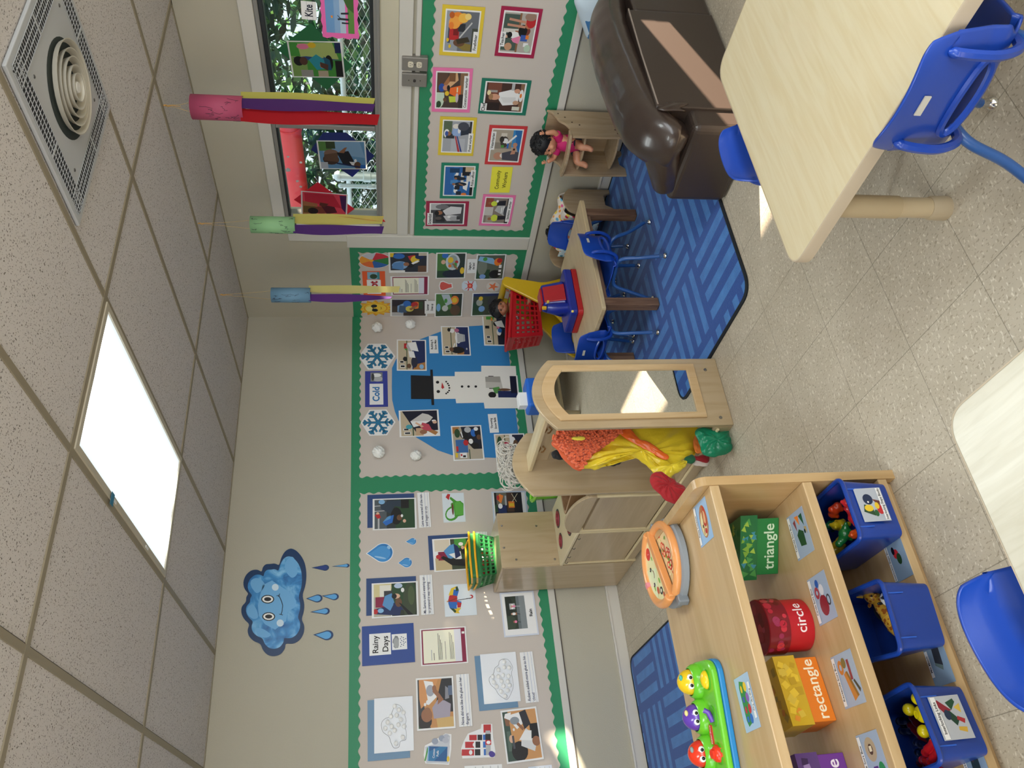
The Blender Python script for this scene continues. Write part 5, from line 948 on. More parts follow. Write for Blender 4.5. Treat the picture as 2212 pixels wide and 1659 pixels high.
def bincard(x, y, rz, bg, pic, txt, label, top, dx):
    M = Matrix.Translation((x, y, .056)) @ Matrix.Rotation(rz, 4, 'Z') @ Matrix.Translation((dx, -.1565, .072)) @ Matrix.Rotation(math.pi/2-.045, 4, 'X')
    w_, h_ = .098, .078; g = G().paint(hexof(bg)).box((-w_/2, -h_/2, 0), (w_/2, h_/2, .0006)); art(g, pic, -w_/2, -h_/2, w_/2, h_/2, .0006)
    yy = h_*.38*(1 if top else -1); g.paint(hexof('w')); g.flat([(-w_*.48, yy-h_*.08), (w_*.48, yy-h_*.08), (w_*.48, yy+h_*.08), (-w_*.48, yy+h_*.08)], .0022)
    o = g.build('picture_label', GLOSS); o.matrix_world = M; tag(o, label, 'label card'); l = letters(txt, h_*.13, 'lettering', o, '101014', (0, yy, .0024), h_*.003); l.scale = (min(1, w_*.92/max(l.dimensions.x, .001)), 1, 1)
bincard(-2.900, -2.765, 0, '#b4bac4', 'G p 16 50 30 88 52 80 44 52;y e 40 66 10 16;#1c2c4c e 66 60 16 18;#6c3428 p 40 24 66 44 60 18;r e 34 26 14 12;y e 46 34 10 8;w e 58 62 3 3;#2c5c34 e 24 44 10 8', 'Interlocking Shape Blocks', 'picture label of interlocking shape blocks on the bin front', False, .006)
bincard(-3.455, -2.765, math.radians(4), '#b8bcc4', '#8c2434 p 60 66 80 84 92 76 66 40;#1c4030 p 30 40 56 64 66 48 44 26;#20304c e 56 58 12 10;#1c4c34 p 66 40 84 52 92 24 84 20;#d0a840 p 14 16 20 40 28 38 26 12;#a82c34 p 34 14 44 34 52 30 44 8;#d8b850 p 58 12 72 30 80 8', 'Interlocking Links', 'picture label of interlocking links on the bin front', True, .004)
# contents of the bins: every piece on its own
def lobed(name, label, cat, col, x, y, z, r, group, lobes, rz=0):
    g = G()
    for a, b, c, q in lobes: g.ball((a*r, b*r, c*r), q*r, 12, 8)
    o = g.build(name, mat(col, .25, coat=.3), smooth=True); m_ = o.modifiers.new('r', 'REMESH'); m_.mode = 'VOXEL'; m_.voxel_size = r*.12; m_.use_smooth_shade = True
    o.location = (x, y, z); o.rotation_euler = (.2*math.sin(x*90), .3*math.cos(y*70), rz); tag(o, label, cat, group); return o
DINO = [(0, 0, 0, .7), (.6, 0, .3, .45), (1.0, 0, .7, .4), (-.7, 0, -.1, .4), (-1.15, 0, -.15, .22), (.4, .35, -.5, .28), (-.3, .35, -.5, .28), (.4, -.35, -.5, .28), (-.3, -.35, -.5, .28)]
CAR = [(0, 0, 0, .6), (.55, 0, -.1, .5), (-.55, 0, -.1, .5), (0, 0, .45, .4), (.5, .4, -.4, .28), (-.5, .4, -.4, .28), (.5, -.4, -.4, .28), (-.5, -.4, -.4, .28)]
BEAR = [(0, 0, 0, .7), (0, 0, .75, .5), (.35, 0, 1.1, .22), (-.35, 0, 1.1, .22), (.6, .2, .1, .28), (-.6, .2, .1, .28), (.4, .3, -.6, .32), (-.4, .3, -.6, .32)]
random.seed(9)
cols = [('c01824', 'red', CAR, -2.846, -2.845), ('d05018', 'orange', BEAR, -2.945, -2.862), ('1c6c34', 'green', DINO, -2.925, -2.80), ('b8a018', 'yellow', BEAR, -2.885, -2.765), ('c83c18', 'orange red', CAR, -2.84, -2.775), ('b01c2c', 'dark red', DINO, -2.905, -2.87), ('1c5c34', 'dark green', CAR, -2.865, -2.72), ('a89020', 'mustard', DINO, -2.935, -2.73), ('c02830', 'cherry red', BEAR, -2.87, -2.885)]
for i, (c, nm, sh_, x, y) in enumerate(cols):
    lobed('shape_block', nm+' plastic shape block in the bin with the shape block label', 'toy block', c, x-.007, y-.006, .142+.010*(i % 3), .0265, 'shape blocks in the right bin', sh_, i*1.3)
# giraffe and zebra tube animals
def spots(name, base, spot, sc, stripes=False):
    M = bpy.data.materials.new(name); M.use_nodes = True; N, L, I = nodes(M); t = N.new('ShaderNodeTexCoord')
    if stripes:
        v = N.new('ShaderNodeTexWave'); v.inputs['Scale'].default_value = sc; v.inputs['Distortion'].default_value = 2.2; v.inputs['Detail'].default_value = 1; v.bands_direction = 'X'; L.new(t.outputs['Object'], v.inputs[0]); out = v.outputs['Fac']; lo, hi = .48, .52
    else:
        v = N.new('ShaderNodeTexVoronoi'); v.inputs['Scale'].default_value = sc; v.feature = 'F1'; L.new(t.outputs['Object'], v.inputs[0]); out = v.outputs['Distance']; lo, hi = .40, .44
    r = N.new('ShaderNodeValToRGB'); r.color_ramp.elements[0].position = lo; r.color_ramp.elements[1].position = hi; r.color_ramp.elements[0].color = lin(spot)+(1,); r.color_ramp.elements[1].color = lin(base)+(1,)
    L.new(out, r.inputs[0]); L.new(r.outputs[0], I['Base Color']); I['Roughness'].default_value = .25; return M
GIR = spots('giraffe_skin', 'd8a83c', 'a05a20', 90); ZEB = spots('zebra_skin', 'ececec', '141414', 34, True)
t = thing('giraffe_toy', 'spotted yellow giraffe tube toy lying in the middle bin', 'toy giraffe', (-3.16, -2.80, .115), math.radians(-160))
G().tube([(x, 0, 0) for x in (-.05, -.045, -.02, .0, .02, .045, .06)], [.012, .019, .021, .0195, .021, .0195, .014], 16).build('body', GIR, t, smooth=True)
for k in (-.02, .012, .04): G().lathe([(.0205, -.003), (.0218, 0), (.0205, .003)], 16, Matrix.Translation((k, 0, 0)) @ Matrix.Rotation(math.pi/2, 4, 'Y')).build('ring', GIR, t, smooth=True)
G().ball((-.062, 0, .012), (.024, .021, .022), 16, 10).build('head', GIR, t, smooth=True); G().ball((-.070, .018, .008), (.012, .016, .012), 14, 8).build('muzzle', mat('e8e8ec', .3), t, smooth=True)
for s_ in (-1, 1): G().tube([(-.072, s_*.010-.008, .026), (-.082, s_*.012-.012, .038)], [.0035, .005], 8).build('horn', mat('e0b83c', .3), t, smooth=True); G().ball((-.058+s_*.008, .015, .026), .003, 8, 6).build('eye', mat('101010', .2), t, smooth=True); G().ball((-.046, s_*.02, .02), (.006, .009, .004), 8, 6).build('ear', GIR, t, smooth=True)
t = thing('zebra_toy', 'black and white striped zebra tube toy beside the giraffe', 'toy zebra', (-3.18, -2.855, .118), math.radians(-160))
G().tube([(x, 0, 0) for x in (-.055, -.05, -.02, .0, .02, .045, .06)], [.010, .018, .0195, .018, .0195, .018, .012], 16).build('body', ZEB, t, smooth=True); G().ball((-.055, 0, .006), (.02, .018, .018), 14, 8).build('head', mat('ececec', .3), t, smooth=True)
for s_ in (-1, 1): G().ball((-.05, s_*.012, .024), (.004, .005, .010), 8, 6).build('ear', mat('1a1a1a', .4), t, smooth=True)
o = G().ball((0, 0, 0), (.024, .02, .018), 14, 8).build('toy_ball', mat('5c2c1c', .4), smooth=True); o.location = (-3.125, -2.875, .125); tag(o, 'dark brown toy piece in the corner of the animal bin', 'toy')
o = G().ball((0, 0, 0), (.03, .024, .018), 14, 8).build('toy_ball', mat('3a3418', .5), smooth=True); o.location = (-3.13, -2.735, .085); tag(o, 'dark olive toy piece behind the giraffe in the animal bin', 'toy')
def link(x, y, z, rz, col, label, tilt=0, L_=.034):
    g = G(); r = .0115
    for s_ in (-1, 1): g.tube([(-L_, s_*.012, 0), (-L_*.5, s_*.0115, .001), (0, s_*.011, 0), (L_*.5, s_*.0115, .001), (L_, s_*.012, 0)], [r*.75, r, r*.92, r, r*.8], 12); g.ball((-L_, s_*.012, 0), r*.95, 12, 8); g.ball((L_, s_*.012, 0), r*.95, 12, 8)
    o = g.build('toy_link', mat(col, .2, coat=.3), smooth=True); o.modifiers.new('r', 'REMESH').voxel_size = .0018; o.modifiers['r'].mode = 'VOXEL'; o.modifiers['r'].use_smooth_shade = True
    o.location = (x, y, z); o.rotation_euler = (0, tilt, rz); tag(o, label, 'toy link', 'links in the left bin')
link(-3.500, -2.845, .150, 1.9, 'c81c28', 'bright red link on top, against the bin front')
link(-3.528, -2.800, .140, 1.45, 'd02430', 'bright red link on top at the left rim', .1)
for i, (x, y, z, a, c, l) in enumerate(((-3.44, -2.72, .085, .7, '6c1018', 'dark red link deep in the link bin, middle'), (-3.50, -2.70, .080, 2.2, '5c0e16', 'dark red link deep in the link bin, rear left'), (-3.47, -2.78, .095, .3, '0c1838', 'navy link in the middle of the link bin'), (-3.42, -2.66, .075, 1.4, '0c1430', 'navy link at the back of the link bin'), (-3.49, -2.74, .10, 1.2, '101c44', 'navy link lying under the red links'), (-3.40, -2.83, .10, .9, 'a0141c', 'red link under the yellow piece'))): link(x, y, z, a, c, l)
t = thing('link_man', 'bright yellow link with round ends lying on top of the link bin', 'toy link', (-3.418, -2.845, .150), .4); g = G(); YM = mat('e0cc14', .25, coat=.3)
G().ball((0, 0, 0), (.021, .018, .013), 16, 10).build('body', YM, t, smooth=True); G().lathe([(.006, .012), (.010, .0135), (.0105, .012)], 16).build('button', YM, t, smooth=True)
for x, y in ((-.026, .022), (.028, .026), (-.024, -.024), (.024, -.022)):
    k = G().ball((x*1.15, y*1.1, .002), .0155, 14, 10).build('knob', YM, t, smooth=True)
# pizza toy
t = thing('pizza_toy', 'plastic pizza toy with a smiling slice on the shelf top', 'toy pizza', (-2.885, -2.510, .563), math.radians(20))
G().lathe([(.001, 0), (.125, 0), (.134, .006), (.136, .022), (.128, .028), (.001, .028)], 48).build('base', mat('8c949c', .35), t, smooth=True)
for s_ in (-1, 1): G().prism(RR(-.018, -.012, .018, .012, .006), .004, .036).build('hinge', mat('7c848c', .35), t, loc=(s_*.135, -.002, 0), bev=.003)
CR_ = mat('e29a5c', .3, coat=.2)
def arcp(a0, a1, r, n=26): return [(r*math.cos(math.radians(a0+(a1-a0)*k/n)), r*math.sin(math.radians(a0+(a1-a0)*k/n))) for k in range(n+1)]
# lower half disc with crust
G().tube([(x, y, .036) for x, y in arcp(184, 356, .117)], .0135, 10).build('crust', CR_, t, smooth=True)
g = G().paint('e8d0a0'); g.prism(arcp(182, 358, .112), .028, .034)
for _ in range(16):
    a, r = math.radians(rnd.uniform(195, 345)), rnd.uniform(.03, .095); g.paint(rnd.choice(['c8302c', 'd4443c', 'b82828'])); g.flat(ell(r*math.cos(a), r*math.sin(a), .011, .011, 12), .0342+_*.0001)
    g.paint('f0c8a0'); g.flat(ell(r*math.cos(a), r*math.sin(a), .006, .006, 10), .0343+_*.0001)
for k in range(12): a, r = math.radians(rnd.uniform(190, 350)), rnd.uniform(.02, .1); g.paint(rnd.choice(['5ca838', 'f4ecc4', 'e8dca0'])); g.flat(ell(r*math.cos(a), r*math.sin(a), .007, .004, 8, k), .0362)
g.build('pepperoni_half', GLOSS, t)
# raised upper half
hf = bpy.data.objects
g = G().tube([(x, y, .052) for x, y in arcp(2, 178, .120)], .0145, 10); g.box((-.126, -.008, .036), (.126, .016, .058)); g.build('raised_crust', CR_, t, smooth=True, bev=.003)
g = G().paint('efe6ae'); g.prism(arcp(6, 174, .112)+[(-.108, .014), (.108, .014)], .036, .055)
g.paint('e4ecc0'); g.flat([(.0, .020), (.052, .098), (-.008, .112), (-.072, .084)], .0555)
for x, y, a, b, c in ((.075, .045, .020, .020, 'd42028'), (-.070, .040, .012, .012, '1a1a1a'), (-.070, .040, .006, .006, 'f0ead0'), (-.052, .062, .012, .010, 'c45a34'), (-.092, .030, .010, .007, 'c45a34'), (-.04, .03, .010, .005, '7cb848'), (.045, .03, .008, .004, '7cb848'), (-.03, .080, .012, .005, '8cc050')): g.paint(c); g.flat(ell(x, y, a, b, 14), .0557 if c != 'f0ead0' else .0560)
for x, y in ((.030, .066), (-.022, .074)): g.paint('18181c'); g.flat(ell(x, y, .0065, .008, 14), .0562); g.paint('f0f0f0'); g.flat(ell(x+.002, y+.003, .0022, .0022, 8), .0564)
g.paint('7c2a2a'); g.flat([(-.010, .056), (-.002, .049), (.008, .047), (.018, .051), (.018, .054), (.008, .051), (-.001, .053), (-.008, .059)], .0562); g.paint('e86468'); g.flat([(.066, .036), (.070, .036), (.082, .052), (.078, .054)], .0560)
g.build('face_half', GLOSS, t); G().box((-.002, .106, .055), (.014, .120, .068)).build('price_tag', mat('e88c98', .4), t)
# pop up toy
t = thing('pop_up_toy', 'green pop up toy with four round animal heads on the shelf top', 'pop up toy', (-3.385, -2.575, .563), math.radians(-9)); LG = mat('6cc82c', .25, coat=.3)
G().prism(RR(-.188, -.092, .188, .078, .05, 8), 0, .016).build('blue_base', mat('2484c4', .3), t, bev=.004)
G().prism(RR(-.186, -.090, .186, .076, .05, 8), .016, .034).build('green_body', LG, t, bev=.006); 
xs_ = (.135, .045, -.045, -.135); hc = ('f0c81c', '6440b0', 'e83a1c', '2c9ce0')
for i, x in enumerate(xs_):
    G().lathe([(.048, 0), (.046, .012), (.040, .022), (.036, .024)], 24, Matrix.Translation((x, .028, .032))).build('socket_ring', LG, t, smooth=True)
    hd = G().ball((x, .028, .052), (.034, .033, .038), 20, 14).build('animal_head', mat(hc[i], .2, coat=.3), t, smooth=True)
    for s_ in (-1, 1): G().ball((x+s_*.0115, -.0005, .062), (.0085, .006, .0085), 12, 8).build('eye', mat('f4f4f4', .2), hd, smooth=True); G().ball((x+s_*.0105, -.0050, .062), (.0048, .003, .0048), 10, 6).build('pupil', mat('101012', .2), hd, smooth=True)
    G().ball((x+.012, .012, .084), (.008, .006, .005), 10, 6).build('spot', mat(('44b0a4', 'e8d890', '8c9c9c', 'e8f0f0')[i], .3), hd, smooth=True)
    G().prism(ell(x, -.050, .026, .020, 20), .034, .037).build('button_well', mat('4ca41c', .3), t)
G().ball((xs_[0], -.050, .038), (.024, .018, .014), 16, 10).build('yellow_button', mat('f0cc20', .25), t, smooth=True)
G().tube([(xs_[1]-.014, -.052, .038), (xs_[1]+.010, -.050, .046), (xs_[1]+.016, -.046, .056)], .007, 10).build('purple_lever', mat('6440b0', .25), t, smooth=True)
G().lathe([(.022, 0), (.022, .010), (.016, .016), (.012, .016), (.012, .022), (.001, .022)], 7, Matrix.Translation((xs_[2], -.050, .034))).build('red_dial', mat('ec3a1c', .25), t, smooth=True)
G().box((xs_[3]-.022, -.066, .036), (xs_[3]+.022, -.036, .044)).box((xs_[3]-.024, -.062, .044), (xs_[3]-.004, -.040, .052)).build('blue_slider', mat('2c9ce0', .25), t, bev=.003)
lo = G().prism(RR(-.024, -.009, .024, .009, .004), .034, .0365).build('logo_badge', mat('d8202c', .3), t, loc=(0, -.020, 0)); letters('Fisher-Price', .0095, 'lettering', lo, 'f4f4f4', (0, 0, .0368), .0002)
# ================================================================ KITCHEN ROW (fronts face the left, run out from the wall)
KX0, KX1 = -2.15, -1.815
t = thing('toy_cabinet', 'tall plywood toy kitchen cabinet against the wall under the baskets', 'play cabinet', (KX0, -.025, 0))
G().box((0, -.435, 0), (.335, 0, .788)).build('body', KITCHZ, t, bev=.003)
G().box((-.0035, -.43, .02), (-.0005, -.015, .775)).build('front_panel', KITCHZ, t)
for x, z in ((.255, .765), (.245, .56), (.045, .700), (.035, .475), (.12, .765)): G().lathe([(.001, .004), (.0045, .0035), (.0065, 0)], 12, Matrix.Translation((x, -.4355, z)) @ Matrix.Rotation(math.pi/2, 4, 'X')).build('bolt', STEEL, t, smooth=True)
t = thing('toy_stove', 'plywood toy stove with red spiral burners beside the tall cabinet', 'play stove', (KX0, -.945, 0))
G().box((.018, 0, .0), (.335, .475, .436)).build('body', KITCHZ, t, bev=.002)
for y in (-.0, .460): G().box((-.004, y, 0), (.018, y+.018, .440)).build('side_edge', PLYEDGE, t, bev=.003)
G().box((.002, .020, .075), (.0175, .458, .425)).build('oven_door', KITCH, t, bev=.002)
G().box((.004, .020, .010), (.0175, .458, .062)).build('kick_board', KITCH, t); G().tube([(-.004, .03, .068), (-.004, .44, .068)], .0075, 8).build('door_rail', PLYEDGE, t, smooth=True)
G().prism(RR(-.012, -.006, .343, .482, .02), .437, .452).build('stove_top', mat('dccdaa', .35), t, bev=.003)
def burner(t, x, y, r, z):
    b = G().prism(ell(x, y, r, r, 32), z, z+.0012).build('burner', mat('35343a', .4), t)
    g = G()
    for k in range(1, 5):
        pts = [(x+r*.19*k*math.cos(a), y+r*.19*k*math.sin(a), z+.0018) for a in [q*math.pi/14 for q in range(28)]]; g.tube(pts, r*.055, 5, closed=True)
    g.build('burner_coil', mat('a03440', .5), b)
for x, y, r in ((.255, .13, .070), (.095, .12, .062), (.235, .365, .055), (.10, .37, .046)): burner(t, x, y, r, .4525)
for y in (.06, .20, .33, .42): G().tube([(-.012, y, .435), (-.018, y, .425), (-.012, y-.006, .418)], .002, 5).build('knob_pin', mat('3c3834', .5), t)
t = thing('toy_sink', 'plywood toy sink unit with a curved splash board next to the dress up stand', 'play sink', (KX0, -1.392, 0))
G().box((.018, 0, .0), (.335, .44, .436)).build('body', KITCHZ, t, bev=.002)
G().box((.002, .022, .075), (.0175, .424, .418)).build('door', KITCH, t, bev=.002)
G().box((.004, .022, .010), (.0175, .424, .062)).build('kick_board', KITCH, t); G().tube([(-.004, .03, .068), (-.004, .42, .068)], .0075, 8).build('door_rail', PLYEDGE, t, smooth=True)
for y in (0, .424): G().box((-.004, y, 0), (.018, y+.016, .440)).build('side_edge', PLYEDGE, t, bev=.003)
pr_ = [(.0, .437), (.44, .437), (.44, .462)]+[(.0+.44*(.5+.5*math.cos(a)), .462+.085*math.sin(a)) for a in [q*math.pi/16 for q in range(1, 16)]]+[(0, .462)]
g = G(); n = len(pr_); g.add([(-.006, y, z) for y, z in pr_]+[(.010, y, z) for y, z in pr_], [(i, (i+1) % n, n+(i+1) % n, n+i) for i in range(n)]+[tuple(range(n-1, -1, -1)), tuple(range(n, 2*n))]); g.build('splash_board', KITCH, t, bev=.002)
G().box((.0105, .0, .437), (.335, .44, .450)).build('counter', mat('d3c4a2', .4), t)
t = thing('wooden_tray', 'brown wooden toy tray on the sink unit holding tins', 'tray', (-1.955, -1.18, .4515), .15)
P = RR(-.13, -.15, .12, .15, .045); Q = RR(-.115, -.135, .105, .135, .035)
g = G(); loft(g, [(P, 0), (P, .075), (Q, .075), (Q, .008)]); g.build('tray', wood('tray_wood', 'a98764', '94714f', .4, 'Y', 1.5, .1), t, smooth=True)
for i, (x, y, c, l, hh) in enumerate(((-1.93, -1.10, 'd8d0c8', 'white and blue toy food box standing in the wooden tray', .13), (-1.975, -1.235, 'c01c24', 'red toy food tin in the wooden tray', .11))):
    t = thing('toy_food_can', l, 'toy food', (x, y, .461)); G().tube([(0, 0, 0), (0, 0, hh)], .032, 18).build('can', mat(c, .3), t, smooth=True); G().tube([(0, 0, hh*.3), (0, 0, hh*.7)], .0325, 18).build('wrapper', mat('7cb4e0' if i == 0 else 'e8d8d0', .4), t, smooth=True)
o = G().prism(RR(-.02, -.013, .02, .013, .006), 0, .02).build('toy_block', mat('1c5cd0', .3), None, bev=.003); o.location = (-2.055, -.90, .4545); tag(o, 'small bright blue toy block on the stove burner', 'toy block')
g = G(); t = thing('toy_bowl', 'lime green see through toy tub standing behind the stove', 'tub', (-1.752, -.70, .0132)); 
for k in range(1): 
    P = [(math.cos(a), math.sin(a)) for a in [q*2*math.pi/28 for q in range(28)]]
    def sc(rx, ry): return [(x*rx, y*ry) for x, y in P]
    gl = mat('6cc422', .08, coat=.5); loft(g, [(sc(.030, .15), .0), (sc(.045, .20), .56), (sc(.041, .195), .56), (sc(.028, .145), .02)], (True, True)); g.build('tub', gl, t, smooth=True); G().tube([(x*.047, y*.204, .565) for x, y in P], .010, 8, closed=True).build('rim', mat('84d838', .2, coat=.5), t, smooth=True)
# shopping baskets
def basket(z, label, contents=False):
    t = thing('shopping_basket', label, 'basket', (-1.99, -.155, z), 0, 'green shopping baskets'); GB = mat('1c7038', .4); YB = mat('ecae1c', .35)
    g = G(); Wt, Dt, Wb, Db, Hh = .135, .105, .112, .085, .105
    G().prism(RR(-Wb, -Db, Wb, Db, .02), 0, .004).build('floor', GB, t)
    def pt(a, b, k): return V(((Wb+(Wt-Wb)*k)*a, (Db+(Dt-Db)*k)*b, k*Hh))
    for k in (0.02, .30, .58, .86): 
        c = [pt(a, b, k) for a, b in ((-1, -1), (1, -1), (1, 1), (-1, 1))]
        for i in range(4): 
            a, b = c[i], c[(i+1) % 4]; d = (b-a).normalized(); g.add([a+V((0, 0, -.006)), b+V((0, 0, -.006)), b+V((0, 0, .006)), a+V((0, 0, .006))], [(0, 1, 2, 3)])
    for sd, m_ in (((0, -1), 10), ((0, 1), 10), ((1, 0), 8), ((-1, 0), 8)):
        for j in range(m_+1):
            q = -1+2*j/m_; f_ = (lambda k: pt(q, sd[1], k)) if sd[0] == 0 else (lambda k: pt(sd[0], q, k))
            a, b = f_(0), f_(.98); d = V((.0032, 0, 0)) if sd[0] == 0 else V((0, .0032, 0)); g.add([a-d, a+d, b+d, b-d], [(0, 1, 2, 3)])
    g.build('basket_wall', GB, t, solid=.003)
    P = RR(-Wt-.006, -Dt-.006, Wt+.006, Dt+.006, .02); Q = RR(-Wt+.006, -Dt+.006, Wt-.006, Dt-.006, .014)
    g = G(); loft(g, [(P, Hh-.012), (P, Hh+.008), (Q, Hh+.008), (Q, Hh-.012)], (False, False)); g.build('rim', GB, t, smooth=True)
    for s_ in (-1, 1): G().tube([(-Wt-.004, s_*.012, Hh+.004), (-Wt-.006, s_*(Dt+.008), Hh+.014), (0, s_*(Dt+.012), Hh+.017), (Wt+.006, s_*(Dt+.008), Hh+.014), (Wt+.004, s_*.012, Hh+.004)], .0065, 8).build('handle', YB, t, smooth=True)
    return t
bz = .7902; basket(bz, 'lower green shopping basket with yellow handles on the tall cabinet'); u = basket(bz+.032, 'upper green shopping basket nested in the one below')
for i, (x, y, c, l) in enumerate(((-2.02, -.19, 'd84818', 'orange toy fruit seen through the basket side'), (-1.96, -.19, 'e07020', 'light orange toy fruit in the basket'), (-2.07, -.185, 'b01820', 'red toy fruit at the left in the basket'))):
    o = G().ball((0, 0, 0), .021, 14, 10).build('toy_fruit', mat(c, .35), smooth=True); o.location = (x, y, bz+.0775-.023+.0); tag(o, l, 'toy fruit', 'fruit in the basket')
# ================================================================ DRESS UP STAND WITH MIRROR
t = thing('dress_up_stand', 'birch dress up stand with a mirror in its arched end panel', 'dress up stand', (KX0, -1.73, 0)); Wd = .335
def arch_panel(y0, y1, nm):
    pr_ = [(0, 0), (Wd, 0), (Wd, .752)]+[(Wd*(1-k/16), .752+.084*(1-(1-k/8)**2)) for k in range(1, 16)]+[(0, .752)]
    g = G(); n = len(pr_); g.add([(x, y0, z) for x, z in pr_]+[(x, y1, z) for x, z in pr_], [(i, (i+1) % n, n+(i+1) % n, n+i) for i in range(n)]+[tuple(range(n-1, -1, -1)), tuple(range(n, 2*n))]); return g.build(nm, [KITCHZ], t, bev=.003)
arch_panel(-.33, -.312, 'mirror_panel'); arch_panel(.302, .32, 'end_panel')
# mirror frame: outer and inner outline
def outl(m_, zb, zt, bulge, r=0):
    return [(m_, zb), (Wd-m_, zb), (Wd-m_, zt)]+[(Wd-m_-(Wd-2*m_)*k/14, zt+bulge*(1-(1-k/7)**2)) for k in range(1, 14)]+[(m_, zt)]
P, Q = outl(.034, .112, .735, .062), outl(.060, .148, .700, .045)
g = G(); n = len(P); vs = [(x, -.3305, z) for x, z in P]+[(x, -.342, z) for x, z in P]+[(x, -.342, z) for x, z in Q]+[(x, -.3305, z) for x, z in Q]
g.add(vs, [(k*n+i, k*n+(i+1) % n, (k+1) % 4*n+(i+1) % n, (k+1) % 4*n+i) for k in range(4) for i in range(n)]); g.build('mirror_frame', wood('frame_wood', 'd0b48a', 'c4a478', .45, 'Z', 1.2, .1), t, bev=.0015)
MIR = mat('e8ecec', .01, 1); G().add([(x, -.3345, z) for x, z in Q], [tuple(range(n))]).build('mirror', MIR, t)
for x, z in ((.035, .05), (.275, .06)): G().lathe([(.001, .004), (.006, .0035), (.0075, 0)], 14, Matrix.Translation((x, -.3305, z)) @ Matrix.Rotation(math.pi/2, 4, 'X')).build('bolt', STEEL, t, smooth=True)
G().box((.125, -.312, .745), (.215, .302, .765)).build('top_shelf', wood('bar_wood', 'd8caa8', 'cbb890', .4, 'Y', 1.2, .1), t, bev=.004)
G().box((.185, -.312, .665), (.203, .302, .745)).build('hook_rail', KITCH, t)
for y in (-.2, -.02, .16):
    for x, s_ in ((.184, -1), (.204, 1)):
        h = G().tube([(x, y, .725), (x+s_*.012, y, .722), (x+s_*.028, y, .735)], .004, 7).tube([(x, y, .710), (x+s_*.014, y, .700), (x+s_*.030, y, .712), (x+s_*.032, y, .722)], .004, 7).build('coat_hook', mat('b08a5c', .35, .4), t, smooth=True)
for x0_, x1_ in ((.0, .014), (.321, .335)): G().box((x0_, -.312, .0), (x1_, .302, .075)).build('bottom_rail', KITCH, t, bev=.002)
G().box((.014, -.312, .030), (.321, .302, .044)).build('bottom_shelf', KITCH, t); G().tube([(-.004, -.30, .060), (-.004, .29, .060)], .006, 8).build('rail_bead', PLYEDGE, t, smooth=True)
# costumes hanging on the hooks
def hang(px, y, depth, name, col, label, parent=None, wob=.006, sat=False, back=.35, off=0):
    P = [pA(a, b, y) for a, b in px]; c = sum(P, V())/len(P)
    q = cr([(p.x-c.x, p.z-c.z, 0) for p in P], 4, True); q = [(p.x, p.y) for p in q]
    ar = sum(q[i-1][0]*q[i][1]-q[i][0]*q[i-1][1] for i in range(len(q))); q = q if ar > 0 else q[::-1]
    M = frameM(c, WA, 0, 0); g = G().puff(q, depth, 9, back=back, wob=wob)
    o = g.build(name, mat(col, .28 if sat else .8, sheen=.2 if not sat else 0, bump=.7 if sat else .3, bscale=14 if sat else 30), parent, smooth=True)
    sb = o.modifiers.new('d', 'SUBSURF'); sb.levels = sb.render_levels = 1; tx = bpy.data.textures.new('folds', 'CLOUDS'); tx.noise_scale = .06; dd = o.modifiers.new('f', 'DISPLACE'); dd.texture = tx; dd.strength = .026 if sat else .020; dd.mid_level = .5; dd.texture_coords = 'LOCAL'
    if parent is None: o.matrix_world = M; tag(o, label, 'costume')
    else: o.matrix_parent_inverse = parent.matrix_world.inverted(); o.matrix_world = M
    return o, c, q
t = thing('lion_costume', 'yellow satin animal costume with an orange chenille mane hanging on the stand', 'costume', (-2.0, -1.80, .7)); bpy.context.view_layer.update()
ys_, c_, q_ = hang([(1240, 1012), (1262, 985), (1300, 935), (1345, 905), (1500, 905), (1508, 960), (1500, 985), (1470, 998), (1448, 1032), (1440, 1040), (1412, 1015), (1380, 992), (1335, 975), (1310, 1000), (1280, 1013)], 1.80, .045, 'satin_body', 'f0d434', '', t, .010, True)
mp_, mc, mq = hang([(1190, 958), (1200, 945), (1225, 935), (1260, 928), (1300, 915), (1345, 915), (1340, 932), (1318, 958), (1285, 978), (1262, 1000), (1255, 1016), (1240, 1013), (1222, 998), (1205, 975)], 1.83, .045, 'mane_lining', 'c85428', '', t, .004)
rn = random.Random(3); g = G(); k = 0
xs0, xs1 = min(p[0] for p in mq), max(p[0] for p in mq); zs0, zs1 = min(p[1] for p in mq), max(p[1] for p in mq)
def inside(x, y, P):
    r = False
    for i in range(len(P)):
        (x1, y1), (x2, y2) = P[i-1], P[i]
        if (y1 > y) != (y2 > y) and x < (x2-x1)*(y-y1)/(y2-y1)+x1: r = not r
    return r
while k < 900:
    x, z = rn.uniform(xs0, xs1), rn.uniform(zs0, zs1)
    if not inside(x, z, mq): continue
    k += 1; e = min(abs(x-xs0), abs(xs1-x), abs(z-zs0), abs(zs1-z)); h = .016+.026*min(1, e/.05); d = V((x*2.2+rn.gauss(0, .35), -.9, -.5+z*1.2+rn.gauss(0, .3))).normalized()
    a = V((x, -h, z)); b = a+d*.024; g.tube([a, a.lerp(b, .5), b, b+d*.004], [.0028, .0048, .0052, .002], 6)
o = g.build('chenille_mane', mat('e0683c', .85, sheen=.3), t, smooth=True); o.matrix_parent_inverse = t.matrix_world.inverted(); o.matrix_world = Matrix.Translation(mc)
o, *_ = hang([(1345, 915), (1352, 925), (1372, 945), (1412, 965), (1440, 985), (1436, 992), (1404, 975), (1365, 955), (1340, 938)], 1.845, .008, 'orange_trim', 'f0702c', '', t, .001, True)
o, *_ = hang([(1502, 938), (1512, 940), (1520, 950), (1524, 963), (1518, 975), (1504, 978), (1498, 960)], 1.845, .010, 'felt_paw', 'f08434', '', t, .001)
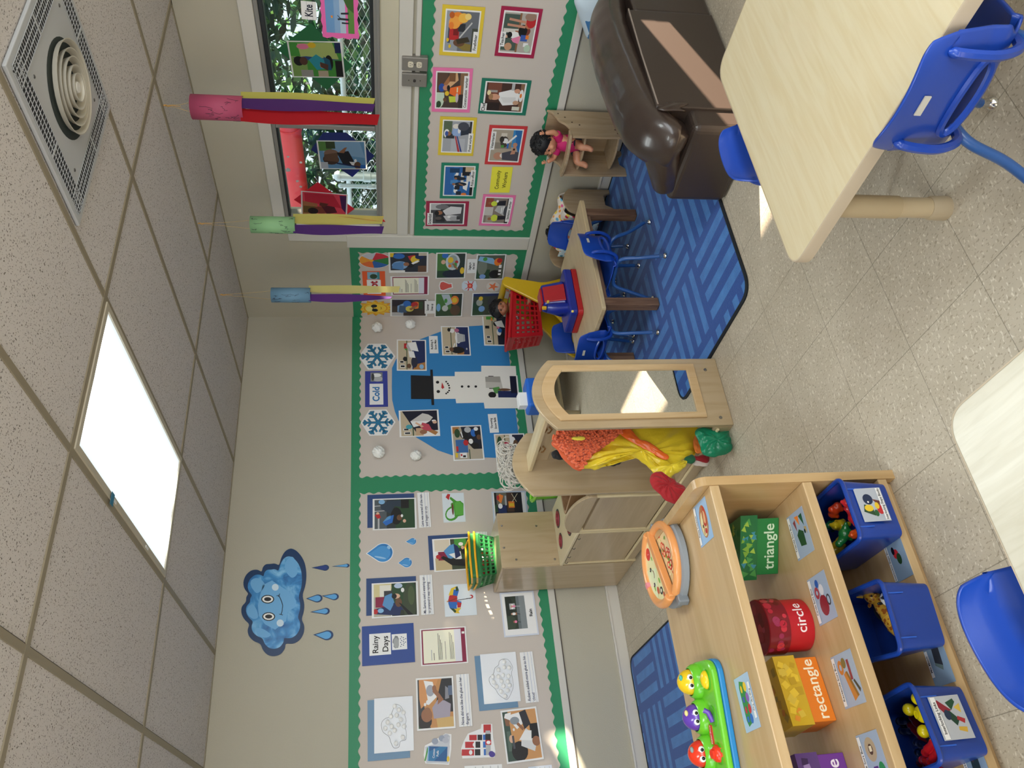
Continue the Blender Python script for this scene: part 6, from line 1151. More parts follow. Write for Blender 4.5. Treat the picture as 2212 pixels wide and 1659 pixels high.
o, *_ = hang([(1405, 1010), (1435, 1008), (1470, 995), (1484, 996), (1482, 1008), (1462, 1018), (1440, 1034), (1418, 1030)], 1.86, .022, 'satin_cuff', 'f4dc3c', '', t, .006, True)
o, *_ = hang([(1232, 947), (1246, 944), (1262, 947), (1246, 951)], 1.895, .006, 'yellow_tag', 'f0e04c', '', t, .0)
hang([(1506, 928), (1574, 928), (1578, 955), (1576, 975), (1550, 984), (1520, 982), (1508, 955)], 1.985, .035, 'green_costume', '12805c', 'shiny green costume folded at the foot of the mirror panel', None, .010, True)
hang([(1405, 1030), (1425, 1020), (1445, 1030), (1475, 1052), (1490, 1068), (1462, 1088), (1440, 1080), (1420, 1062), (1408, 1052)], 1.90, .03, 'red_cape', 'a8141e', 'dark red cloth cape hanging below the yellow costume', None, .010)
hang([(1300, 985), (1322, 975), (1345, 985), (1338, 1000), (1322, 1006), (1304, 1000)], 1.70, .025, 'black_costume', '131316', 'black cloth costume behind the yellow costume', None, .008)
hang([(1192, 978), (1205, 972), (1216, 985), (1212, 992), (1196, 990)], 1.72, .015, 'black_belt', '151518', 'black cloth strap hanging by the mane', None, .002)
hang([(1198, 918), (1235, 912), (1240, 930), (1212, 934)], 1.72, .02, 'black_hat', '24161c', 'black hat with a red edge behind the mirror panel', None, .002)
t = thing('striped_costume', 'red and white striped cloth with a green patch at the stand bottom', 'costume', (-2.1, -1.66, .1)); bpy.context.view_layer.update()
hang([(1484, 990), (1510, 985), (1530, 985), (1528, 998), (1505, 994), (1490, 996)], 1.82, .012, 'red_stripe', 'a01424', '', t, .001); hang([(1478, 992), (1494, 982), (1500, 994), (1490, 1002)], 1.835, .010, 'green_patch', '14603c', '', t, .001); hang([(1500, 993), (1530, 992), (1524, 1006), (1498, 1004)], 1.81, .010, 'white_stripe', 'd8ccc4', '', t, .001)
# grey yarn over the end panel
t = thing('yarn_wig', 'grey yarn wig draped over the far end panel of the stand', 'wig', (-1.95, -1.36, .84)); rn = random.Random(8); g = G()
for k in range(170):
    cx = rn.uniform(-.10, .10); yy_ = rn.uniform(-.035, .03); cz = rn.uniform(-.04, .03); r = rn.uniform(.02, .045); ph = rn.uniform(0, 6)
    g.tube([(cx+r*math.cos(a+ph), yy_, cz+r*.8*math.sin(a+ph)) for a in [q*.3 for q in range(15)]], .0025, 4, cap=False)
g.build('yarn', mat('c8c4bc', .9), t, smooth=True)
# toys half hidden by the mirror arch
t = thing('toy_blender', 'blue toy with a black opening behind the mirror panel top', 'toy', (-1.60, -1.42, .0095)); BT = mat('1c62c4', .35)
G().box((-.075, -.05, 0), (.075, .05, .52)).build('stand', mat('b8a888', .6), t, bev=.004); bx = G().prism(RR(-.085, -.055, .085, .055, .02), .521, .72).build('body', BT, t, bev=.012); G().box((-.05, -.0558, .60), (.02, -.0552, .66)).build('opening', mat('0c1020', .6), bx); G().ball((-.09, -.03, .66), .014, 10, 8).build('knob', mat('c8202c', .3), bx, smooth=True)
o = G().prism([(-.045, -.03), (.03, -.035), (.045, .03), (-.03, .035)], 0, .05).build('paper_box', mat('e4e6e8', .6), bev=.002); o.location = (-1.625, -1.42, .7207); tag(o, 'small white angular paper box on top of the blue toy', 'paper box')
# ================================================================ PLAY TABLE TOYS
t = thing('cash_register', 'red and blue toy cash register on the play table', 'toy cash register', (-.885, -1.31, .336), math.radians(0)); NB = mat('14288c', .3, coat=.2); RD = mat('a81420', .3, coat=.2)
P = RR(-.165, -.095, .165, .115, .03)
G().prism(P, 0, .030).build('red_base', RD, t, bev=.003); G().prism(RR(-.163, -.093, .163, .113, .03), .030, .075).build('blue_body', NB, t, bev=.008)
g = G(); n = 4; vs = [(-.06, -.055, .074), (.10, -.055, .074), (.10, .095, .074), (-.06, .095, .074), (-.055, -.025, .205), (.09, -.025, .205), (.09, .045, .205), (-.055, .045, .205)]; g.add(vs, [(0, 3, 2, 1), (4, 5, 6, 7), (0, 1, 5, 4), (1, 2, 6, 5), (2, 3, 7, 6), (3, 0, 4, 7)]); g.build('blue_tower', NB, t, bev=.012)
g = G(); g.add([(-.045, -.060, .078), (.070, -.060, .078), (.066, -.032, .198), (-.042, -.032, .198), (-.045, -.052, .078), (.070, -.052, .078), (.066, -.024, .198), (-.042, -.024, .198)], [(0, 1, 2, 3), (7, 6, 5, 4), (0, 4, 5, 1), (1, 5, 6, 2), (2, 6, 7, 3), (3, 7, 4, 0)]); g.build('red_screen', RD, t, bev=.002)
G().box((-.05, -.03, .203), (.06, .05, .216)).build('red_top', RD, t, bev=.004)
G().tube([(-.075, -.02, .075), (-.08, -.02, .14), (-.075, -.018, .185)], [.035, .034, .028], 14).build('blue_handle', NB, t, smooth=True); G().box((-.083, -.028, .19), (-.067, -.012, .214)).build('yellow_button', mat('e0b02c', .35), t, bev=.002)
G().box((-.062, -.058, .178), (-.050, -.044, .190)).build('yellow_slot', mat('e0c04c', .35), t, bev=.001); G().ball((-.150, -.085, .062), .008, 10, 8).build('yellow_knob', mat('e8d060', .35), t, smooth=True)
# shopping cart in the corner
t = thing('shopping_cart', 'red and yellow toy shopping cart in the corner carrying a doll', 'toy shopping cart', (-.30, -.44, .0095), math.radians(-8)); CR2 = mat('b8141e', .32, coat=.2); YC = mat('d8b018', .35, coat=.2)
g = G(); 
def cr_(k): a = 1-k; return [(-.02-.20-.03*k, -.075-.025*k), (.10+.02*k, -.085-.03*k), (.10+.02*k, .085+.03*k), (-.02-.20-.03*k, .075+.025*k)]
def wallpt(k, e, q): 
    P = cr_(k); a, b = V(P[e]), V(P[(e+1) % 4]); r = a.lerp(b, q); return V((r.x, r.y, .345+.19*k+(.045*(1-(r.x+.25)/.37))*k))
for e in range(4):
    nu, nv = 9, 6
    def kp(u, v, e=e): return not (.12 < v < .82 and .08 < u < .92 and (u*9 % 1 > .0) and int(v*18) % 3 != 0 and int(u*27) % 3 != 0)
    g.grid(lambda u, v, e=e: wallpt(v, e, u), 27, 18, keep=kp)
g.add([(x, y, .345) for x, y in cr_(0)], [(0, 1, 2, 3)]); g.build('basket', CR2, t, solid=.004)
rim = [wallpt(1, e, 0) for e in range(4)]; G().tube([tuple(p) for p in rim], .011, 8, closed=True).build('basket_rim', CR2, t, smooth=True)
for s_ in (-1, 1):
    pr_ = cr([(-.28, .10, 0), (-.18, .20, 0), (-.05, .30, 0), (.03, .42, 0), (.10, .54, 0), (.14, .60, 0), (.20, .585, 0), (.19, .52, 0), (.17, .40, 0), (.16, .30, 0), (.20, .12, 0), (.10, .07, 0), (-.10, .06, 0), (-.26, .06, 0)], 4, True)
    g = G(); n = len(pr_); y0_, y1_ = s_*.128, s_*.150; g.add([(p.x, y0_, p.y) for p in pr_]+[(p.x, y1_, p.y) for p in pr_], [(i, (i+1) % n, n+(i+1) % n, n+i) for i in range(n)]+[tuple(range(n-1, -1, -1)), tuple(range(n, 2*n))]); g.build('side_frame', YC, t, smooth=False, bev=.006)
G().tube([(.165, -.14, .585), (.165, .14, .585)], .022, 12).build('push_handle', YC, t, smooth=True); G().box((.0, -.128, .10), (.17, .128, .13)).build('lower_shelf', YC, t, bev=.005)
G().box((.125, -.10, .40), (.135, .10, .52)).build('seat_back', CR2, t, bev=.003)
for x in (-.2, .12):
    for s_ in (-1, 1): G().tube([(x, s_*.120, .045), (x, s_*.158, .045)], .0445, 18).build('wheel', mat('1c1c1e', .5), t, smooth=True)
# ================================================================ DOLLS
SKINS = {'s': 'b87c5c', 'd': 'cf9474'}
def doll(name, label, M, skin, pose, shirt, hair_n=120, hair_r=.055, shirt_c='c02870', pants=None, seed=1, curl=True, mouth='a8504a'):
    t = thing(name, label, 'doll', M=M); sk = mat(skin, .45)
    vs, es, rs = [], [], []
    for p, q, r in pose: vs.append(p); rs.append(r); 
    for i, (p, q, r) in enumerate(pose):
        if q is not None: es.append((q, i))
    me = bpy.data.meshes.new('body'); me.from_pydata(vs, es, []); o = bpy.data.objects.new('body', me); COL.objects.link(o); o.parent = t; me.materials.append(sk)
    md = o.modifiers.new('k', 'SKIN'); md.use_smooth_shade = True
    for v, r in zip(me.skin_vertices[0].data, rs): v.radius = (r, r)
    me.skin_vertices[0].data[0].use_root = True
    sb = o.modifiers.new('s', 'SUBSURF'); sb.levels = sb.render_levels = 2
    return t, sk
def doll_head(t, c, r, sk, hairc, seed, face=(0, -1), tilt=0, hair_cover=.25, n=170):
    """head with face looking along face (x, y) in the doll's frame"""
    M = Matrix.Translation(c) @ Matrix.Rotation(math.atan2(face[1], face[0])+math.pi/2, 4, 'Z') @ Matrix.Rotation(tilt, 4, 'X')
    g = G().ball((0, 0, 0), (r*.93, r*.95, r*1.02), 24, 18, M); 
    g.ball((0, -r*.62, -r*.42), (r*.55, r*.38, r*.38), 16, 10, M); g.ball((0, -r*.98, -r*.12), (r*.13, r*.13, r*.11), 10, 8, M)
    for s_ in (-1, 1): g.ball((s_*r*.94, -.0, -r*.12), (r*.10, r*.16, r*.22), 10, 8, M); g.ball((s_*r*.45, -r*.62, -r*.28), (r*.30, r*.30, r*.28), 12, 8, M)
    h = g.build('head', sk, t, smooth=True); q = h.modifiers.new('r', 'REMESH'); q.mode = 'VOXEL'; q.voxel_size = r*.05; q.use_smooth_shade = True; q2 = h.modifiers.new('c', 'SMOOTH'); q2.factor = .6; q2.iterations = 6
    for s_ in (-1, 1):
        G().ball((s_*r*.36, -r*.86, r*.06), (r*.13, r*.07, r*.085), 12, 8, M).build('eye', mat('2a1c18', .15), h, smooth=True)
        G().tube([M @ V((s_*r*(.36+d), -r*.90, r*(.16+.03*math.cos(d*9)))) for d in (-.14, -.05, .05, .14)], r*.018, 5).build('eyelash', mat('1c1414', .6), h)
        G().tube([M @ V((s_*r*(.38+d), -r*.88, r*(.30+.04*math.cos(d*8)))) for d in (-.14, 0, .14)], r*.016, 5).build('eyebrow', mat('3c2820', .8), h)
    G().tube([M @ V((d*r, -r*(1.0-.3*abs(d)), r*(-.42+.25*d*d))) for d in (-.17, -.08, 0, .08, .17)], r*.035, 6).build('mouth', mat('b0585a', .4), h, smooth=True)
    rn = random.Random(seed); g = G(); g.ball((0, r*.18, r*.24), (r*1.10, r*1.06, r*1.04), 20, 14, M)
    for _ in range(n):
        a = rn.uniform(-math.pi, math.pi); e = math.acos(rn.uniform(-.35, 1)); d = V((math.sin(e)*math.sin(a), math.sin(e)*math.cos(a), math.cos(e)))
        if d.y < -.30 and d.z < .62: continue
        p = d*r*1.08+V((0, r*.14, r*.16)); s_ = rn.uniform(.12, .22)*r; ph = rn.uniform(0, 6); u = d.orthogonal().normalized(); v = d.cross(u)
        g.tube([M @ (p+d*(s_*.7*k/5)+(u*math.cos(ph+k*1.2)+v*math.sin(ph+k*1.2))*s_*.6) for k in range(6)], [r*.055, r*.07, r*.07, r*.065, r*.05, r*.02], 5)
    g.build('hair', mat(hairc, .55), t, smooth=True); return h
def hand(t, c, d, r, sk):
    d = V(d).normalized(); u = d.orthogonal().normalized(); v = d.cross(u); c = V(c)
    g = G(); g.tube([c-d*r*.4, c, c+d*r*.9], [r*.45, r*.62, r*.5], 8)
    for k, (o_, l) in enumerate(((-.45, .75), (-.15, .95), (.15, .9), (.45, .7))): g.tube([c+d*r*.7+u*o_*r, c+d*r*(.9+l*.4)+u*o_*1.1*r+v*r*.12, c+d*r*(.9+l*.7)+u*o_*1.15*r+v*r*.35], [r*.19, r*.18, r*.13], 6)
    g.tube([c+u*r*.5, c+u*r*.95+d*r*.35, c+u*r*1.05+d*r*.7], [r*.22, r*.2, r*.14], 6); g.build('hand', sk, t, smooth=True)
# doll in the high chair, facing the room
M = Matrix.Translation((-.135, -1.80, .325)) @ Matrix.Rotation(math.radians(-90), 4, 'Z')      # local -y looks to -x
t, sk = doll('baby_doll', 'black haired baby doll in a pink top sitting in the high chair, arms raised', M, 'cf9070',
    [((0, 0, 0), None, .040), ((0, 0, .06), 0, .040), ((0, 0, .105), 1, .032), ((0, 0, .130), 2, .018), ((.045, 0, .110), 2, .018), ((.085, -.01, .150), 4, .016), ((.080, -.02, .200), 5, .012), ((-.045, 0, .110), 2, .018), ((-.085, -.03, .120), 7, .016), ((-.085, -.065, .165), 8, .012), ((.030, -.03, -.005), 0, .028), ((.050, -.085, .0), 10, .024), ((.055, -.10, -.055), 11, .018), ((.055, -.125, -.065), 12, .013), ((-.030, -.03, -.005), 0, .028), ((-.060, -.085, .0), 14, .024), ((-.065, -.10, -.050), 15, .018), ((-.065, -.125, -.060), 16, .013)], None)
doll_head(t, (.0, -.015, .185), .062, sk, '0e0e12', 2, face=(-.35, -1), tilt=.35, n=200); hand(t, (.080, -.02, .210), (0, -.1, 1), .013, sk); hand(t, (-.085, -.070, .178), (0, -.2, 1), .013, sk)
G().tube([(0, 0, -.01), (0, 0, .03), (0, 0, .08), (0, 0, .118)], [.052, .050, .046, .030], 18).tube([(.03, 0, .105), (.066, -.005, .13)], [.028, .024], 12).tube([(-.03, 0, .105), (-.066, -.015, .115)], [.028, .024], 12).build('pink_shirt', mat('c41c68', .7), t, smooth=True)
G().tube([(.026, 0, -.008), (.036, -.045, -.002)], [.036, .032], 12).tube([(-.026, 0, -.008), (-.036, -.045, -.002)], [.036, .032], 12).build('dark_shorts', mat('1a2030', .7), t, smooth=True)
# doll riding in the cart
M = Matrix.Translation((-.245, -.44, .475)) @ Matrix.Rotation(math.radians(-35), 4, 'Z')
t, sk = doll('baby_doll', 'black haired doll in a green shirt leaning in the shopping cart', M, 'a4684a',
    [((0, 0, -.04), None, .036), ((0, 0, .02), 0, .038), ((-.005, 0, .065), 1, .030), ((-.01, -.005, .088), 2, .016), ((.045, -.01, .065), 2, .016), ((.075, -.045, .055), 4, .014), ((.10, -.06, .085), 5, .010), ((-.045, -.01, .06), 2, .016), ((-.06, -.05, .035), 7, .014), ((-.03, -.08, .05), 8, .010), ((.03, -.04, -.045), 0, .022), ((.09, -.06, -.02), 10, .018), ((.13, -.07, -.03), 11, .012), ((-.03, -.04, -.05), 0, .022), ((.02, -.09, -.045), 13, .018), ((.07, -.11, -.05), 14, .012)], None)
doll_head(t, (-.015, -.01, .145), .058, sk, '0c0b0f', 5, face=(.15, -1), tilt=.05, n=190); hand(t, (.105, -.065, .095), (.3, -.2, 1), .012, sk); hand(t, (-.025, -.085, .056), (.8, -.4, .3), .012, sk)
G().tube([(0, 0, -.045), (0, 0, .0), (-.003, 0, .045), (-.006, 0, .078)], [.060, .050, .042, .026], 18).tube([(.03, -.003, .062), (.062, -.028, .058)], [.026, .022], 12).tube([(-.03, -.003, .058), (-.056, -.035, .045)], [.026, .022], 12).build('green_shirt', mat('6c8c2c', .75), t, smooth=True)
for s_ in (1, -1): 
    a, b = (V((.056, -.022, .060)), V((.076, -.045, .056))) if s_ > 0 else (V((-.052, -.030, .047)), V((-.060, -.050, .036)))
    for k in range(3): p = a.lerp(b, k/2); d = (b-a).normalized()*.003; G().tube([p-d, p+d], .019, 10).build('striped_sleeve', mat('e8dcd4' if k % 2 == 0 else '9c2830', .7), t, smooth=True)
# ================================================================ DOLL HIGH CHAIR AND BED
PW = wood('doll_birch', 'b39d80', 'a68e6e', .4, 'Z', 1.4, .1)
def panelx(g, pr_, y0, y1):
    n = len(pr_); ar = 0; g.add([(x, y0, z) for x, z in pr_]+[(x, y1, z) for x, z in pr_], [(i, (i+1) % n, n+(i+1) % n, n+i) for i in range(n)]+[tuple(range(n-1, -1, -1)), tuple(range(n, 2*n))]); return g
t = thing('doll_high_chair', 'small birch doll high chair against the wall beside the couch', 'doll high chair', (-.033, -1.80, .0095))
sp_ = [(0, 0), (-.03, .0), (-.055, .03), (-.12, .03), (-.15, .0), (-.205, .0), (-.215, .22), (-.215, .38)]+[(p.x, p.y) for p in cr([(-.14, .392, 0), (-.11, .41, 0), (-.085, .44, 0), (-.05, .455, 0), (-.02, .470, 0)], 4)]+[(0, .50), (0, .30)]
for y in (-.145, .130): panelx(G(), sp_, y, y+.015).build('side_panel', PW, t, bev=.002)
G().box((-.008, -.130, .06), (0, .130, .49)).build('back_panel', PW, t)
def plank(nm, z, x0_, x1_, th=.012, bulge=.03, over=0): 
    P = [(x1_, -.1295-over), (x1_, .1295+over)]+[(x0_-bulge*math.sin(math.radians(a)), .1295+over-(2*(.1295+over))*a/180) for a in range(0, 181, 15)]
    return G().prism(P[::-1], z, z+th).build(nm, PW, t, bev=.003)
plank('seat', .290, -.175, -.009); plank('lower_shelf', .095, -.16, -.009)
G().prism([(-.215-.035*math.sin(math.radians(a)), .150-.30*a/180) for a in range(0, 181, 12)]+[(-.170-.030*math.sin(math.radians(180-a)), .150-.30*(180-a)/180) for a in range(0, 181, 12)], .384, .400).build('tray_rail', PW, t, bev=.003)
for x, z in ((-.03, .44), (-.06, .405), (-.10, .37), (-.12, .33), (-.15, .13), (-.18, .12)): G().lathe([(.001, .002), (.004, .0015), (.005, 0)], 10, Matrix.Translation((x, -.1455, z)) @ Matrix.Rotation(math.pi/2, 4, 'X')).build('bolt', mat('5c4838', .4, .5), t, smooth=True)
t = thing('doll_bed', 'small birch doll bed with a rounded foot panel near the wall', 'doll bed', (-.035, -1.36, .0095))
bp = [(0, 0), (-.03, 0), (-.05, .045), (-.135, .045), (-.16, .0), (-.21, .0), (-.21, .20)]+[(p.x, p.y) for p in cr([(-.208, .25, 0), (-.185, .285, 0), (-.14, .305, 0), (-.09, .31, 0), (-.04, .295, 0), (0, .265, 0)], 4)]
panelx(G(), bp, 0, .014).build('foot_panel', PW, t, bev=.002); panelx(G(), bp, .50, .514).build('head_panel', PW, t, bev=.002)
for x in (-.205, -.014): G().box((x, .0145, .09), (x+.012, .4995, .16)).build('side_rail', PW, t, bev=.002)
G().box((-.192, .0145, .10), (-.015, .4995, .11)).build('bed_board', PW, t)
BL = bpy.data.materials.new('heart_blanket'); BL.use_nodes = True; N, L, I = nodes(BL); tc = N.new('ShaderNodeTexCoord'); v = N.new('ShaderNodeTexVoronoi'); v.inputs['Scale'].default_value = 40; L.new(tc.outputs['Object'], v.inputs[0])
r = N.new('ShaderNodeValToRGB'); r.color_ramp.interpolation = 'CONSTANT'; e = r.color_ramp.elements; e[0].color = lin('e8dcd0')+(1,); e[1].position = .35; e[1].color = lin('d82c50')+(1,)
for p, c in ((.5, 'f0a048'), (.65, '6cb4d8'), (.78, 'f0d45c'), (.9, 'e86ca0')): q = e.new(p); q.color = lin(c)+(1,)
L.new(v.outputs['Color'], r.inputs[0]); m_ = N.new('ShaderNodeMix'); m_.data_type = 'RGBA'; th = N.new('ShaderNodeMath'); th.operation = 'LESS_THAN'; th.inputs[1].default_value = .5; L.new(v.outputs['Distance'], th.inputs[0]); L.new(th.outputs[0], m_.inputs[0]); m_.inputs[6].default_value = lin('ece0d4')+(1,); L.new(r.outputs[0], m_.inputs[7]); L.new(m_.outputs[2], I['Base Color']); I['Roughness'].default_value = .9
def blanket(x0_, x1_, y0_, y1_, zt, fall, ph):
    def fn(u, v_):
        x = x0_+(x1_-x0_)*u; y = y0_+(y1_-y0_)*v_; e = max(0, abs(2*u-1)-.55)/.45
        return (x-(0 if u > .5 else .02*e), y, zt+.02*math.sin(u*9+ph)*math.sin(v_*11+ph)-fall*e**2+.035*math.sin(v_*math.pi)*(1-abs(2*u-1)))
    return G().grid(fn, 26, 30)
o = blanket(-.235, -.025, -1.335, -.985, .315, .07, 1); o = o.build('heart_blanket', BL, smooth=True, solid=.006); tag(o, 'white blanket with colourful hearts over the doll in the doll bed', 'blanket')
BL2 = mat('b4d8e4', .9); B2 = BL.copy(); B2.name = 'sea_blanket'; [setattr(n_.color_ramp.elements[i_], 'color', lin(c)+(1,)) for n_ in B2.node_tree.nodes if n_.type == 'VALTORGB' for i_, c in enumerate(('d8ecec', '4ca0c0', 'e89060', '3c88a4', 'f0d8b8', '2c6c90'))]
B2.node_tree.nodes[[n_.name for n_ in B2.node_tree.nodes if n_.type == 'MIX'][0]].inputs[6].default_value = lin('d8e8ec')+(1,)
g = G().grid(lambda u, v_: (-.253-.006*math.sin(v_*17)-.012*u, -1.30+.33*v_, .30-.20*u), 10, 26); o = g.build('sea_blanket', B2, smooth=True, solid=.006); tag(o, 'pale blue patterned blanket hanging down the side of the doll bed', 'blanket')
M = Matrix.Translation((-.125, -.975, .272)) @ Matrix.Rotation(math.radians(180), 4, 'Z') @ Matrix.Rotation(math.radians(-55), 4, 'X')
t, sk = doll('baby_doll', 'curly black haired doll lying in the doll bed with its head on the far end', M, 'c08464', [((0, .0, -.10), None, .034), ((0, 0, -.04), 0, .034), ((0, 0, .0), 1, .028), ((0, 0, .022), 2, .015), ((.045, 0, -.01), 2, .014), ((.055, -.01, -.06), 4, .011), ((-.045, 0, -.01), 2, .014), ((-.055, -.01, -.06), 6, .011)], None)
doll_head(t, (0, 0, .075), .056, sk, '0e0c10', 9, face=(0, -1), n=230)
# ================================================================ COUCH
VM = mat('372c27', .28, coat=.25, bump=.35, bscale=7); VM2 = mat('372d28', .38, coat=.1)
t = thing('couch', 'dark brown vinyl toddler couch with its back to the tables', 'couch', (-.79, -2.70, 0))
G().box((-.535, -.195, .0), (.53, .188, .26)).build('base', VM2, t, bev=.03, seg=4)
G().box((-.43, -.205, .012), (.20, -.035, .393)).build('back_panel', VM2, t, bev=.006, seg=3)
G().box((.205, -.20, .012), (.53, -.035, .36)).build('back_panel', VM2, t, bev=.012, seg=3)
G().tube([(-.42, -.206, .386), (-.11, -.208, .392), (.20, -.206, .388)], .0035, 6).build('edge_highlight', mat('8c8078', .35), t, smooth=True)  # pale tube standing in for the highlight along the top edge
pt = cr([(-.515, -.08, .30), (-.50, -.08, .33), (-.44, -.075, .375), (-.33, -.07, .41), (-.1, -.07, .435), (.12, -.07, .445), (.3, -.07, .43), (.42, -.075, .385), (.50, -.09, .32)], 8)
rr_ = [.060+.028*math.sin(math.pi*k/(len(pt)-1)) for k in range(len(pt))]
g = G().tube(pt, rr_, 20); g.v = [(x, y*1.0+(y+.07)*.5, z+.0012*math.sin(x*60)) for x, y, z in g.v]; g.build('back_roll', VM, t, smooth=True, sub=1)
for s_ in (-1, 1):
    pa = cr([(s_*.475, -.16, .30), (s_*.48, -.06, .335), (s_*.485, .05, .30), (s_*.485, .15, .262)], 6); g = G().tube(pa, [.06, .065, .07, .075, .078, .078, .078, .076, .074, .072, .07, .068, .066, .064, .06, .058, .056, .054, .050][:len(pa)], 18)
    g.build('arm_roll', VM, t, smooth=True, sub=1)
G().box((-.41, .0, .262), (.41, .185, .30)).build('seat_cushion', VM2, t, bev=.012, seg=3)
g = G().grid(lambda u, v_: (-.455+.05*u, -.2045-.006*math.sin(u*math.pi)*math.sin(v_*5), .28+.09*v_+.02*math.sin(u*5)), 8, 8).build('fold', VM, t, smooth=True, solid=.006)
t = thing('throw_pillow', 'white and blue pillow behind the couch by the wall', 'pillow', M=frameM(V((-.09, -2.58, .36)), WB, .5, 0)); sq = RR(-.13, -.10, .13, .10, .04)
G().puff(sq, .05, 7, back=1).build('pillow_case', mat('c4d4e0', .8), t, smooth=True); G().puff([(x*.62-.045, y*.98) for x, y in sq], .052, 7, back=.1).build('blue_half', mat('3c74a8', .8), t, smooth=True)
t = thing('plush_toy', 'light blue plush cushion with a lime green edge lying on the rug by the couch', 'plush toy', (-.70, -2.385, .013), math.radians(12))
g = G(); g.puff(RR(-.20, -.075, .20, .10, .07, 6), .13, 9, back=.02, wob=.004); g.build('plush_body', mat('6fb0dc', .95, sheen=.4, bump=.3, bscale=25), t, smooth=True, sub=1)
G().puff(RR(-.275, -.065, -.16, .085, .05, 6), .075, 7, back=.02).build('green_edge', mat('9ad43c', .9, sheen=.3), t, smooth=True, sub=1)
G().tube([(-.115, -.055+.0, .104), (-.105, -.060, .100), (-.10, -.066, .094)], .003, 5).tube([(-.09, -.052, .108), (-.080, -.058, .104)], .003, 5).build('stitched_eye', mat('1c2430', .7), t)
# ================================================================ HANGING KITES
PAPC = {}
def kite(px, top, bot, r, col, label, tails, seed, ceil):
    c = pZ(*ceil, H); zt = top; zb = bot; t = thing('paper_kite', label, 'paper tube kite', (c.x, c.y, H-.001)); rn = random.Random(seed); dz = H
    TM = mat(col, .65); tb = G(); tb.lathe([(r, zb-dz), (r, zt-dz)], 28); tb = tb.build('paper_tube', TM, t, smooth=True, solid=.0012)
    g = G()
    for k in range(11):
        a0 = rn.uniform(-3.4, -1.0)-.6; z0 = rn.uniform(zb+.02, zt-.02); pts = []
        for j in range(8): a0 += rn.uniform(-.12, .14); z0 = min(zt-.008, max(zb+.008, z0+rn.uniform(-.018, .018))); pts.append((1.018*r*math.cos(a0), 1.018*r*math.sin(a0), z0-dz))
        g.tube(pts, .0007, 4, cap=False)
    g.build('scribble', mat('2c2838', .6), tb)
    g = G()
    for s_ in (-1, 1): g.tube([(s_*.004, 0, -.012), (s_*r*.55, s_*r*.3, (zt-dz)*.5), (s_*r*.95, s_*.01, zt-dz-.01)], .0009, 4)
    g.build('string', mat('c8aa70', .7), t); G().tube([(0, 0, 0), (.006, .002, -.01), (-.004, 0, -.02), (.004, 0, -.035), (.001, .003, -.075)], [.003, .004, .0035, .002, .001], 6).build('knot', mat('c89a54', .7), t, smooth=True)
    for i, (cc, a, w_, ln, tw, ph) in enumerate(tails):
        x0_, y0_ = r*.9*math.cos(a), r*.9*math.sin(a); nn = 30
        def fn(u, v_, x0_=x0_, y0_=y0_, w_=w_, ln=ln, tw=tw, ph=ph):
            an = ph+tw*max(0, v_-.35)**1.5; ww = w_*(u-.5)*(1-.15*math.sin(v_*6+ph)); return (x0_+ww*math.cos(an)+.008*math.sin(v_*4+ph), y0_+ww*math.sin(an)+.006*math.cos(v_*5), zb-dz+.01-ln*v_+(u-.5)*.012*(v_ > .99))
        g = G().paint(cc); g.grid(fn, 3, nn).build('streamer', TISSUE, t, smooth=True)
    return t
ra = math.atan2(-(c_.y-CAM.y) if False else -1, -.6)
kite(0, 2.282, 2.055, .055, 'ac4868', 'pink paper tube kite hanging in front of the window', [('e2dc70', -1.0, .060, .60, .6, 2.55), ('5c3484', -1.9, .050, .60, .5, 2.65), ('cc1c28', -3.0, .062, .62, .35, 2.6)], 3, (352, 228))
kite(0, 2.133, 1.899, .045, '86b482', 'green paper tube kite hanging at the window edge', [('e2dc78', -1.2, .055, .48, .7, 2.5), ('5c3484', -2.8, .050, .48, .35, 2.6), ('cc1c28', -.6, .050, .49, -1.4, 1.2)], 6, (427, 483))
kite(0, 2.105, 1.872, .045, '6c94b0', 'blue paper tube kite hanging nearest the room corner', [('eee294', -1.0, .045, .55, .5, 2.4), ('6c3c94', -2.6, .045, .50, 2.2, 2.6)], 9, (475, 637))
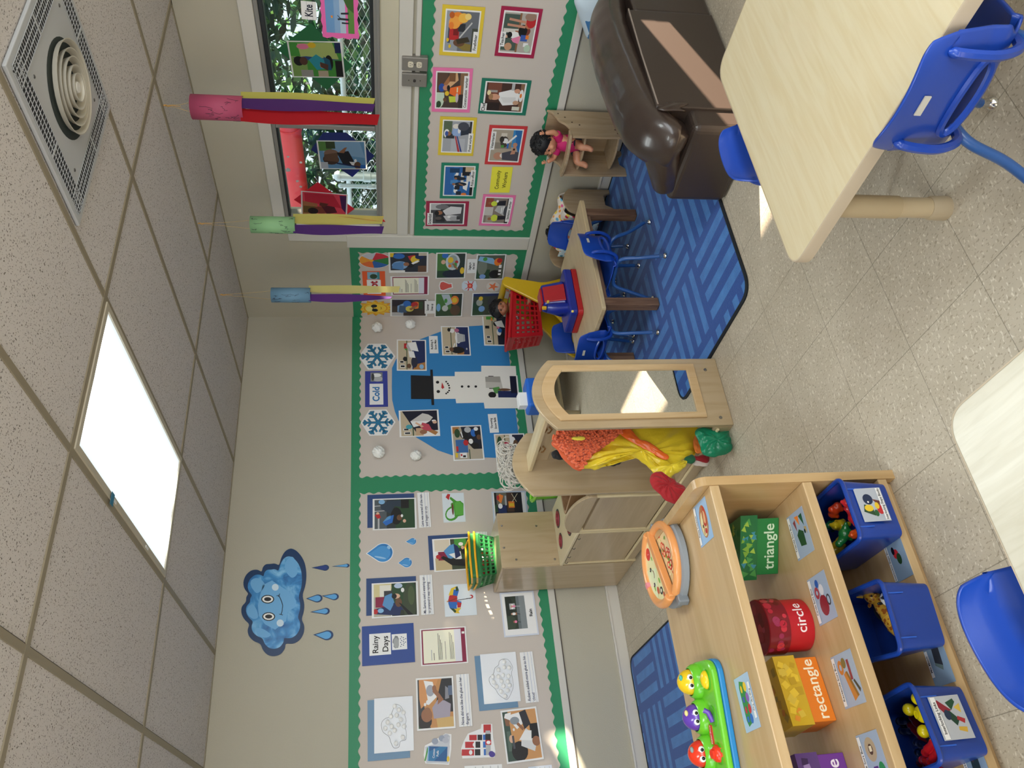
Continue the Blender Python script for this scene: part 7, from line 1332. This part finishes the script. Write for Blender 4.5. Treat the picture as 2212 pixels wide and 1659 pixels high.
# ================================================================ CEILING FITTINGS
def ceiling_light(x0_, x1_, y0_, y1_, label, vis=True, e=30):
    cx, cy = (x0_+x1_)/2, (y0_+y1_)/2; t = thing('ceiling_light', label, 'ceiling light', (cx, cy, H), 0, 'added unseen ceiling panels' if not vis else None); a, b = (x1_-x0_)/2, (y1_-y0_)/2
    g = G(); P = [(-a, -b), (a, -b), (a, b), (-a, b)]; Q = [(-a+.024, -b+.024), (a-.024, -b+.024), (a-.024, b-.024), (-a+.024, b-.024)]
    vs = [(x, y, -.001) for x, y in P]+[(x, y, -.010) for x, y in P]+[(x, y, -.010) for x, y in Q]+[(x, y, -.003) for x, y in Q]; g.add(vs, [(k*4+i, k*4+(i+1) % 4, (k+1)*4+(i+1) % 4, (k+1)*4+i) for k in range(3) for i in range(4)]); g.build('frame', mat('bdb5a2', .4), t)
    D = bpy.data.materials.get('light_diffuser')
    if D is None:
        D = bpy.data.materials.new('light_diffuser'); D.use_nodes = True; N, L, I = nodes(D); em = N.new('ShaderNodeEmission'); tc = N.new('ShaderNodeTexCoord'); sx_ = N.new('ShaderNodeSeparateXYZ'); L.new(tc.outputs['Object'], sx_.inputs[0])
        # two fluorescent tubes behind a ribbed sheet
        def mm(op, p, q):
            m_ = N.new('ShaderNodeMath'); m_.operation = op
            for i_, v_ in enumerate((p, q)):
                if isinstance(v_, (int, float)): m_.inputs[i_].default_value = v_
                else: L.new(v_, m_.inputs[i_])
            return m_.outputs[0]
        d = mm('ABSOLUTE', mm('SUBTRACT', mm('ABSOLUTE', sx_.outputs[0], 0), .115), 0); ex_ = mm('POWER', 2.718, mm('MULTIPLY', mm('MULTIPLY', d, d), -190)); ey_ = mm('GREATER_THAN', .55, mm('ABSOLUTE', sx_.outputs[1], 0))
        s_ = mm('ADD', .95, mm('MULTIPLY', ex_, 7)); wv = N.new('ShaderNodeTexWave'); wv.inputs['Scale'].default_value = 28; wv.bands_direction = 'Y'; L.new(tc.outputs['Object'], wv.inputs[0]); s2 = mm('MULTIPLY', s_, mm('ADD', .86, mm('MULTIPLY', wv.outputs['Fac'], .16)))
        em.inputs[0].default_value = (.90, .98, 1, 1); L.new(s2, em.inputs[1]); L.new(em.outputs[0], N['Material Output'].inputs['Surface'])
    G().add([(-a+.02, -b+.02, -.004), (-a+.02, b-.02, -.004), (a-.02, b-.02, -.004), (a-.02, -b+.02, -.004)], [(0, 1, 2, 3)]).build('diffuser', D, t)
    for y in (-.2, .25): G().box((-a+.004, y, -.0125), (-a+.014, y+.035, -.0100)).build('latch', mat('e8e8e8', .3), t)
    lamp('AREA', 'panel_lamp', (cx, cy, H-.02), (0, 0, -1), e, (.93, 1, .98), shape='RECTANGLE', size=.52, size_y=1.1)
    return t
ceiling_light(-2.385, -1.80, -2.43, -1.235, 'lit fluorescent ceiling panel above the play area', True, 9)
for x in (-4.83, -7.27): ceiling_light(x, x+.585, -4.87, -3.675, 'unseen fluorescent ceiling panel added outside the view for more light', False, 26)  # unseen panels added to brighten the tables and floor
ceiling_light(-2.385, -1.80, -6.09, -4.895, 'unseen fluorescent ceiling panel added behind the camera for more light', False, 26)
t = thing('tape_piece', 'small piece of blue painter tape on the ceiling light frame', 'tape', (-2.385, -2.05, H-.0135)); G().box((-.022, -.016, -.0008), (.024, .016, 0)).build('tape', mat('2c7a9c', .6), t)
t = thing('air_vent', 'square white ceiling vent with a round diffuser and slotted edges', 'air vent', (-1.47, -3.06, H)); a = .293
AV = mat('b9bcc0', .4); G().box((-a, -a, -.014), (a, a, -.003)).build('panel', AV, t, bev=.003)
for k in range(4):
    g = G(); M = Matrix.Rotation(k*math.pi/2, 4, 'Z'); g.box((-a+.03, -a+.022, -.0148-.0001*k), (a-.03, -a+.088, -.0142), M); pl = g.build('grille', mat('1e2024', .6), t)
    g = G(); 
    for j in range(4): y = -a+.022+j*.022; g.box((-a+.03, y-.0012, -.0165), (a-.038, y+.0012, -.0149), M)
    nx = 34
    for j in range(nx+1): x = -a+.03+(2*a-.06)*j/nx; g.box((x-.0006, -a+.022, -.0162), (x+.0006, -a+.088, -.0149), M)
    g.box((-.004-.03, -a+.02, -.0168), (.004-.03, -a+.09, -.0149), M); g.build('grille_bars', AV, pl)
G().lathe([(.001, -.0144), (.150, -.0144)], 40).build('opening', mat('26302f', .7), t)
CRM = mat('c2bdb0', .4)
for k, (r, dz) in enumerate(((.138, .020), (.112, .022), (.088, .026), (.064, .030), (.040, .033))):
    G().lathe([(r-.010, -.016-dz*.25), (r, -.016-dz), (r+.003, -.016-dz), (r-.005, -.016-dz*.2)], 40, Matrix.Translation((.012, -.0, 0))).build('diffuser_ring', CRM, t, smooth=True)
G().lathe([(.001, -.046), (.016, -.046), (.018, -.040), (.014, -.02)], 20, Matrix.Translation((.012, 0, 0))).build('centre_cap', mat('e6e6e2', .4), t, smooth=True)
for x, y in ((.17, .17), (-.17, .17), (.17, -.17), (-.17, -.17)): G().lathe([(.001, -.017), (.005, -.016), (.006, -.014)], 10, Matrix.Translation((x, y, 0))).build('screw', mat('6c6c6c', .3, .8), t)

# sensory table beyond the couch, seen only in the mirror
t = thing('sensory_table', 'beige sensory table with clear tubs and bent legs, reflected in the stand mirror', 'sensory table', (-.45, -4.75, 0)); BG = mat('b8a888', .4)
G().box((-.36, -.50, .40), (.36, .50, .44)).build('frame', mat('c2ae88', .4), t, bev=.01)
for sx in (1, -1):
    for sy in (1, -1): G().tube(cr([(sx*.28, sy*.42, .40), (sx*.285, sy*.43, .26), (sx*.32, sy*.45, .12), (sx*.34, sy*.47, .0)], 5), .028, 12).build('leg', BG, t, smooth=True)
for sy in (-.25, .25): G().box((-.30, sy-.20, .20), (.30, sy+.20, .399)).build('clear_tub', mat('9c9488', .15, alpha=.75), t, bev=.02)
G().box((-.30, -.42, .10), (.30, .42, .12)).build('lower_shelf', BG, t, bev=.004)
